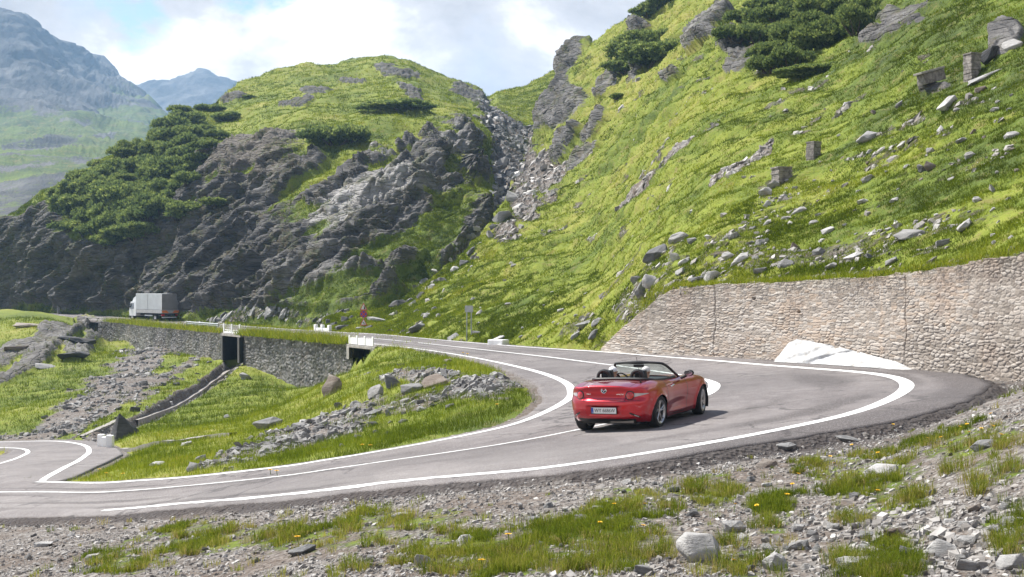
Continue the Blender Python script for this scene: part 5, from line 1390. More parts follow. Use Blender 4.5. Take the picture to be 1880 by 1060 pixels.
for s in (-1, 1):
    tl_ = patch('tail_light', disc_grid(s * LY, LZ, .001, .088), M_trim, car, .006)
    px0 = float(solve(np.array([[.1, s * LY, LZ]]), np.array([[-1.0, 0, 0]]))[0, 0])
    g = disc_grid(s * LY, LZ, .001, .070); q = g.reshape(-1, 2)
    pos = solve(np.stack([q[:, 0] * 0 + .1, q[:, 0], q[:, 1]], 1), np.tile([[-1.0, 0, 0]], (len(q), 1)))
    rr = np.hypot(q[:, 0] - s * LY, q[:, 1] - LZ) / .07; pos[:, 0] -= .012 + .022 * (1 - rr ** 2)
    new_obj('red_lens', mesh_np('red_lens', pos, grid_faces(5, 29)), M_redlens, tl_)
    u = np.linspace(0, 1, 14); hh = .036 * (1 - u) ** .8 + .005
    g = np.array([[(s * (.60 + .205 * k), LZ + .012 + .012 * k + w * h_) for k, h_ in zip(u, hh)] for w in (-1, -.4, .2, .8)])
    patch('clear_lens', g, M_clear, tl_, .009)
    # reflector slit low on the bumper corner
    g = np.array([[(s * (.52 + .17 * k), .385 - .085 * k + w * (.022 - .010 * abs(k - .5))) for k in np.linspace(0, 1, 8)] for w in (-1, 0, 1)])
    rf = patch('bumper_slit', g, M_trim, car, .004)
    g = np.array([[(s * (.60 + .07 * k), .345 - .035 * k + w * .010) for k in np.linspace(0, 1, 5)] for w in (-1, 1)])
    patch('reflector', g, M_clear, rf, .008)
def strip(pts, parent, name='panel_gap', w=.007, mat=None):
    """A dark gap between panels, following the skin."""
    p = np.asarray(pts, float); mb = MB(); mb.tube([Vector(q) for q in p], w / 2, 5); return mb.build(name, mat or M_trim, parent)
def on_tail(y, z): return solve(np.stack([np.full(len(y), .1), y, z], 1), np.tile([[-1.0, 0, 0]], (len(y), 1)))
def on_top(x, y): return solve(np.stack([x, y, np.full(len(x), .5)], 1), np.tile([[0, 0, 1.0]], (len(x), 1)))
u = np.linspace(-1, 1, 40)
strip(on_tail(u * .70, .60 + .02 * u ** 2), car)                                   # boot and bumper meet
for s in (-1, 1):
    e = on_top(np.linspace(-.05, -.66, 20), s * np.linspace(.56, .50, 20)); strip(e, car)
    e2 = on_tail(s * np.array([.50, .475, .44, .43]), np.array([.86, .80, .74, .61])); strip(e2, car)

# number plate
pl = on_tail(np.array([0.0]), np.array([.43]))[0]
Mp = Matrix.Translation((pl[0] - .012, 0, .43)) @ Matrix.Rotation(R(-4), 4, 'Y')
plate = MB().box((0, 0, 0), (.012, .52, .114), Mp, .003).build('number_plate', M_swhite, car)
MB().box((.004, 0, -.004), (.014, .545, .136), Mp, .003).build('plate_holder', M_trim, plate)
MB().box((-.0068, .238, 0), (.003, .042, .106), Mp).build('blue_band', M_blue, plate)
def text(name, body_, size, M, mat, parent, extrude=.0015, sx=1.0):
    cu = bpy.data.curves.new('lettering', 'FONT'); cu.body = body_; cu.size = size; cu.extrude = extrude; cu.align_x = 'CENTER'; cu.align_y = 'CENTER'
    ob = bpy.data.objects.new('lettering', cu); C.objects.link(ob)
    dg = bpy.context.evaluated_depsgraph_get(); me = bpy.data.meshes.new_from_object(ob.evaluated_get(dg)); bpy.data.objects.remove(ob)
    me.transform(Matrix.Scale(sx, 4, (1, 0, 0)))
    me.transform(M); me.materials.clear()
    return new_obj(name, me, mat, parent)
# text plane: x of the text runs to the car's right (-y), its up is z, it faces -x
Rt = Matrix(((0, 0, -1, 0), (-1, 0, 0, 0), (0, 1, 0, 0), (0, 0, 0, 1)))
text('lettering', 'WY 6686W', .098, Mp @ Matrix.Translation((-.0075, -.022, -.002)) @ Rt, M_black, plate, .001, .88)
text('country_letters', 'PL', .026, Mp @ Matrix.Translation((-.0088, .238, -.034)) @ Rt, M_swhite, plate, .0006, .9)
# round winged emblem
ez = .805; ex = float(on_tail(np.array([0.0]), np.array([ez]))[0, 0])
Me = Matrix.Translation((ex - .004, 0, ez)) @ Rt
em = MB()
n_ = 32
rg = [(.052 * math.cos(2 * math.pi * k / n_), .044 * math.sin(2 * math.pi * k / n_), 0) for k in range(n_ + 1)]
em.tube([Me @ Vector(p) for p in rg], .0085, 8, False)
w_ = [(-.044, .018, .003), (-.018, .010, .004), (0, -.016, .005), (.018, .010, .004), (.044, .018, .003)]
em.tube([Me @ Vector(p) for p in w_], [.003, .009, .010, .009, .003], 8)
emb = em.build('emblem', M_chrome, car, True)
MB().lathe([(.0005, 0), (.050, 0), (.050, .003), (.0005, .003)], 28, Matrix.Translation((ex - .001, 0, ez)) @ Matrix.Rotation(R(90), 4, 'Z') @ Matrix.Scale(.86, 4, (0, 0, 1))).build('emblem_field', M_trim, emb, True)
for yy, tx in ((.33, 'MX-5'), (-.33, 'SKYACTIV')):
    bx = float(on_tail(np.array([yy]), np.array([.735]))[0, 0])
    text('badge', tx, .034 if len(tx) > 5 else .040, Matrix.Translation((bx - .004, yy, .735)) @ Matrix.Rotation(-math.copysign(R(5), yy), 4, 'Z') @ Rt, M_chrome, car, .002, .95)
# exhaust, diffuser, underbody
MB().box((1.15, 0, .19), (3.2, 1.2, .10)).build('underbody', M_trim, car)
for yy in (-.40, -.30):
    MB().lathe([(.030, -.78), (.036, -.785), (.036, -.60), (.030, -.60)], 20, Matrix.Translation((0, yy, .225)) @ Matrix.Rotation(R(-90), 4, 'Z') @ Matrix.Scale(-1, 4, (0, 1, 0)), True).build('tailpipe', M_steel, car, True)
MB().box((-.50, -.30, .24), (.26, .5, .13), None, .04).build('silencer', M_steel, car)
MB().tube([(-.02, -.7, .30), (-.02, .7, .30)], .035, 10).box((-.02, 0, .30), (.22, .30, .16), None, .03).build('rear_axle', M_steel, car)
# arch liners
for cx_ in (0, WBASE):
    for s in (-1, 1):
        mb = MB(); a = np.linspace(R(-25), R(205), 22)
        for k in range(21):
            q = [(cx_ + .362 * math.cos(t_), s * yy, WR + .012 + .362 * math.sin(t_)) for t_, yy in ((a[k], .50), (a[k + 1], .50), (a[k + 1], .838), (a[k], .838))]
            mb.bm.faces.new([mb.bm.verts.new(v) for v in q])
        vs_ = [mb.bm.verts.new((cx_ + .362 * math.cos(t_), s * .50, WR + .012 + .362 * math.sin(t_))) for t_ in a]; mb.bm.faces.new(vs_)
        mb.build('arch_liner', M_trim, car)
# wheels
def make_wheel():
    rim = MB(); prof = [(.222, -.095), (.228, -.100), (.2285, -.088), (.205, -.075), (.195, .02), (.20, .09), (.222, .098), (.215, .085), (.185, .02), (.192, -.07), (.214, -.090)]
    rim.lathe(prof, 48, None, True)
    w0 = rim.build('wheel', M_rim, None, True)
    sp = MB()
    for k in range(5):
        for dlt in (-.17, .17):
            a = 2 * math.pi * k / 5 + math.pi / 2; a2 = a + dlt * 1.15
            p0 = Vector((.045 * math.cos(a + dlt * .6), -.058, .045 * math.sin(a + dlt * .6))); p1 = Vector((.125 * math.cos(a + dlt * .85), -.066, .125 * math.sin(a + dlt * .85))); p2 = Vector((.212 * math.cos(a2), -.078, .212 * math.sin(a2)))
            sp.tube([p0, p1, p2], [.020, .0135, .0165], 6)
    sp.lathe([(.001, -.078), (.030, -.078), (.052, -.066), (.055, -.03), (.001, -.03)], 24)
    sp.build('spokes', M_rim, w0, True)
    ty = [(.224, -.088), (.232, -.100), (.262, -.1065), (.290, -.104), (.303, -.090), (.3075, -.060), (.308, 0), (.3075, .060), (.303, .090), (.290, .104), (.262, .1065), (.232, .100), (.224, .088)]
    tm = MB().lathe(ty, 56, None, True)
    for aa in (-.045, -.015, .015, .045): pass
    tm.build('tyre', M_rubber, w0, True)
    MB().lathe([(.05, -.012), (.142, -.012), (.142, .012), (.05, .012)], 32, None, True).build('brake_disc', M_steel, w0, True)
    MB().lathe([(.001, .02), (.19, .02), (.19, .035), (.001, .035)], 28).build('wheel_back', M_gun, w0, True)
    return w0
wheel0 = make_wheel()
Mi = Mcar.inverted()
for i, (nm_, xx, yy) in enumerate((('rr', 0, -.752), ('rl', 0, .752), ('fr', WBASE, -.748), ('fl', WBASE, .748))):
    wv = wheel0 if i == 0 else copy_tree(wheel0)
    q = base + fwd * xx * CS + lft * yy * CS
    l = Mi @ Vector((q.x, q.y, gw[nm_] + .302 * CS)); wv.parent = car
    st_ = R(10) if nm_[0] == 'f' else 0
    cam_ = -math.atan2(gw['rl'] - gw['rr'], 1.5 * CS) * 0
    wv.location = (xx, yy, l.z); wv.rotation_euler = (R(-2.0) if yy > 0 else R(2.0), random.uniform(0, 6) * 0 + .35 * i, (st_ if yy < 0 else math.pi + st_))
# windscreen
bl_, br_ = Vector((1.44, .665, .885)), Vector((1.44, -.665, .885))
fr_pts = [bl_ + Vector((.10, .01, -.03)), Vector((1.30, .640, .985)), Vector((1.13, .590, 1.105)), Vector((1.00, .535, 1.185)), Vector((.945, .455, 1.212)), Vector((.915, .25, 1.226)), Vector((.905, 0, 1.230))]
fr_pts = fr_pts + [Vector((p.x, -p.y, p.z)) for p in fr_pts[-2::-1]]
fp = [Vector(p) for p in spline([tuple(p) for p in fr_pts], 60)]
scr = MB().tube(fp, [.026 + .014 * float(sstep(.38, .5, .5 - abs(i / 59 - .5))) for i in range(60)], 10).build('windscreen', M_trim, car, True)
t = NT('tinted_glass'); gl = t.n('ShaderNodeBsdfGlossy'); gl.inputs['Roughness'].default_value = .02
tp_ = t.n('ShaderNodeBsdfTransparent'); tp_.inputs[0].default_value = (.80, .88, .84, 1); fz = t.n('ShaderNodeFresnel'); fz.inputs[0].default_value = 1.5
m_ = t.n('ShaderNodeMixShader'); t.put(m_.inputs[0], fz.outputs[0]); t.put(m_.inputs[1], tp_.outputs[0]); t.put(m_.inputs[2], gl.outputs[0]); M_glass = t.end(m_.outputs[0])
rows_ = []
for i in range(0, 31):
    a, b = fp[i], fp[59 - i]
    if i > 29: break
    rows_.append([tuple(a.lerp(b, w) + Vector((.16 * (1 - i / 30) * (1 - (2 * w - 1) ** 2), 0, .0))) for w in np.linspace(0, 1, 13)])
gls = np.array(rows_); new_obj('glass', mesh_np('glass', gls.reshape(-1, 3), grid_faces(*gls.shape[:2])), M_glass, scr)
MB().box((.98, 0, 1.155), (.05, .22, .055), None, .015).build('rear_view_mirror', M_trim, scr, True)
# side mirrors
for s in (-1, 1):
    mb = MB(); mb.tube([(1.30, s * .78, .885), (1.285, s * .86, .915), (1.28, s * .93, .955)], [.03, .03, .03], 8)
    for k in range(1): 
        b_ = bmesh.ops.create_uvsphere(mb.bm, u_segments=18, v_segments=12, radius=1)['verts']
        for v in b_: v.co = Vector((1.30 + v.co.x * (.085 if v.co.x > 0 else .045), s * .955 + v.co.y * .105, .985 + v.co.z * .066))
    sm = mb.build('side_mirror', M_trim, car, True)
    g_ = MB().lathe([(.0005, 0), (1, 0), (1, .002), (.0005, .002)], 24, Matrix.Translation((1.250, s * .955, .985)) @ Matrix.Rotation(R(90), 4, 'Z') @ Matrix.Diagonal((.090, 1, .053, 1)))
    g_.build('mirror_glass', M_chrome, sm)
# cockpit
mb = MB(); mb.box((.80, 0, .34), (1.6, 1.24, .05))
for s in (-1, 1): mb.box((.78, s * .62, .62), (1.56, .05, .52))
mb.box((.02, 0, .62), (.06, 1.24, .55)); mb.build('cockpit_tub', M_leather, car)
MB().box((1.32, 0, .80), (.42, 1.22, .19), None, .05).build('dashboard', M_leather, car, True)
MB().box((.75, 0, .55), (.9, .20, .28), None, .03).build('centre_console', M_leather, car, True)
tr = [Vector(p) for p in [(1.30, .635, .905), (.8, .645, .905), (.3, .645, .925), (.08, .60, .95), (.0, .45, .965), (-.02, 0, .972), (.0, -.45, .965), (.08, -.60, .95), (.3, -.645, .925), (.8, -.645, .905), (1.30, -.635, .905)]]
MB().tube([Vector(p) for p in spline([tuple(p) for p in tr], 70)], .032, 8).build('cockpit_rim', M_trim, car, True)
MB().box((.14, 0, .93), (.26, 1.16, .06), None, .025).build('folded_top_cover', M_trim, car, True)
for s in (-1, 1):
    se = MB()
    se.box((0, 0, 0), (.13, .46, .62), Matrix.Translation((.33, s * .36, .66)) @ Matrix.Rotation(R(-14), 4, 'Y'), .05)
    se.box((.64, s * .36, .44), (.52, .48, .14), None, .05)
    seat = se.build('seat', M_leather, car, True)
    MB().box((0, 0, 0), (.10, .25, .22), Matrix.Translation((.235, s * .36, 1.025)) @ Matrix.Rotation(R(-14), 4, 'Y'), .045).build('headrest', M_leather, seat, True)
    hp = [Vector((.07, s * .36 + .130 * math.cos(a), .99 + .135 * math.sin(a) * (1.0 if math.sin(a) > 0 else 1))) for a in np.linspace(0, math.pi, 16)]
    hp = [Vector((.09, s * .36 + .135, .90))] + hp + [Vector((.09, s * .36 - .135, .90))]
    MB().tube(hp, .036, 8).build('roll_hoop', M_trim, car, True)
sw = MB(); Ms = Matrix.Translation((.90, .36, .86)) @ Matrix.Rotation(R(-22), 4, 'Y')
sw.tube([Ms @ Vector((0, .17 * math.cos(a), .17 * math.sin(a))) for a in np.linspace(0, 2 * math.pi, 29)], .016, 8, False)
for a in (R(0), R(180), R(270)): sw.tube([Ms @ Vector((.02, 0, 0)), Ms @ Vector((0, .165 * math.cos(a), .165 * math.sin(a)))], .016, 6)
sw.build('steering_wheel', M_leather, car, True)
# aerial on the right rear wing
ab = on_top(np.array([-.34]), np.array([-.60]))[0]
an = MB().tube([Vector(ab) + Vector((0, 0, -.01)), Vector(ab) + Vector((-.006, .002, .025)), Vector(ab) + Vector((-.012, .005, .055))], [.028, .016, .008], 8)
an.tube([Vector(ab) + Vector((-.012, .005, .05)), Vector(ab) + Vector((-.07, .04, .50))], .0042, 6)
an.build('aerial', M_trim, car, True)
# side repeater and fuel flap
u8 = np.linspace(0, 2 * np.pi, 28)
fx = solve(np.stack([-.05 + .085 * np.cos(u8), 0 * u8, .80 + .075 * np.sin(u8)], 1), np.tile([[0, -1.0, 0]], (28, 1))) if False else None

# ================================================================ the two people in it
M_skin = simple('skin', (.50, .29, .20), .55, .08, 20); M_shirt = simple('dark_shirt', (.05, .055, .07), .85, .15, 20); M_shirt2 = simple('grey_shirt', (.22, .22, .24), .85, .12, 20); M_cap = simple('white_cap', (.80, .80, .81), .8, .05, 30); M_hair = simple('grey_hair', (.55, .54, .52), .7, .15, 40); M_jeans = simple('denim', (.06, .08, .13), .9, .15, 20)
def skinned(name, joints, links, mat, parent, sub=2, root=0):
    bm = bmesh.new(); ly = bm.verts.layers.skin.verify(); vs_ = {}
    for i, (k, (p, r_)) in enumerate(joints.items()):
        v = bm.verts.new(p); v[ly].radius = (r_, r_) if np.isscalar(r_) else r_; v[ly].use_root = i == root; vs_[k] = v
    for a, b in links: bm.edges.new((vs_[a], vs_[b]))
    me = bpy.data.meshes.new(name); bm.to_mesh(me); bm.free()
    o = new_obj(name, me, mat, parent)
    m1_ = o.modifiers.new('skin', 'SKIN'); m1_.use_smooth_shade = True
    m2_ = o.modifiers.new('smooth', 'SUBSURF'); m2_.levels = sub; m2_.render_levels = sub
    return o
def person(y, label, shirt, driving, turn=0.0):
    r = empty('person', Mcar @ Vector((.62, y, .50))); r.matrix_world = Mcar @ Matrix.Translation((.60, y, .455)); tag(r, label, 'person')
    J = {'pelvis': ((0, 0, .04), .135), 'waist': ((-.06, 0, .16), (.125, .11)), 'chest': ((-.12, 0, .34), (.15, .115)), 'neck0': ((-.13, 0, .455), .065), 'neck': ((-.115, 0, .50), .052), 'head0': ((-.10, 0, .555), (.066, .075)), 'head': ((-.095, 0, .62), (.075, .092)), 'crown': ((-.10, 0, .675), (.055, .07)),
         'nose': ((.012, turn, .600), .014), 'chin': ((-.02, turn * .6, .548), .035)}
    E = [('pelvis', 'waist'), ('waist', 'chest'), ('chest', 'neck0'), ('neck0', 'neck'), ('neck', 'head0'), ('head0', 'head'), ('head', 'crown'), ('head', 'nose'), ('head0', 'chin')]
    for s in (-1, 1):
        if driving: hd = Vector((.30, s * .165, .42)); el = Vector((.06, s * .27, .27))
        else: hd = Vector((.22, s * .09, .10)); el = Vector((.0, s * .25, .16))
        sh = Vector((-.115, s * .185, .405)); wr = el.lerp(hd, .80)
        k = 'l' if s > 0 else 'r'
        J['sh' + k] = (tuple(sh), .062); J['el' + k] = (tuple(el), .045); J['wr' + k] = (tuple(wr), .030); J['palm' + k] = (tuple(hd), (.040, .018))
        E += [('chest', 'sh' + k), ('sh' + k, 'el' + k), ('el' + k, 'wr' + k), ('wr' + k, 'palm' + k)]
        d = (hd - wr).normalized(); sd = Vector((0, 1, 0)); cu = Vector((0, 0, -1)) if not driving else Vector((.2, 0, -1)).normalized()
        for f_, (off, ln) in enumerate(((-.028, .064), (-.010, .074), (.009, .070), (.026, .055))):
            a_ = hd + sd * off + d * .045; b_ = a_ + d * ln * .45 + cu * .008; c_ = b_ + d * ln * .1 + cu * ln * .5
            J[f'k{f_}{k}'] = (tuple(a_), .0095); J[f'm{f_}{k}'] = (tuple(b_), .0085); J[f't{f_}{k}'] = (tuple(c_), .0075)
            E += [('palm' + k, f'k{f_}{k}'), (f'k{f_}{k}', f'm{f_}{k}'), (f'm{f_}{k}', f't{f_}{k}')]
        a_ = hd - sd * s * .034 - d * .01; b_ = a_ - sd * s * .022 + d * .03; J['th0' + k] = (tuple(a_), .012); J['th1' + k] = (tuple(b_), .009); E += [('palm' + k, 'th0' + k), ('th0' + k, 'th1' + k)]
        J['hip' + k] = ((.08, s * .10, .05), .085); J['knee' + k] = ((.48, s * .13, .16), .062); J['ank' + k] = ((.78, s * .12, -.08), .042); J['toe' + k] = ((.90, s * .12, -.06), .035)
        E += [('pelvis', 'hip' + k), ('hip' + k, 'knee' + k), ('knee' + k, 'ank' + k), ('ank' + k, 'toe' + k)]
    b = skinned('body', J, E, M_skin, r)
    g = lambda k, f_: (J[k][0], J[k][1] * f_ if np.isscalar(J[k][1]) else tuple(x * f_ for x in J[k][1]))
    S = {k: g(k, 1.13) for k in ('pelvis', 'waist', 'chest', 'neck0', 'shl', 'ell', 'shr', 'elr')}
    S['ell'] = (tuple(Vector(J['shl'][0]).lerp(Vector(J['ell'][0]), .75)), .060); S['elr'] = (tuple(Vector(J['shr'][0]).lerp(Vector(J['elr'][0]), .75)), .060)
    skinned('shirt', S, [('pelvis', 'waist'), ('waist', 'chest'), ('chest', 'neck0'), ('chest', 'shl'), ('shl', 'ell'), ('chest', 'shr'), ('shr', 'elr')], shirt, r)
    T_ = {k: g(k, 1.1) for k in ('pelvis', 'hipl', 'kneel', 'ankl', 'hipr', 'kneer', 'ankr')}
    skinned('trousers', T_, [('pelvis', 'hipl'), ('hipl', 'kneel'), ('kneel', 'ankl'), ('pelvis', 'hipr'), ('hipr', 'kneer'), ('kneer', 'ankr')], M_jeans, r)
    for s in (-1, 1):
        q = MB(); bb = bmesh.ops.create_uvsphere(q.bm, u_segments=10, v_segments=8, radius=1)['verts']
        for v in bb: v.co = Vector((-.105 + v.co.x * .018, s * .078 + v.co.y * .010, .610 + v.co.z * .030))
        q.build('ear', M_skin, r, True)
        q = MB(); bb = bmesh.ops.create_uvsphere(q.bm, u_segments=8, v_segments=6, radius=.010)['verts']
        for v in bb: v.co += Vector((-.022, s * .03 + turn, .628))
        q.build('eye', M_black, r, True)
    q = MB(); q.box((-.010, turn, .572), (.012, .045, .008)); q.build('mouth', simple('lips', (.35, .12, .10), .6), r)
    q = MB(); bb = bmesh.ops.create_uvsphere(q.bm, u_segments=24, v_segments=16, radius=1)['verts']
    for v in bb:
        z = v.co.z; v.co = Vector((-.100 + v.co.x * .100, v.co.y * .086, .640 + z * .085))
    bmesh.ops.delete(q.bm, geom=[v for v in q.bm.verts if v.co.z < .622], context='VERTS')
    if driving:
        pk = [(-.01 + .085 * math.cos(a), .07 * math.sin(a)) for a in np.linspace(-math.pi / 2, math.pi / 2, 12)]
        f1 = [q.bm.verts.new((x, y_, .632)) for x, y_ in pk]; f2 = [q.bm.verts.new((x, y_, .640)) for x, y_ in pk]
        q.bm.faces.new(f1); q.bm.faces.new(f2[::-1])
        for i in range(11): q.bm.faces.new((f1[i], f1[i + 1], f2[i + 1], f2[i]))
        q.build('cap', M_cap, r, True)
    else: q.build('hair', M_hair, r, True)
person(.36, 'driver in a white cap and dark shirt holding the steering wheel of the red roadster', M_shirt, True)
person(-.36, 'white haired passenger sitting behind the right headrest of the red roadster', M_shirt2, False, -.01)

# ================================================================ lorry on the far road
def lorry():
    k = np.arange(260, NS); mid_ = LO * .70 + LI * .30
    pxm, _ = to_px(mid_); s_ = float(np.interp(297, pxm[k][::-1], k[::-1].astype(float)))
    at = lambda s: np.array([np.interp(s, np.arange(NS), mid_[:, j]) for j in range(3)])
    p = Vector(at(s_)); q = p + Vector(at(s_ + 4) - at(s_)).normalized() * 5.5
    sc_ = p.y / 162.0
    d = q - p; yaw = math.atan2(d.y, d.x); pit = math.atan2(d.z, math.hypot(d.x, d.y))
    r = empty('lorry', p, (0, -pit, yaw + R(10))); r.scale = (sc_,) * 3
    tag(r, 'box lorry with grey tarpaulin body and white cab driving away along the cliff', 'truck')
    M_tarp = simple('tarpaulin', (.46, .48, .49), .6, .08, 1.2, .02); M_tarp_shade = simple('shaded_tarpaulin', (.21, .205, .20), .7, .1, 1.5, .02); M_cab = simple('cab_white', (.74, .75, .77), .35, .04, 3, 0, Coat_Weight=.5); M_chas = simple('chassis', (.03, .03, .032), .8); M_win = simple('dark_window', (.02, .025, .03), .1, .1, 4, 0, Coat_Weight=1.0)
    M_or = simple('orange_marker', (.75, .22, .04), .5, .1); M_rl = simple('red_lamp', (.60, .02, .05), .3, .1); M_board = simple('side_board', (.40, .40, .40), .6, .1, 3)
    x0, x1, w, z0, z1 = -2.2, 4.6, 2.45, 1.02, 3.55
    bx = MB().box(((x0 + x1) / 2, 0, (z0 + .45 + z1) / 2), (x1 - x0, w, z1 - z0 - .45), None, .05).build('cargo_body', M_tarp, r)
    MB().box((x0 - .012, 0, (z0 + .45 + z1) / 2), (.04, w - .04, z1 - z0 - .5), None, .01).build('rear_curtain', M_tarp_shade, bx)  # darker copy of the tarpaulin: the rear's shade is put into its colour
    for s in (-1, 1):
        MB().box(((x0 + x1) / 2, s * (w / 2 - .02), z0 + .22), (x1 - x0, .08, .42), None, .015).build('side_board', M_board, bx)
        MB().box(((x0 + x1) / 2 + .3, s * (w / 2 + .005), (z0 + .45 + z1) / 2), (.07, .03, z1 - z0 - .5)).build('tarpaulin_seam', M_board, bx)
        MB().box((x0 + .03, s * (w / 2 + .004), (z0 + .45 + z1) / 2), (.10, .03, z1 - z0 - .5)).build('corner_post', M_swhite, bx)
    tb = MB().box((x0 - .02, 0, z0 + .21), (.06, w - .02, .40), None, .01).build('tailboard', M_board, r)
    for s in (-1, 1):
        MB().prism([(s * .25, z0 + .06), (s * 1.18, z0 + .06), (s * 1.18, z0 + .38), (s * .55, z0 + .38)], .03, Matrix.Translation((x0 - .065, 0, 0)) @ Matrix.Rotation(R(90), 4, 'Z')).build('warning_marker', M_or, tb)
        MB().box((x0 + .10, s * 1.0, .80), (.10, .42, .20), None, .02).build('tail_light', M_rl, r)
        MB().box((1.4, s * 1.12, .72), (2.0, .05, .14), None, .01).build('side_guard', M_swhite, r)
        MB().box((x0 + .5, s * .95, .78), (.9, .5, .05)).build('mudguard', M_chas, r)
    MB().box((x0 + .15, 0, .52), (.10, 2.2, .12), None, .01).build('underrun_bar', M_swhite, r)
    MB().box((1.6, 0, .86), (7.6, 1.0, .26)).build('chassis', M_chas, r)
    prof = [(4.68, .62), (6.42, .62), (6.50, 1.1), (6.42, 1.45), (6.14, 2.42), (5.95, 2.50), (4.68, 2.50)]
    cb = MB().prism(prof, 2.35).build('cab', M_cab, r)
    MB().prism([(4.68, 2.505), (5.9, 2.505), (5.55, 2.95), (4.68, 3.30)], 2.1).build('wind_deflector', M_cab, cb)
    for s in (-1, 1):
        MB().prism([(5.25, 1.52), (6.28, 1.52), (6.08, 2.28), (5.25, 2.28)], .03, Matrix.Translation((0, s * 1.178, 0))).build('side_window', M_win, cb)
        MB().box((6.25, s * 1.30, 1.95), (.08, .20, .50), None, .03).build('mirror', M_chas, cb)
    MB().box((6.30, 0, 1.93), (.03, 2.1, .80), Matrix.Translation((6.3, 0, 1.93)) @ Matrix.Rotation(R(-16), 4, 'Y') @ Matrix.Translation((-6.3, 0, -1.93))).build('windscreen', M_win, cb)
    MB().box((6.5, 0, .55), (.16, 2.3, .34), None, .04).build('bumper', M_chas, cb)
    for xx in (-.35, 5.75):
        for s in (-1, 1):
            wv = MB().lathe([(.22, -.14), (.42, -.15), (.48, -.10), (.48, .10), (.42, .15), (.22, .14)], 28, Matrix.Translation((xx, s * 1.02, .48)), True).build('wheel', M_rubber, r, True)
            MB().lathe([(.001, .06 * s), (.22, .10 * s), (.22, .14 * s), (.001, .10 * s)], 20, Matrix.Translation((xx, s * 1.02, .48))).build('hub', M_board, wv, True)
lorry()
# ================================================================ rocks
def rock_mat(name, dark_, mid_, pale, liv=.3):
    t = NT(name); co = t.coord()
    oi = t.n('ShaderNodeObjectInfo'); rnd = oi.outputs['Random']
    off = t.n('ShaderNodeVectorMath', operation='ADD'); t.put(off.inputs[0], co); cmb = t.n('ShaderNodeCombineXYZ')
    for i in range(3): t.put(cmb.inputs[i], t.math('MULTIPLY', rnd, 37.0 + i * 11))
    t.put(off.inputs[1], cmb.outputs[0]); o = off.outputs[0]
    st = t.n('ShaderNodeMapping'); t.put(st.inputs['Vector'], o); st.inputs['Scale'].default_value = (1, 1.2, 4.5); st.inputs['Rotation'].default_value = (.3, .25, 0)
    n1_ = t.noise(st.outputs[0], 1.6, 7, .7, .4); n2_ = t.noise(o, 2.2, 6, .65); n3_ = t.noise(o, 14, 4, .7)
    v = t.math('ADD', t.math('ADD', t.math('MULTIPLY', n1_, .55), t.math('MULTIPLY', n2_, .35)), t.math('MULTIPLY', t.math('SUBTRACT', rnd, .5), .22))
    c = t.ramp(v, [(.28, dark_), (.46, mid_), (.66, pale)])
    c = t.mix(t.math('MULTIPLY', t.rng(n3_, .58, .72), liv), c, (.34, .34, .27))
    c = t.mix(t.math('MULTIPLY', t.rng(t.noise(o, 1.1, 4), .58, .7), .35), c, (.16, .115, .08))
    return t.end(t.bsdf(c, .88, t.bump(t.math('ADD', n1_, t.math('MULTIPLY', n3_, .4)), .8, .05), Specular_IOR_Level=.3))
M_rock = {'pale': rock_mat('pale_schist', (.20, .196, .19), (.36, .352, .342), (.54, .53, .515)), 'grey': rock_mat('grey_schist', (.10, .10, .102), (.21, .208, .205), (.36, .355, .35)),
          'dark': rock_mat('dark_slate', (.035, .036, .039), (.085, .085, .087), (.18, .18, .18), .15), 'brown': rock_mat('brown_schist', (.10, .078, .062), (.19, .155, .13), (.32, .29, .26))}
def rock_mesh(seed, dims, npt=16, boxy=.5, rough=.035, layers=0):
    """Angular rock: the hull of a few corner points, split fine and roughened."""
    r = np.random.default_rng(seed); bm = bmesh.new()
    for _ in range(npt):
        d = r.normal(0, 1, 3); d /= np.linalg.norm(d); k = np.abs(d).max()
        d = d / k ** boxy * r.uniform(.78, 1.0)
        bm.verts.new(d * np.array(dims))
    h = bmesh.ops.convex_hull(bm, input=bm.verts[:])
    bmesh.ops.delete(bm, geom=[v for v in bm.verts if not v.link_faces], context='VERTS')
    bmesh.ops.bevel(bm, geom=bm.edges[:], offset=.05 * min(dims), segments=1, affect='EDGES', profile=.6)
    bmesh.ops.triangulate(bm, faces=bm.faces[:])
    for _ in range(2):
        ln = [e for e in bm.edges if e.calc_length() > .16]
        if ln: bmesh.ops.subdivide_edges(bm, edges=ln, cuts=1); bmesh.ops.triangulate(bm, faces=bm.faces[:])
    bm.verts.index_update()
    v = np.array([x.co for x in bm.verts]); fcs = np.array([[q.index for q in f.verts] for f in bm.faces]); bm.free()
    if layers:
        z = v[:, 2] + .15 * v[:, 0]; k = np.round(z / layers).astype(int); ins = 1 - .13 * (_hash(k, k * 3, k, seed) - .2)
        v[:, :2] *= ins[:, None]
    v = v + (fbm(v * 3.5 + seed, 4, seed)[:, None] * rough) * (v / (np.linalg.norm(v, axis=1, keepdims=True) + 1e-6))
    mn, mx = v.min(0), v.max(0); v = (v - (mn + mx) / 2) / (mx - mn); v[:, 2] += .5
    me = mesh_np('rock', v, fcs, smooth=True)
    try: me.set_sharp_from_angle(angle=R(20))
    except Exception: pass
    return me
RK = {'slab': [rock_mesh(20 + i, (1, .75, .34), 18, .6, .03, .14) for i in range(5)], 'block': [rock_mesh(30 + i, (1, .85, .7), 15, .55) for i in range(5)],
      'wedge': [rock_mesh(40 + i, (1, .6, .85), 9, .2, .04, .18) for i in range(5)], 'round': [rock_mesh(50 + i, (1, .85, .65), 22, .25) for i in range(3)]}
RKM = {}
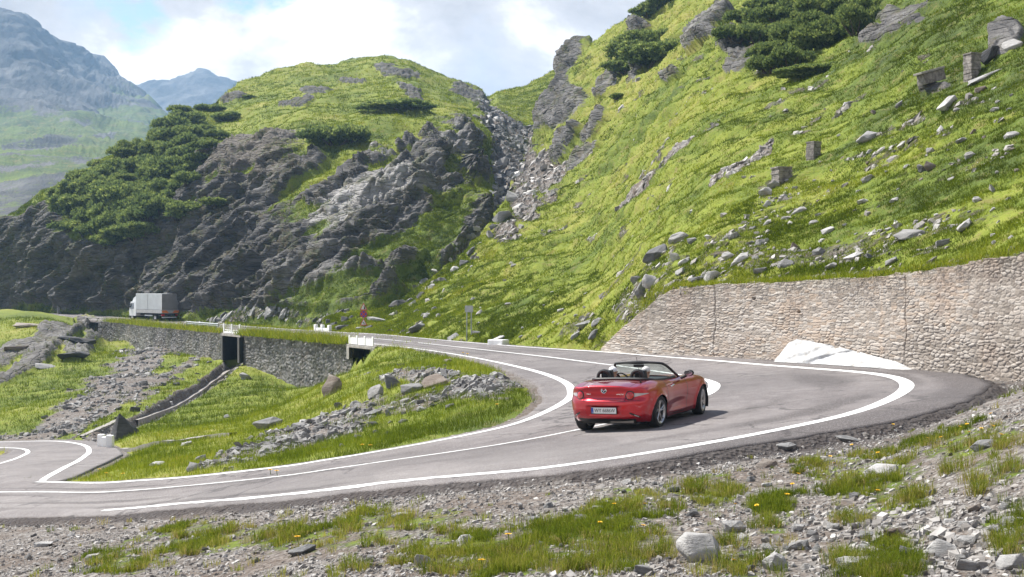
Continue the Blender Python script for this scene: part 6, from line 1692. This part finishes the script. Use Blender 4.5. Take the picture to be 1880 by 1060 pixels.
def rock_data(shape, i, tone_):
    k = (shape, i, tone_)
    if k not in RKM: m = RK[shape][i].copy(); m.materials.append(M_rock[tone_]); RKM[k] = m
    return RKM[k]
rr_ = random.Random(3)
def rock_at(px, py, w, h, shape, tone_, label, tilt=0, group=None, name='boulder', sink=.30, cat='rock', depth=.8):
    p, n = hit(px, min(py + h * .36, 1075))
    if p is None: print('no ground for', label); return
    s = p.y / F; W_, H_ = w * s, h * s
    me = rock_data(shape, rr_.randrange(len(RK[shape])), tone_)
    o = bpy.data.objects.new(name, me); C.objects.link(o)
    Hh = H_ * 1.12 + .02
    o.scale = (W_ * .96, max(W_ * depth * rr_.uniform(.7, 1.0), Hh * .7), Hh)
    yaw = math.atan2(-p.x, p.y) + rr_.choice([0, math.pi]) + rr_.uniform(-.25, .25)
    flip = 1 if abs(math.cos(yaw)) and math.cos(yaw) > 0 else -1
    sl = math.atan2(n.x, n.z) * (.55 if shape in ('slab', 'block', 'round') else .25)
    o.rotation_euler = (Matrix.Rotation(sl - R(tilt), 3, 'Y') @ Matrix.Rotation(yaw, 3, 'Z')).to_euler()
    o.location = (p.x, p.y + W_ * .18, p.z - Hh * sink)
    return tag(o, label, cat, group)
ROCKS = [
 # beside the road and the signs
 (731, 557, 38, 14, 'slab', 'dark', 'dark flat boulder on the grass where the stream gully meets the slope'),
 (769, 601, 33, 14, 'slab', 'grey', 'grey boulder on the verge below the pale twin stones, left of the grey signboard'), (834, 617, 28, 12, 'wedge', 'grey', 'small wedge shaped boulder on the verge just left of the grey signboard'),
 (874, 612, 20, 9, 'slab', 'dark', 'thin slab leaning beside the posts of the grey signboard'), (602, 591, 9, 11, 'block', 'dark', 'small upright dark stone at the left end of the pile beside the triple sign'),
 (613, 596, 16, 11, 'block', 'dark', 'dark block low in the pile left of the triple sign'), (634, 586, 16, 14, 'block', 'grey', 'largest grey block of the pile left of the triple sign'), (646, 583, 13, 9, 'round', 'dark', 'rounded dark stone touching the triple sign on its left'),
 (628, 601, 26, 9, 'slab', 'dark', 'low dark slab at the road edge below the pile by the triple sign'), (692, 587, 44, 8, 'slab', 'pale', 'long flat pale slab just right of the triple sign'), (660, 604, 18, 7, 'slab', 'pale', 'small pale slab at the foot of the triple sign'), (678, 602, 16, 9, 'block', 'dark', 'dark stone at the road edge right of the triple sign foot'),
 (785, 578, 17, 9, 'round', 'pale', 'pale rounded stone, left one of a pair on the slope above the verge boulder'), (804, 579, 9, 8, 'block', 'pale', 'smaller right stone of the pale pair above the verge boulder'), (800, 566, 10, 7, 'block', 'dark', 'small dark stone just above the pale pair on the slope'),
 (934, 558, 16, 5, 'slab', 'pale', 'thin pale stone lying alone on the smooth slope above the signboard'), (915, 624, 34, 10, 'slab', 'pale', 'pale slab behind the flat white slab on the far verge'), (1075, 595, 40, 10, 'slab', 'grey', 'flat grey slab on the bank left of where the pale wall begins'), (1098, 590, 26, 10, 'slab', 'pale', 'pale slab on the bank touching the low end of the stone wall'), (1096, 612, 30, 14, 'block', 'grey', 'grey block at the foot of the low end of the stone wall'), (1060, 615, 24, 9, 'slab', 'grey', 'low grey stone in the verge grass left of the stone wall'),
 (1030, 570, 14, 6, 'slab', 'pale', 'small pale stone in the grass above the left end of the wall'), (943, 487, 12, 6, 'block', 'pale', 'single small pale stone near the lower right side of the gully'),
 # the stream gully
 (912, 220, 25, 12, 'round', 'pale', 'pale boulder at the top of the stream gully under the saddle'), (940, 362, 34, 20, 'slab', 'pale', 'big pale boulder in the middle of the stream gully'), (926, 396, 38, 20, 'block', 'grey', 'big grey boulder just below the pale one in the gully'), (926, 347, 20, 15, 'block', 'grey', 'grey block above the big pale boulder in the gully'), (933, 293, 24, 20, 'block', 'pale', 'pale block at the bend in the upper gully'),
 (881, 429, 18, 15, 'block', 'grey', 'grey block on the left side of the gully under the two big boulders'), (903, 431, 22, 18, 'wedge', 'pale', 'pale wedge on the right side of the gully under the two big boulders'), (838, 494, 22, 13, 'block', 'pale', 'pale block of the lower gully, second from the bottom pile'), (853, 482, 20, 13, 'block', 'grey', 'grey block above the pale one in the lower gully'), (808, 514, 24, 10, 'slab', 'grey', 'flat grey stone at the lower mouth of the gully'), (794, 526, 19, 9, 'slab', 'pale', 'pale stone at the lowest point of the gully'), (797, 497, 16, 6, 'slab', 'pale', 'pale stone on the grass left of the lower gully'), (872, 214, 17, 8, 'slab', 'pale', 'pale slab at the head of the gully below the outcrop'), (914, 248, 18, 9, 'block', 'grey', 'grey stone in the upper gully below its pale head boulder'), (945, 320, 14, 8, 'slab', 'grey', 'grey slab on the right bank at the gully bend'), (868, 460, 20, 9, 'slab', 'dark', 'dark wet slab in the lower gully'), (915, 376, 16, 10, 'block', 'dark', 'dark wet stone left of the big pale gully boulder'), (775, 540, 20, 9, 'block', 'dark', 'dark stone where the gully reaches the meadow'), (755, 551, 16, 8, 'slab', 'grey', 'grey stone just right of the dark flat boulder at the gully foot'),
 # the slope above the wall
 (1601, 248, 48, 20, 'round', 'grey', 'large rounded grey boulder halfway up the slope between two pillars'), (1748, 186, 42, 16, 'slab', 'pale', 'pale layered boulder on the slope below the tall pillar'), (1817, 139, 72, 12, 'slab', 'grey', 'long thin slab lying right of the tall pillar'), (1804, 164, 24, 12, 'block', 'brown', 'brown stone under the long thin slab by the tall pillar'), (1861, 80, 36, 24, 'block', 'pale', 'big pale block beside the dark boulder near the right skyline of the slope'), (1829, 90, 42, 22, 'block', 'dark', 'big dark boulder up right of the tall pillar'), (1829, 200, 19, 8, 'slab', 'pale', 'small pale slab right of the layered boulder'),
 (1696, 308, 20, 18, 'wedge', 'dark', 'dark wedge, left half of a pair on the open slope'), (1711, 304, 20, 22, 'wedge', 'brown', 'pinkish brown wedge, right half of a pair on the open slope'), (1785, 283, 23, 12, 'slab', 'pale', 'pale slab on the open slope up right of the wedge pair'), (1826, 346, 15, 17, 'wedge', 'pale', 'upright pale stone alone on the slope above the high end of the wall'), (1596, 327, 25, 14, 'wedge', 'pale', 'pale leaning stone left of the wedge pair'),
 (1424, 338, 26, 16, 'slab', 'pale', 'pale slab right under the squat masonry block'), (1410, 352, 26, 20, 'slab', 'pale', 'lower pale slab below the squat masonry block'), (1411, 374, 15, 14, 'block', 'pale', 'small pale block further below the squat masonry block'), (1466, 386, 32, 14, 'wedge', 'pale', 'pale slanting slab right below the squat masonry block'), (1645, 367, 19, 8, 'slab', 'pale', 'thin pale slab on the slope below the wedge pair'), (1586, 370, 22, 10, 'slab', 'pale', 'pale slab left of the thin one below the wedge pair'), (1608, 205, 15, 10, 'wedge', 'brown', 'small brown stone above the large rounded boulder'), (1676, 222, 12, 6, 'slab', 'pale', 'tiny pale stone right of the large rounded boulder'), (1728, 236, 14, 14, 'wedge', 'pale', 'upright pale stone below the layered boulder'), (1768, 257, 22, 9, 'slab', 'pale', 'pale flat stone between upright stone and pale slab'), (1711, 275, 16, 12, 'block', 'pale', 'pale block above the wedge pair'), (1660, 264, 20, 8, 'slab', 'pale', 'pale flat stone right below the large rounded boulder'), (1863, 247, 32, 14, 'slab', 'pale', 'broad pale slab near the right border above the upright stone'), (1558, 190, 16, 8, 'slab', 'grey', 'grey slab on the slope below the flat juniper patch'), (1655, 190, 20, 8, 'slab', 'grey', 'grey slab left of the layered boulder'),
 (1252, 434, 42, 20, 'slab', 'pale', 'broad pale slab on the slope above the low part of the wall'), (1212, 463, 56, 24, 'slab', 'dark', 'long dark tilted slab left of the broad pale one above the wall'), (1273, 441, 20, 10, 'slab', 'grey', 'grey slab touching the broad pale one on its right'), (1305, 434, 19, 10, 'wedge', 'pale', 'small pale stone right of the broad pale slab above the wall'), (1348, 432, 25, 14, 'wedge', 'pale', 'pale pointed stone, topmost of the rubble above the wall'), (1361, 474, 38, 22, 'wedge', 'pale', 'large pale pinkish wedge in the rubble above the wall'), (1340, 468, 26, 14, 'slab', 'pale', 'pale slab left of the large pinkish wedge'), (1252, 498, 22, 13, 'block', 'pale', 'pale block close above the wall, right of the paired boulders'), (1312, 505, 36, 20, 'block', 'pale', 'pale block sitting right on the wall top'), (1281, 514, 36, 13, 'slab', 'dark', 'dark slab on the wall top left of the pale block'), (1201, 512, 32, 28, 'round', 'pale', 'pale rounded boulder at the left shoulder of the wall'), (1185, 530, 30, 32, 'wedge', 'grey', 'grey pointed boulder leaning in front of the pale rounded one at the wall shoulder'), (1170, 512, 22, 13, 'block', 'grey', 'grey stone left of the pale rounded boulder at the wall shoulder'), (1446, 483, 34, 18, 'round', 'grey', 'rounded grey boulder in the rubble above the middle of the wall'), (1242, 471, 20, 18, 'block', 'pale', 'pale block under the broad pale slab'), (1260, 480, 26, 11, 'slab', 'pale', 'flat pale stone right of the block under the broad slab'), (1461, 451, 19, 15, 'wedge', 'brown', 'brownish wedge above the rounded grey boulder'), (1507, 461, 28, 14, 'wedge', 'grey', 'grey wedge right of the brownish one above the wall'), (1573, 471, 42, 14, 'slab', 'pale', 'wide pale slab above the wall, right of the rounded boulder'), (1672, 428, 60, 18, 'wedge', 'pale', 'long pale slab pointing up the slope above the high wall'), (1600, 470, 18, 12, 'wedge', 'grey', 'grey stone right of the wide pale slab'), (1397, 445, 23, 12, 'slab', 'grey', 'grey slab up right of the pointed topmost stone'), (1778, 412, 32, 13, 'slab', 'pale', 'pale slab above the high right part of the wall'), (1497, 408, 21, 9, 'slab', 'pale', 'pale thin stone high above the middle of the wall'), (1524, 422, 26, 10, 'slab', 'pale', 'pale stone right below the thin one high above the wall'), (1735, 445, 28, 12, 'slab', 'grey', 'grey slab close above the high wall'), (1640, 480, 26, 10, 'slab', 'grey', 'grey slab on the wall top where the wall rises'), (1530, 488, 24, 11, 'slab', 'pale', 'pale slab on the wall top right of the rounded boulder'), (1400, 496, 30, 10, 'slab', 'grey', 'grey slab on the wall top left of the rounded boulder'),
 # inside the hairpin
 (724, 701, 40, 30, 'wedge', 'grey', 'pointed grey boulder standing on the hump inside the hairpin'), (692, 720, 36, 28, 'block', 'pale', 'pale block left of the pointed boulder on the hump'), (758, 713, 44, 18, 'slab', 'grey', 'grey slab right of the pointed boulder on the hump'), (800, 700, 52, 28, 'block', 'brown', 'broad brownish boulder on the crest of the hump'), (613, 706, 42, 44, 'wedge', 'brown', 'tall tilted slab below the low culvert'), (643, 756, 32, 12, 'slab', 'grey', 'flat grey slab low on the left side of the hump'), (686, 760, 38, 13, 'slab', 'grey', 'flat slab in the middle of the hump rubble'), (714, 759, 15, 15, 'wedge', 'grey', 'small upright stone right of the flat middle slab on the hump'), (774, 751, 19, 11, 'block', 'pale', 'pale block alone in the grass on the front of the hump'), (835, 687, 22, 12, 'block', 'grey', 'grey stone right of the broad brownish boulder'), (737, 671, 15, 7, 'slab', 'grey', 'small flat stone in the grass above the pointed boulder'), (871, 704, 20, 11, 'block', 'grey', 'grey stone at the right end of the hump rubble'), (651, 741, 20, 9, 'slab', 'pale', 'pale slab above the flat grey one left on the hump'), (622, 744, 15, 12, 'block', 'grey', 'grey block left of the pale slab on the hump'), (587, 806, 14, 12, 'block', 'pale', 'pale stone in the rubble near the bend line'), (550, 783, 26, 14, 'slab', 'grey', 'grey slab among rubble between the two roads'), (822, 663, 16, 7, 'slab', 'brown', 'brown stone by the roadside above the hump'), (746, 736, 20, 9, 'slab', 'pale', 'pale slab below the grey slab on the hump'), (800, 730, 20, 9, 'slab', 'grey', 'grey slab below the broad brownish boulder'), (850, 722, 18, 8, 'slab', 'pale', 'pale thin slab right on the hump front'),
 # the ravine and the lower bend
 (453, 691, 28, 16, 'wedge', 'grey', 'grey slab lying in the bright grass under the stone wall'), (229, 783, 52, 56, 'wedge', 'dark', 'big dark boulder beside the broken white stub at the lower bend'), (118, 795, 13, 14, 'wedge', 'dark', 'small dark stone at the edge of the lower hairpin'), (492, 779, 62, 24, 'slab', 'grey', 'big grey slab at the upper left end of the hump rubble'), (369, 843, 22, 12, 'slab', 'pale', 'pale slab in the rubble above the road line at the lower bend'), (353, 858, 26, 20, 'wedge', 'pale', 'pale pointed stone nearest the road line at the lower bend'), (287, 853, 30, 9, 'slab', 'pale', 'flat pale stone in the grass left of the pale pointed one'), (342, 816, 22, 8, 'slab', 'pale', 'pale slab against the curved kerb'), (416, 765, 13, 8, 'block', 'grey', 'small grey stone alone in the bright ravine grass'), (247, 752, 20, 11, 'slab', 'dark', 'dark slab in the drain above the big boulder'), (520, 690, 14, 6, 'slab', 'pale', 'tiny pale stone in the grass below the middle of the dark wall'), (432, 826, 22, 10, 'slab', 'pale', 'pale slab in the rubble right of the curved kerb end'), (300, 690, 18, 9, 'slab', 'pale', 'pale slab in the scree left of the drain'), (345, 672, 14, 8, 'block', 'grey', 'grey block in the upper scree'), (205, 735, 16, 8, 'slab', 'grey', 'grey slab in the middle of the scree'), (150, 772, 16, 8, 'slab', 'pale', 'pale slab at the lower left of the scree'),
 # the left knoll
 (136, 624, 70, 11, 'slab', 'dark', 'long dark tilted slab on the left knoll below the road'), (132, 652, 60, 13, 'slab', 'dark', 'dark massive slab under the long tilted slab of the knoll'), (112, 568, 18, 16, 'wedge', 'grey', 'pointed grey stone at the roadside above the knoll'), (70, 672, 66, 8, 'slab', 'grey', 'flat grey slab low on the left knoll'), (45, 598, 50, 9, 'slab', 'brown', 'brownish slab on top of the left knoll'), (30, 640, 50, 10, 'slab', 'brown', 'brownish slab in the grass of the left knoll'), (500, 574, 20, 8, 'block', 'grey', 'grey stone at the foot of the cliff above the far road'), (392, 585, 14, 8, 'block', 'pale', 'pale stone on the verge right of the lorry'),
 # the stony bank in front
 (1285, 1012, 88, 62, 'round', 'pale', 'largest pale rock in the grass at the front of the bank'), (1424, 1033, 52, 38, 'round', 'pale', 'rounded pale rock right of the largest one'), (1622, 868, 68, 26, 'slab', 'pale', 'broad pale slab on the grassy right part of the bank'), (1731, 1008, 62, 34, 'round', 'pale', 'pale oval rock in the stones at the right front'), (1646, 981, 42, 22, 'slab', 'brown', 'brownish slab left of the pale oval rock'), (1470, 1003, 40, 16, 'slab', 'pale', 'pale angular stone up right of the rounded pale rock'), (1409, 852, 42, 18, 'wedge', 'brown', 'brown wedge at the tarmac edge beside the road'), (1268, 943, 28, 15, 'wedge', 'grey', 'sharp grey stone in the middle of the bank'), (1860, 1033, 54, 30, 'block', 'pale', 'pale block in the right front corner'), (1810, 818, 48, 15, 'slab', 'grey', 'grey slab in the grass at the far right of the bank'), (1557, 806, 52, 8, 'slab', 'grey', 'thin grey slab at the edge of the dark shoulder'), (1446, 821, 42, 13, 'slab', 'grey', 'grey slab lying on the tarmac edge left of the thin one'), (1346, 969, 46, 24, 'slab', 'pale', 'flat pale stone behind the largest pale rock'), (1237, 900, 24, 10, 'slab', 'grey', 'grey slab in the sparse grass close to the road'), (1374, 910, 15, 10, 'block', 'pale', 'small white block in the gravel middle'), (1152, 886, 17, 10, 'block', 'pale', 'small white stone close to the tarmac edge'), (1409, 891, 21, 6, 'slab', 'pale', 'thin white stone in the gravel below the brown wedge'), (1509, 903, 19, 13, 'wedge', 'pale', 'upright pale stone left of the grass clump with the broad slab'), (1572, 911, 22, 9, 'slab', 'grey', 'flat grey stone below the broad pale slab'), (1610, 885, 28, 10, 'slab', 'pale', 'small pale slab tucked below the broad one'), (1712, 904, 20, 12, 'wedge', 'grey', 'grey stone in the grass right of the broad slab'), (1793, 934, 30, 11, 'slab', 'brown', 'brownish slab on the right slope of the bank'), (1182, 1049, 38, 17, 'slab', 'grey', 'blueish grey slab at the bottom border left of the largest rock'), (1069, 954, 27, 14, 'slab', 'grey', 'grey slab in the grass at the centre of the bank'), (1104, 935, 36, 8, 'slab', 'pale', 'thin pale slab near the centre grass'), (1664, 1014, 25, 24, 'block', 'grey', 'grey upright block left of the pale oval rock'), (1500, 1007, 19, 18, 'wedge', 'grey', 'grey wedge right of the pale angular stone'), (1679, 998, 28, 13, 'slab', 'pale', 'pale stone between upright block and oval rock'), (1776, 995, 42, 15, 'slab', 'pale', 'pale slab right of the oval rock'), (1823, 975, 38, 14, 'slab', 'pale', 'pale slab above the right corner block'), (777, 1031, 32, 26, 'block', 'pale', 'pale tilted block at the bottom of the bank left of centre'), (556, 1013, 58, 15, 'slab', 'grey', 'long grey slab in the grass at the left front'), (853, 992, 36, 16, 'slab', 'pale', 'whitish slab in the gravel left of centre'), (678, 1026, 20, 11, 'wedge', 'pale', 'small pale wedge right of the long grey slab'), (736, 948, 42, 12, 'slab', 'pale', 'whitish flat rock in the gravel near the road edge'), (168, 1025, 28, 13, 'slab', 'pale', 'pale slab beside the grass tufts at the far left front'), (77, 1000, 36, 9, 'slab', 'pale', 'thin pale slab in the gravel at the far left'), (424, 988, 20, 8, 'block', 'pale', 'small pale stone by the left grass tuft'), (980, 955, 24, 9, 'slab', 'grey', 'grey thin slab left of the centre grass'), (1560, 1035, 46, 18, 'slab', 'pale', 'pale flat rock at the bottom border right of the rounded rock'), (1375, 1045, 26, 14, 'wedge', 'grey', 'grey stone tucked left of the rounded pale rock'), (1650, 1045, 40, 18, 'slab', 'grey', 'grey slab at the bottom border under the upright block'), (1780, 1040, 44, 18, 'slab', 'pale', 'pale slab at the bottom border left of the corner block'), (1590, 985, 30, 14, 'slab', 'grey', 'grey slab left of the brownish one in the stones'), (1530, 970, 26, 11, 'slab', 'pale', 'pale slab above the grey wedge in the stones'),
]
for x, y, w, h, sh, tn_, lb in ROCKS:
    rock_at(x, y, w, h, sh, tn_, lb, tilt=rr_.uniform(-6, 10) if sh == 'slab' else 0)

def stones_stuff(name, label, q, nrm, size, mat, seed, flat=.45):
    """Countless stones as one object: rough slabs of eight corners each."""
    r = np.random.default_rng(seed); n = len(q)
    cube = np.array([[-1, -1, -1], [1, -1, -1], [1, 1, -1], [-1, 1, -1], [-1, -1, 1], [1, -1, 1], [1, 1, 1], [-1, 1, 1]], float)
    fc_ = np.array([[0, 3, 2, 1], [4, 5, 6, 7], [0, 1, 5, 4], [1, 2, 6, 5], [2, 3, 7, 6], [3, 0, 4, 7]])
    v = cube[None] * (1 + r.normal(0, .26, (n, 8, 3))); v[:, 4:, :2] *= r.uniform(.45, .95, (n, 1, 1))
    d = np.stack([r.uniform(.6, 1.0, n), r.uniform(.4, .8, n), r.uniform(.5, 1.2, n) * flat], 1) * size[:, None] * .5
    v = v * d[:, None, :]
    a, b_, c_ = r.uniform(0, 6.28, n), r.normal(0, .28, n), r.normal(0, .28, n)
    ca_, sa = np.cos(a), np.sin(a)
    x = v[..., 0] * ca_[:, None] - v[..., 1] * sa[:, None]; y = v[..., 0] * sa[:, None] + v[..., 1] * ca_[:, None]; z = v[..., 2]
    z = z + x * b_[:, None] + y * c_[:, None]
    z = z - .55 * (x * nrm[:, None, 0] + y * nrm[:, None, 1]) / np.maximum(nrm[:, None, 2], .6)
    V = np.stack([x, y, z], -1) + q[:, None, :]; V[..., 2] += (d[:, 2] * .35)[:, None]
    f = (np.arange(n)[:, None, None] * 8 + fc_[None]).reshape(-1, 4)
    at = np.repeat(np.clip(r.normal(.45, .22, n), 0, 1), 8)
    return tag(new_obj(name, mesh_np(name, V.reshape(-1, 3), f, dict(shade=at), smooth=False), mat), label, 'gravel', kind='stuff')
t = NT('loose_stone'); co = t.coord(); v = t.attr('shade'); n_a = t.noise(co, 9, 5, .7)
c = t.ramp(t.math('ADD', t.math('MULTIPLY', v, .8), t.math('MULTIPLY', n_a, .3)), [(.15, (.11, .098, .088)), (.5, (.25, .234, .217)), (.75, (.38, .364, .345)), (1, (.56, .545, .52))])
M_stone = t.end(t.bsdf(c, .88, t.bump(n_a, .6, .02)))
t = NT('loose_slate'); co = t.coord(); v = t.attr('shade'); n_a = t.noise(co, 4, 5, .7)
c = t.ramp(t.math('ADD', t.math('MULTIPLY', v, .8), t.math('MULTIPLY', n_a, .3)), [(.15, (.085, .081, .078)), (.5, (.20, .194, .187)), (.75, (.32, .312, .30)), (1, (.48, .47, .455))])
M_slate = t.end(t.bsdf(c, .88, t.bump(n_a, .6, .05)))
rs_ = np.random.default_rng(77)
gpos = gg.reshape(-1, 3)
clump = np.clip(.55 + 1.1 * fbm(np.stack([X * .7, Y * .7, 0 * X], 1), 4, 160), .04, 1.4)
wgr = fore * inview * (D > .3) * sstep(.2, .7, grav + .3 * jn) * clump
q, vi_ = sample_grid(gpos, nrow, ncol, wgr, 22000, rs_)
sz = .014 + .07 * rs_.uniform(0, 1, len(q)) ** 4.5 + .0008 * q[:, 1]
big_z = np.clip(ell(GX[vi_], GY[vi_], 1680, 1000, 330, 110, 0), 0, 1); sz = sz * (1 + 1.5 * big_z * rs_.uniform(0, 1, len(q)))
stones_stuff('gravel', 'grey gravel and chippings over the bank in front of the road', q, gn[vi_], sz, M_stone, 81)
wgm = (~fore) * inview * (D > .5) * sstep(.35, .75, grav + .25 * jn) * (Y < 150) * clump
q, vi_ = sample_grid(gpos, nrow, ncol, wgm, 8000, rs_)
sz = (.045 + .34 * rs_.uniform(0, 1, len(q)) ** 5) * (.6 + q[:, 1] / 110)
stones_stuff('rubble', 'loose grey rubble inside the hairpin and the scree above the lower bend', q, gn[vi_], sz, M_slate, 82)
def hill_stones(h, n, seed, lo_, hi_, label, mat, bare=.02):
    p, nm, nr, nc, m, qx, qy = h; r = np.random.default_rng(seed)
    w_q = (sstep(.3, .7, m['grav'] + .25 * fbm(p / 2, 3, 170)) + bare * sstep(.1, .5, fbm(p / 5, 4, 171))) * (qx > -20) * (qx < 1900) * (qy > -10) * (qy < 650)
    w_q.reshape(nr, nc)[:2] = 0; w_q.reshape(nr, nc)[-5:] = 0
    q, vi_ = sample_grid(p, nr, nc, w_q, n, r)
    sz = (lo_ + (hi_ - lo_) * r.uniform(0, 1, n) ** 4) * np.clip(q[:, 1] / 70, .5, 3)
    nn = nm[vi_] * np.sign(nm[vi_][:, 2:3] + 1e-9)
    return stones_stuff('rubble', label, q, nn, sz, mat, seed)
hill_stones(h1, 3800, 83, .07, .55, 'scattered pale stones over the grassy slope above the wall', M_stone, .05)
t = NT('wet_slate'); co = t.coord(); v = t.attr('shade'); n_a = t.noise(co, 2, 5, .7)
M_slate2 = t.end(t.bsdf(t.ramp(t.math('ADD', t.math('MULTIPLY', v, .8), t.math('MULTIPLY', n_a, .3)), [(.15, (.05, .05, .051)), (.5, (.14, .138, .136)), (.75, (.25, .246, .24)), (1, (.40, .39, .38))]), .7, t.bump(n_a, .6, .08)))
hill_stones(h2, 4200, 84, .12, .65, 'stones of the stream gully and the foot of the cliff', M_slate2, .0)

# smaller single stones that show on the open slope: the largest of the loose ones
placed = [(a, b) for a, b, *_ in ROCKS]
def scatter_named(n, region, label, group, smin, smax, tones, seed):
    r = random.Random(seed); k = 0; tries = 0
    while k < n and tries < 5000:
        tries += 1
        xs = [q[0] for q in region]; ys = [q[1] for q in region]
        x, y = r.uniform(min(xs), max(xs)), r.uniform(min(ys), max(ys))
        if float(poly_sd(np.array([x]), np.array([y]), region)[0]) < 3: continue
        if any(abs(x - a) < 22 and abs(y - b) < 13 for a, b in placed): continue
        placed.append((x, y)); k += 1
        w = smin + (smax - smin) * r.random() ** 2.2
        rock_at(x, y, w, w * r.uniform(.35, .6), r.choice(['slab', 'slab', 'block', 'wedge']), r.choice(tones), label, group=group, name='stone', cat='stone')
scatter_named(55, [(1480, 260), (1880, 160), (1880, 440), (1700, 470), (1480, 490), (1250, 500), (1300, 420), (1400, 390)], 'small pale stone half sunk in the grass of the slope above the wall', 'small stones in the grass above the wall', 8, 19, ['pale', 'pale', 'grey', 'brown'], 1)
scatter_named(22, [(760, 560), (960, 500), (1100, 520), (1100, 600), (960, 628), (830, 615)], 'tiny pale stone in the smooth grass beside the far road', 'tiny stones in the grass beside the far road', 6, 12, ['pale', 'pale', 'grey'], 2)
scatter_named(34, [(560, 790), (660, 745), (700, 735), (830, 690), (930, 690), (900, 725), (800, 760), (700, 805), (600, 830), (450, 850), (430, 825)], 'loose grey stone in the rubble strip inside the hairpin', 'loose stones inside the hairpin', 9, 20, ['grey', 'grey', 'pale', 'dark'], 3)
scatter_named(30, [(60, 800), (250, 655), (330, 640), (400, 660), (330, 715), (200, 780), (140, 800)], 'loose slate stone on the scree above the lower bend', 'loose stones of the scree', 8, 16, ['grey', 'dark', 'pale'], 4)
scatter_named(60, [(1330, 1055), (1330, 985), (1480, 950), (1640, 930), (1870, 900), (1870, 1055)], 'angular pale stone in the stony right part of the bank', 'angular stones in the right part of the bank', 12, 30, ['pale', 'pale', 'grey', 'pale'], 5)
scatter_named(34, [(650, 1050), (650, 960), (1000, 915), (1300, 870), (1460, 850), (1440, 930), (1100, 1000)], 'small grey stone in the thin gravel of the middle bank', 'small stones in the middle of the bank', 9, 20, ['pale', 'grey', 'grey'], 6)
scatter_named(16, [(20, 1050), (20, 975), (500, 955), (520, 1050)], 'small grey stone in the gravel at the left of the bank', 'small stones at the left of the bank', 10, 22, ['pale', 'grey'], 7)
scatter_named(26, [(880, 200), (905, 195), (925, 230), (935, 300), (940, 390), (900, 440), (850, 490), (800, 525), (770, 545), (775, 530), (830, 485), (880, 440), (915, 390), (915, 320), (905, 260)], 'wet grey stone wedged in the bed of the stream gully', 'stones in the bed of the stream gully', 9, 18, ['grey', 'dark', 'pale'], 8)

# ================================================================ dandelions
M_yel = simple('dandelion_yellow', (.80, .50, .01), .7, .1, 40); M_stem = simple('flower_stem', (.10, .16, .03), .7)
def bloom_proto():
    mb = MB()
    for k in range(26):
        a = k * 2.4; r0 = .019 * math.sqrt((k + 1) / 26); c_ = Vector((0, 0, .0)); tip = Vector((math.cos(a) * r0 * 1.25, math.sin(a) * r0 * 1.25, .010 - r0 * .25)); sd = Vector((-math.sin(a), math.cos(a), 0)) * .005
        v_ = [mb.bm.verts.new(x) for x in (c_ - sd * .3, c_ + sd * .3, tip + sd, tip - sd)]; mb.bm.faces.new(v_)
    me = bpy.data.meshes.new('bloom'); mb.bm.to_mesh(me); mb.bm.free(); me.materials.append(M_yel)
    s = MB().tube([(0, 0, -.12), (.006, 0, -.05), (0, 0, 0)], .0035, 6); m2 = bpy.data.meshes.new('stem'); bmesh.ops.recalc_face_normals(s.bm, faces=s.bm.faces[:]); s.bm.to_mesh(m2); s.bm.free(); m2.materials.append(M_stem)
    return me, m2
bl_m, st_m_ = bloom_proto()
Z7 = [(1330, 55), (1650, 95), (1750, 70), (1785, 108), (1475, 118), (1530, 115), (1155, 145), (1240, 178), (1265, 180), (1080, 225), (1065, 195), (930, 270), (885, 360), (905, 315), (665, 402), (95, 480), (278, 495), (658, 648), (1265, 345), (155, 400), (1640, 60), (1740, 15), (755, 408), (1575, 140), (1700, 80), (1610, 70), (285, 400), (880, 358)]
for x, y in Z7:
    p, n = hit(1060 + x / 2.293, 760 + (y + 14) / 2.293)
    if p is None: continue
    o = empty('dandelion', (p.x, p.y, p.z + .10), (rr_.uniform(-.3, .3), rr_.uniform(-.3, .3), rr_.uniform(0, 6))); o.scale = (1.25,) * 3
    tag(o, 'small yellow dandelion flowering on the stony right half of the bank', 'flower', 'dandelions on the bank')
    new_obj('bloom', bl_m, None, o); new_obj('stem', st_m_, None, o)
for x, y in [(496, 872), (508, 874), (665, 825), (680, 826), (850, 652), (858, 654), (183, 868), (195, 876), (226, 877), (546, 1000), (884, 1047), (933, 998), (912, 750)]:
    p, n = hit(x, y)
    if p is None: continue
    o = empty('dandelion', (p.x, p.y, p.z + .10)); o.scale = (1.4 + p.y / 30,) * 3
    tag(o, 'yellow flower in the grass left of the car or along the inner road edge', 'flower', 'flowers along the inner road edge and left bank')
    new_obj('bloom', bl_m, None, o); new_obj('stem', st_m_, None, o)
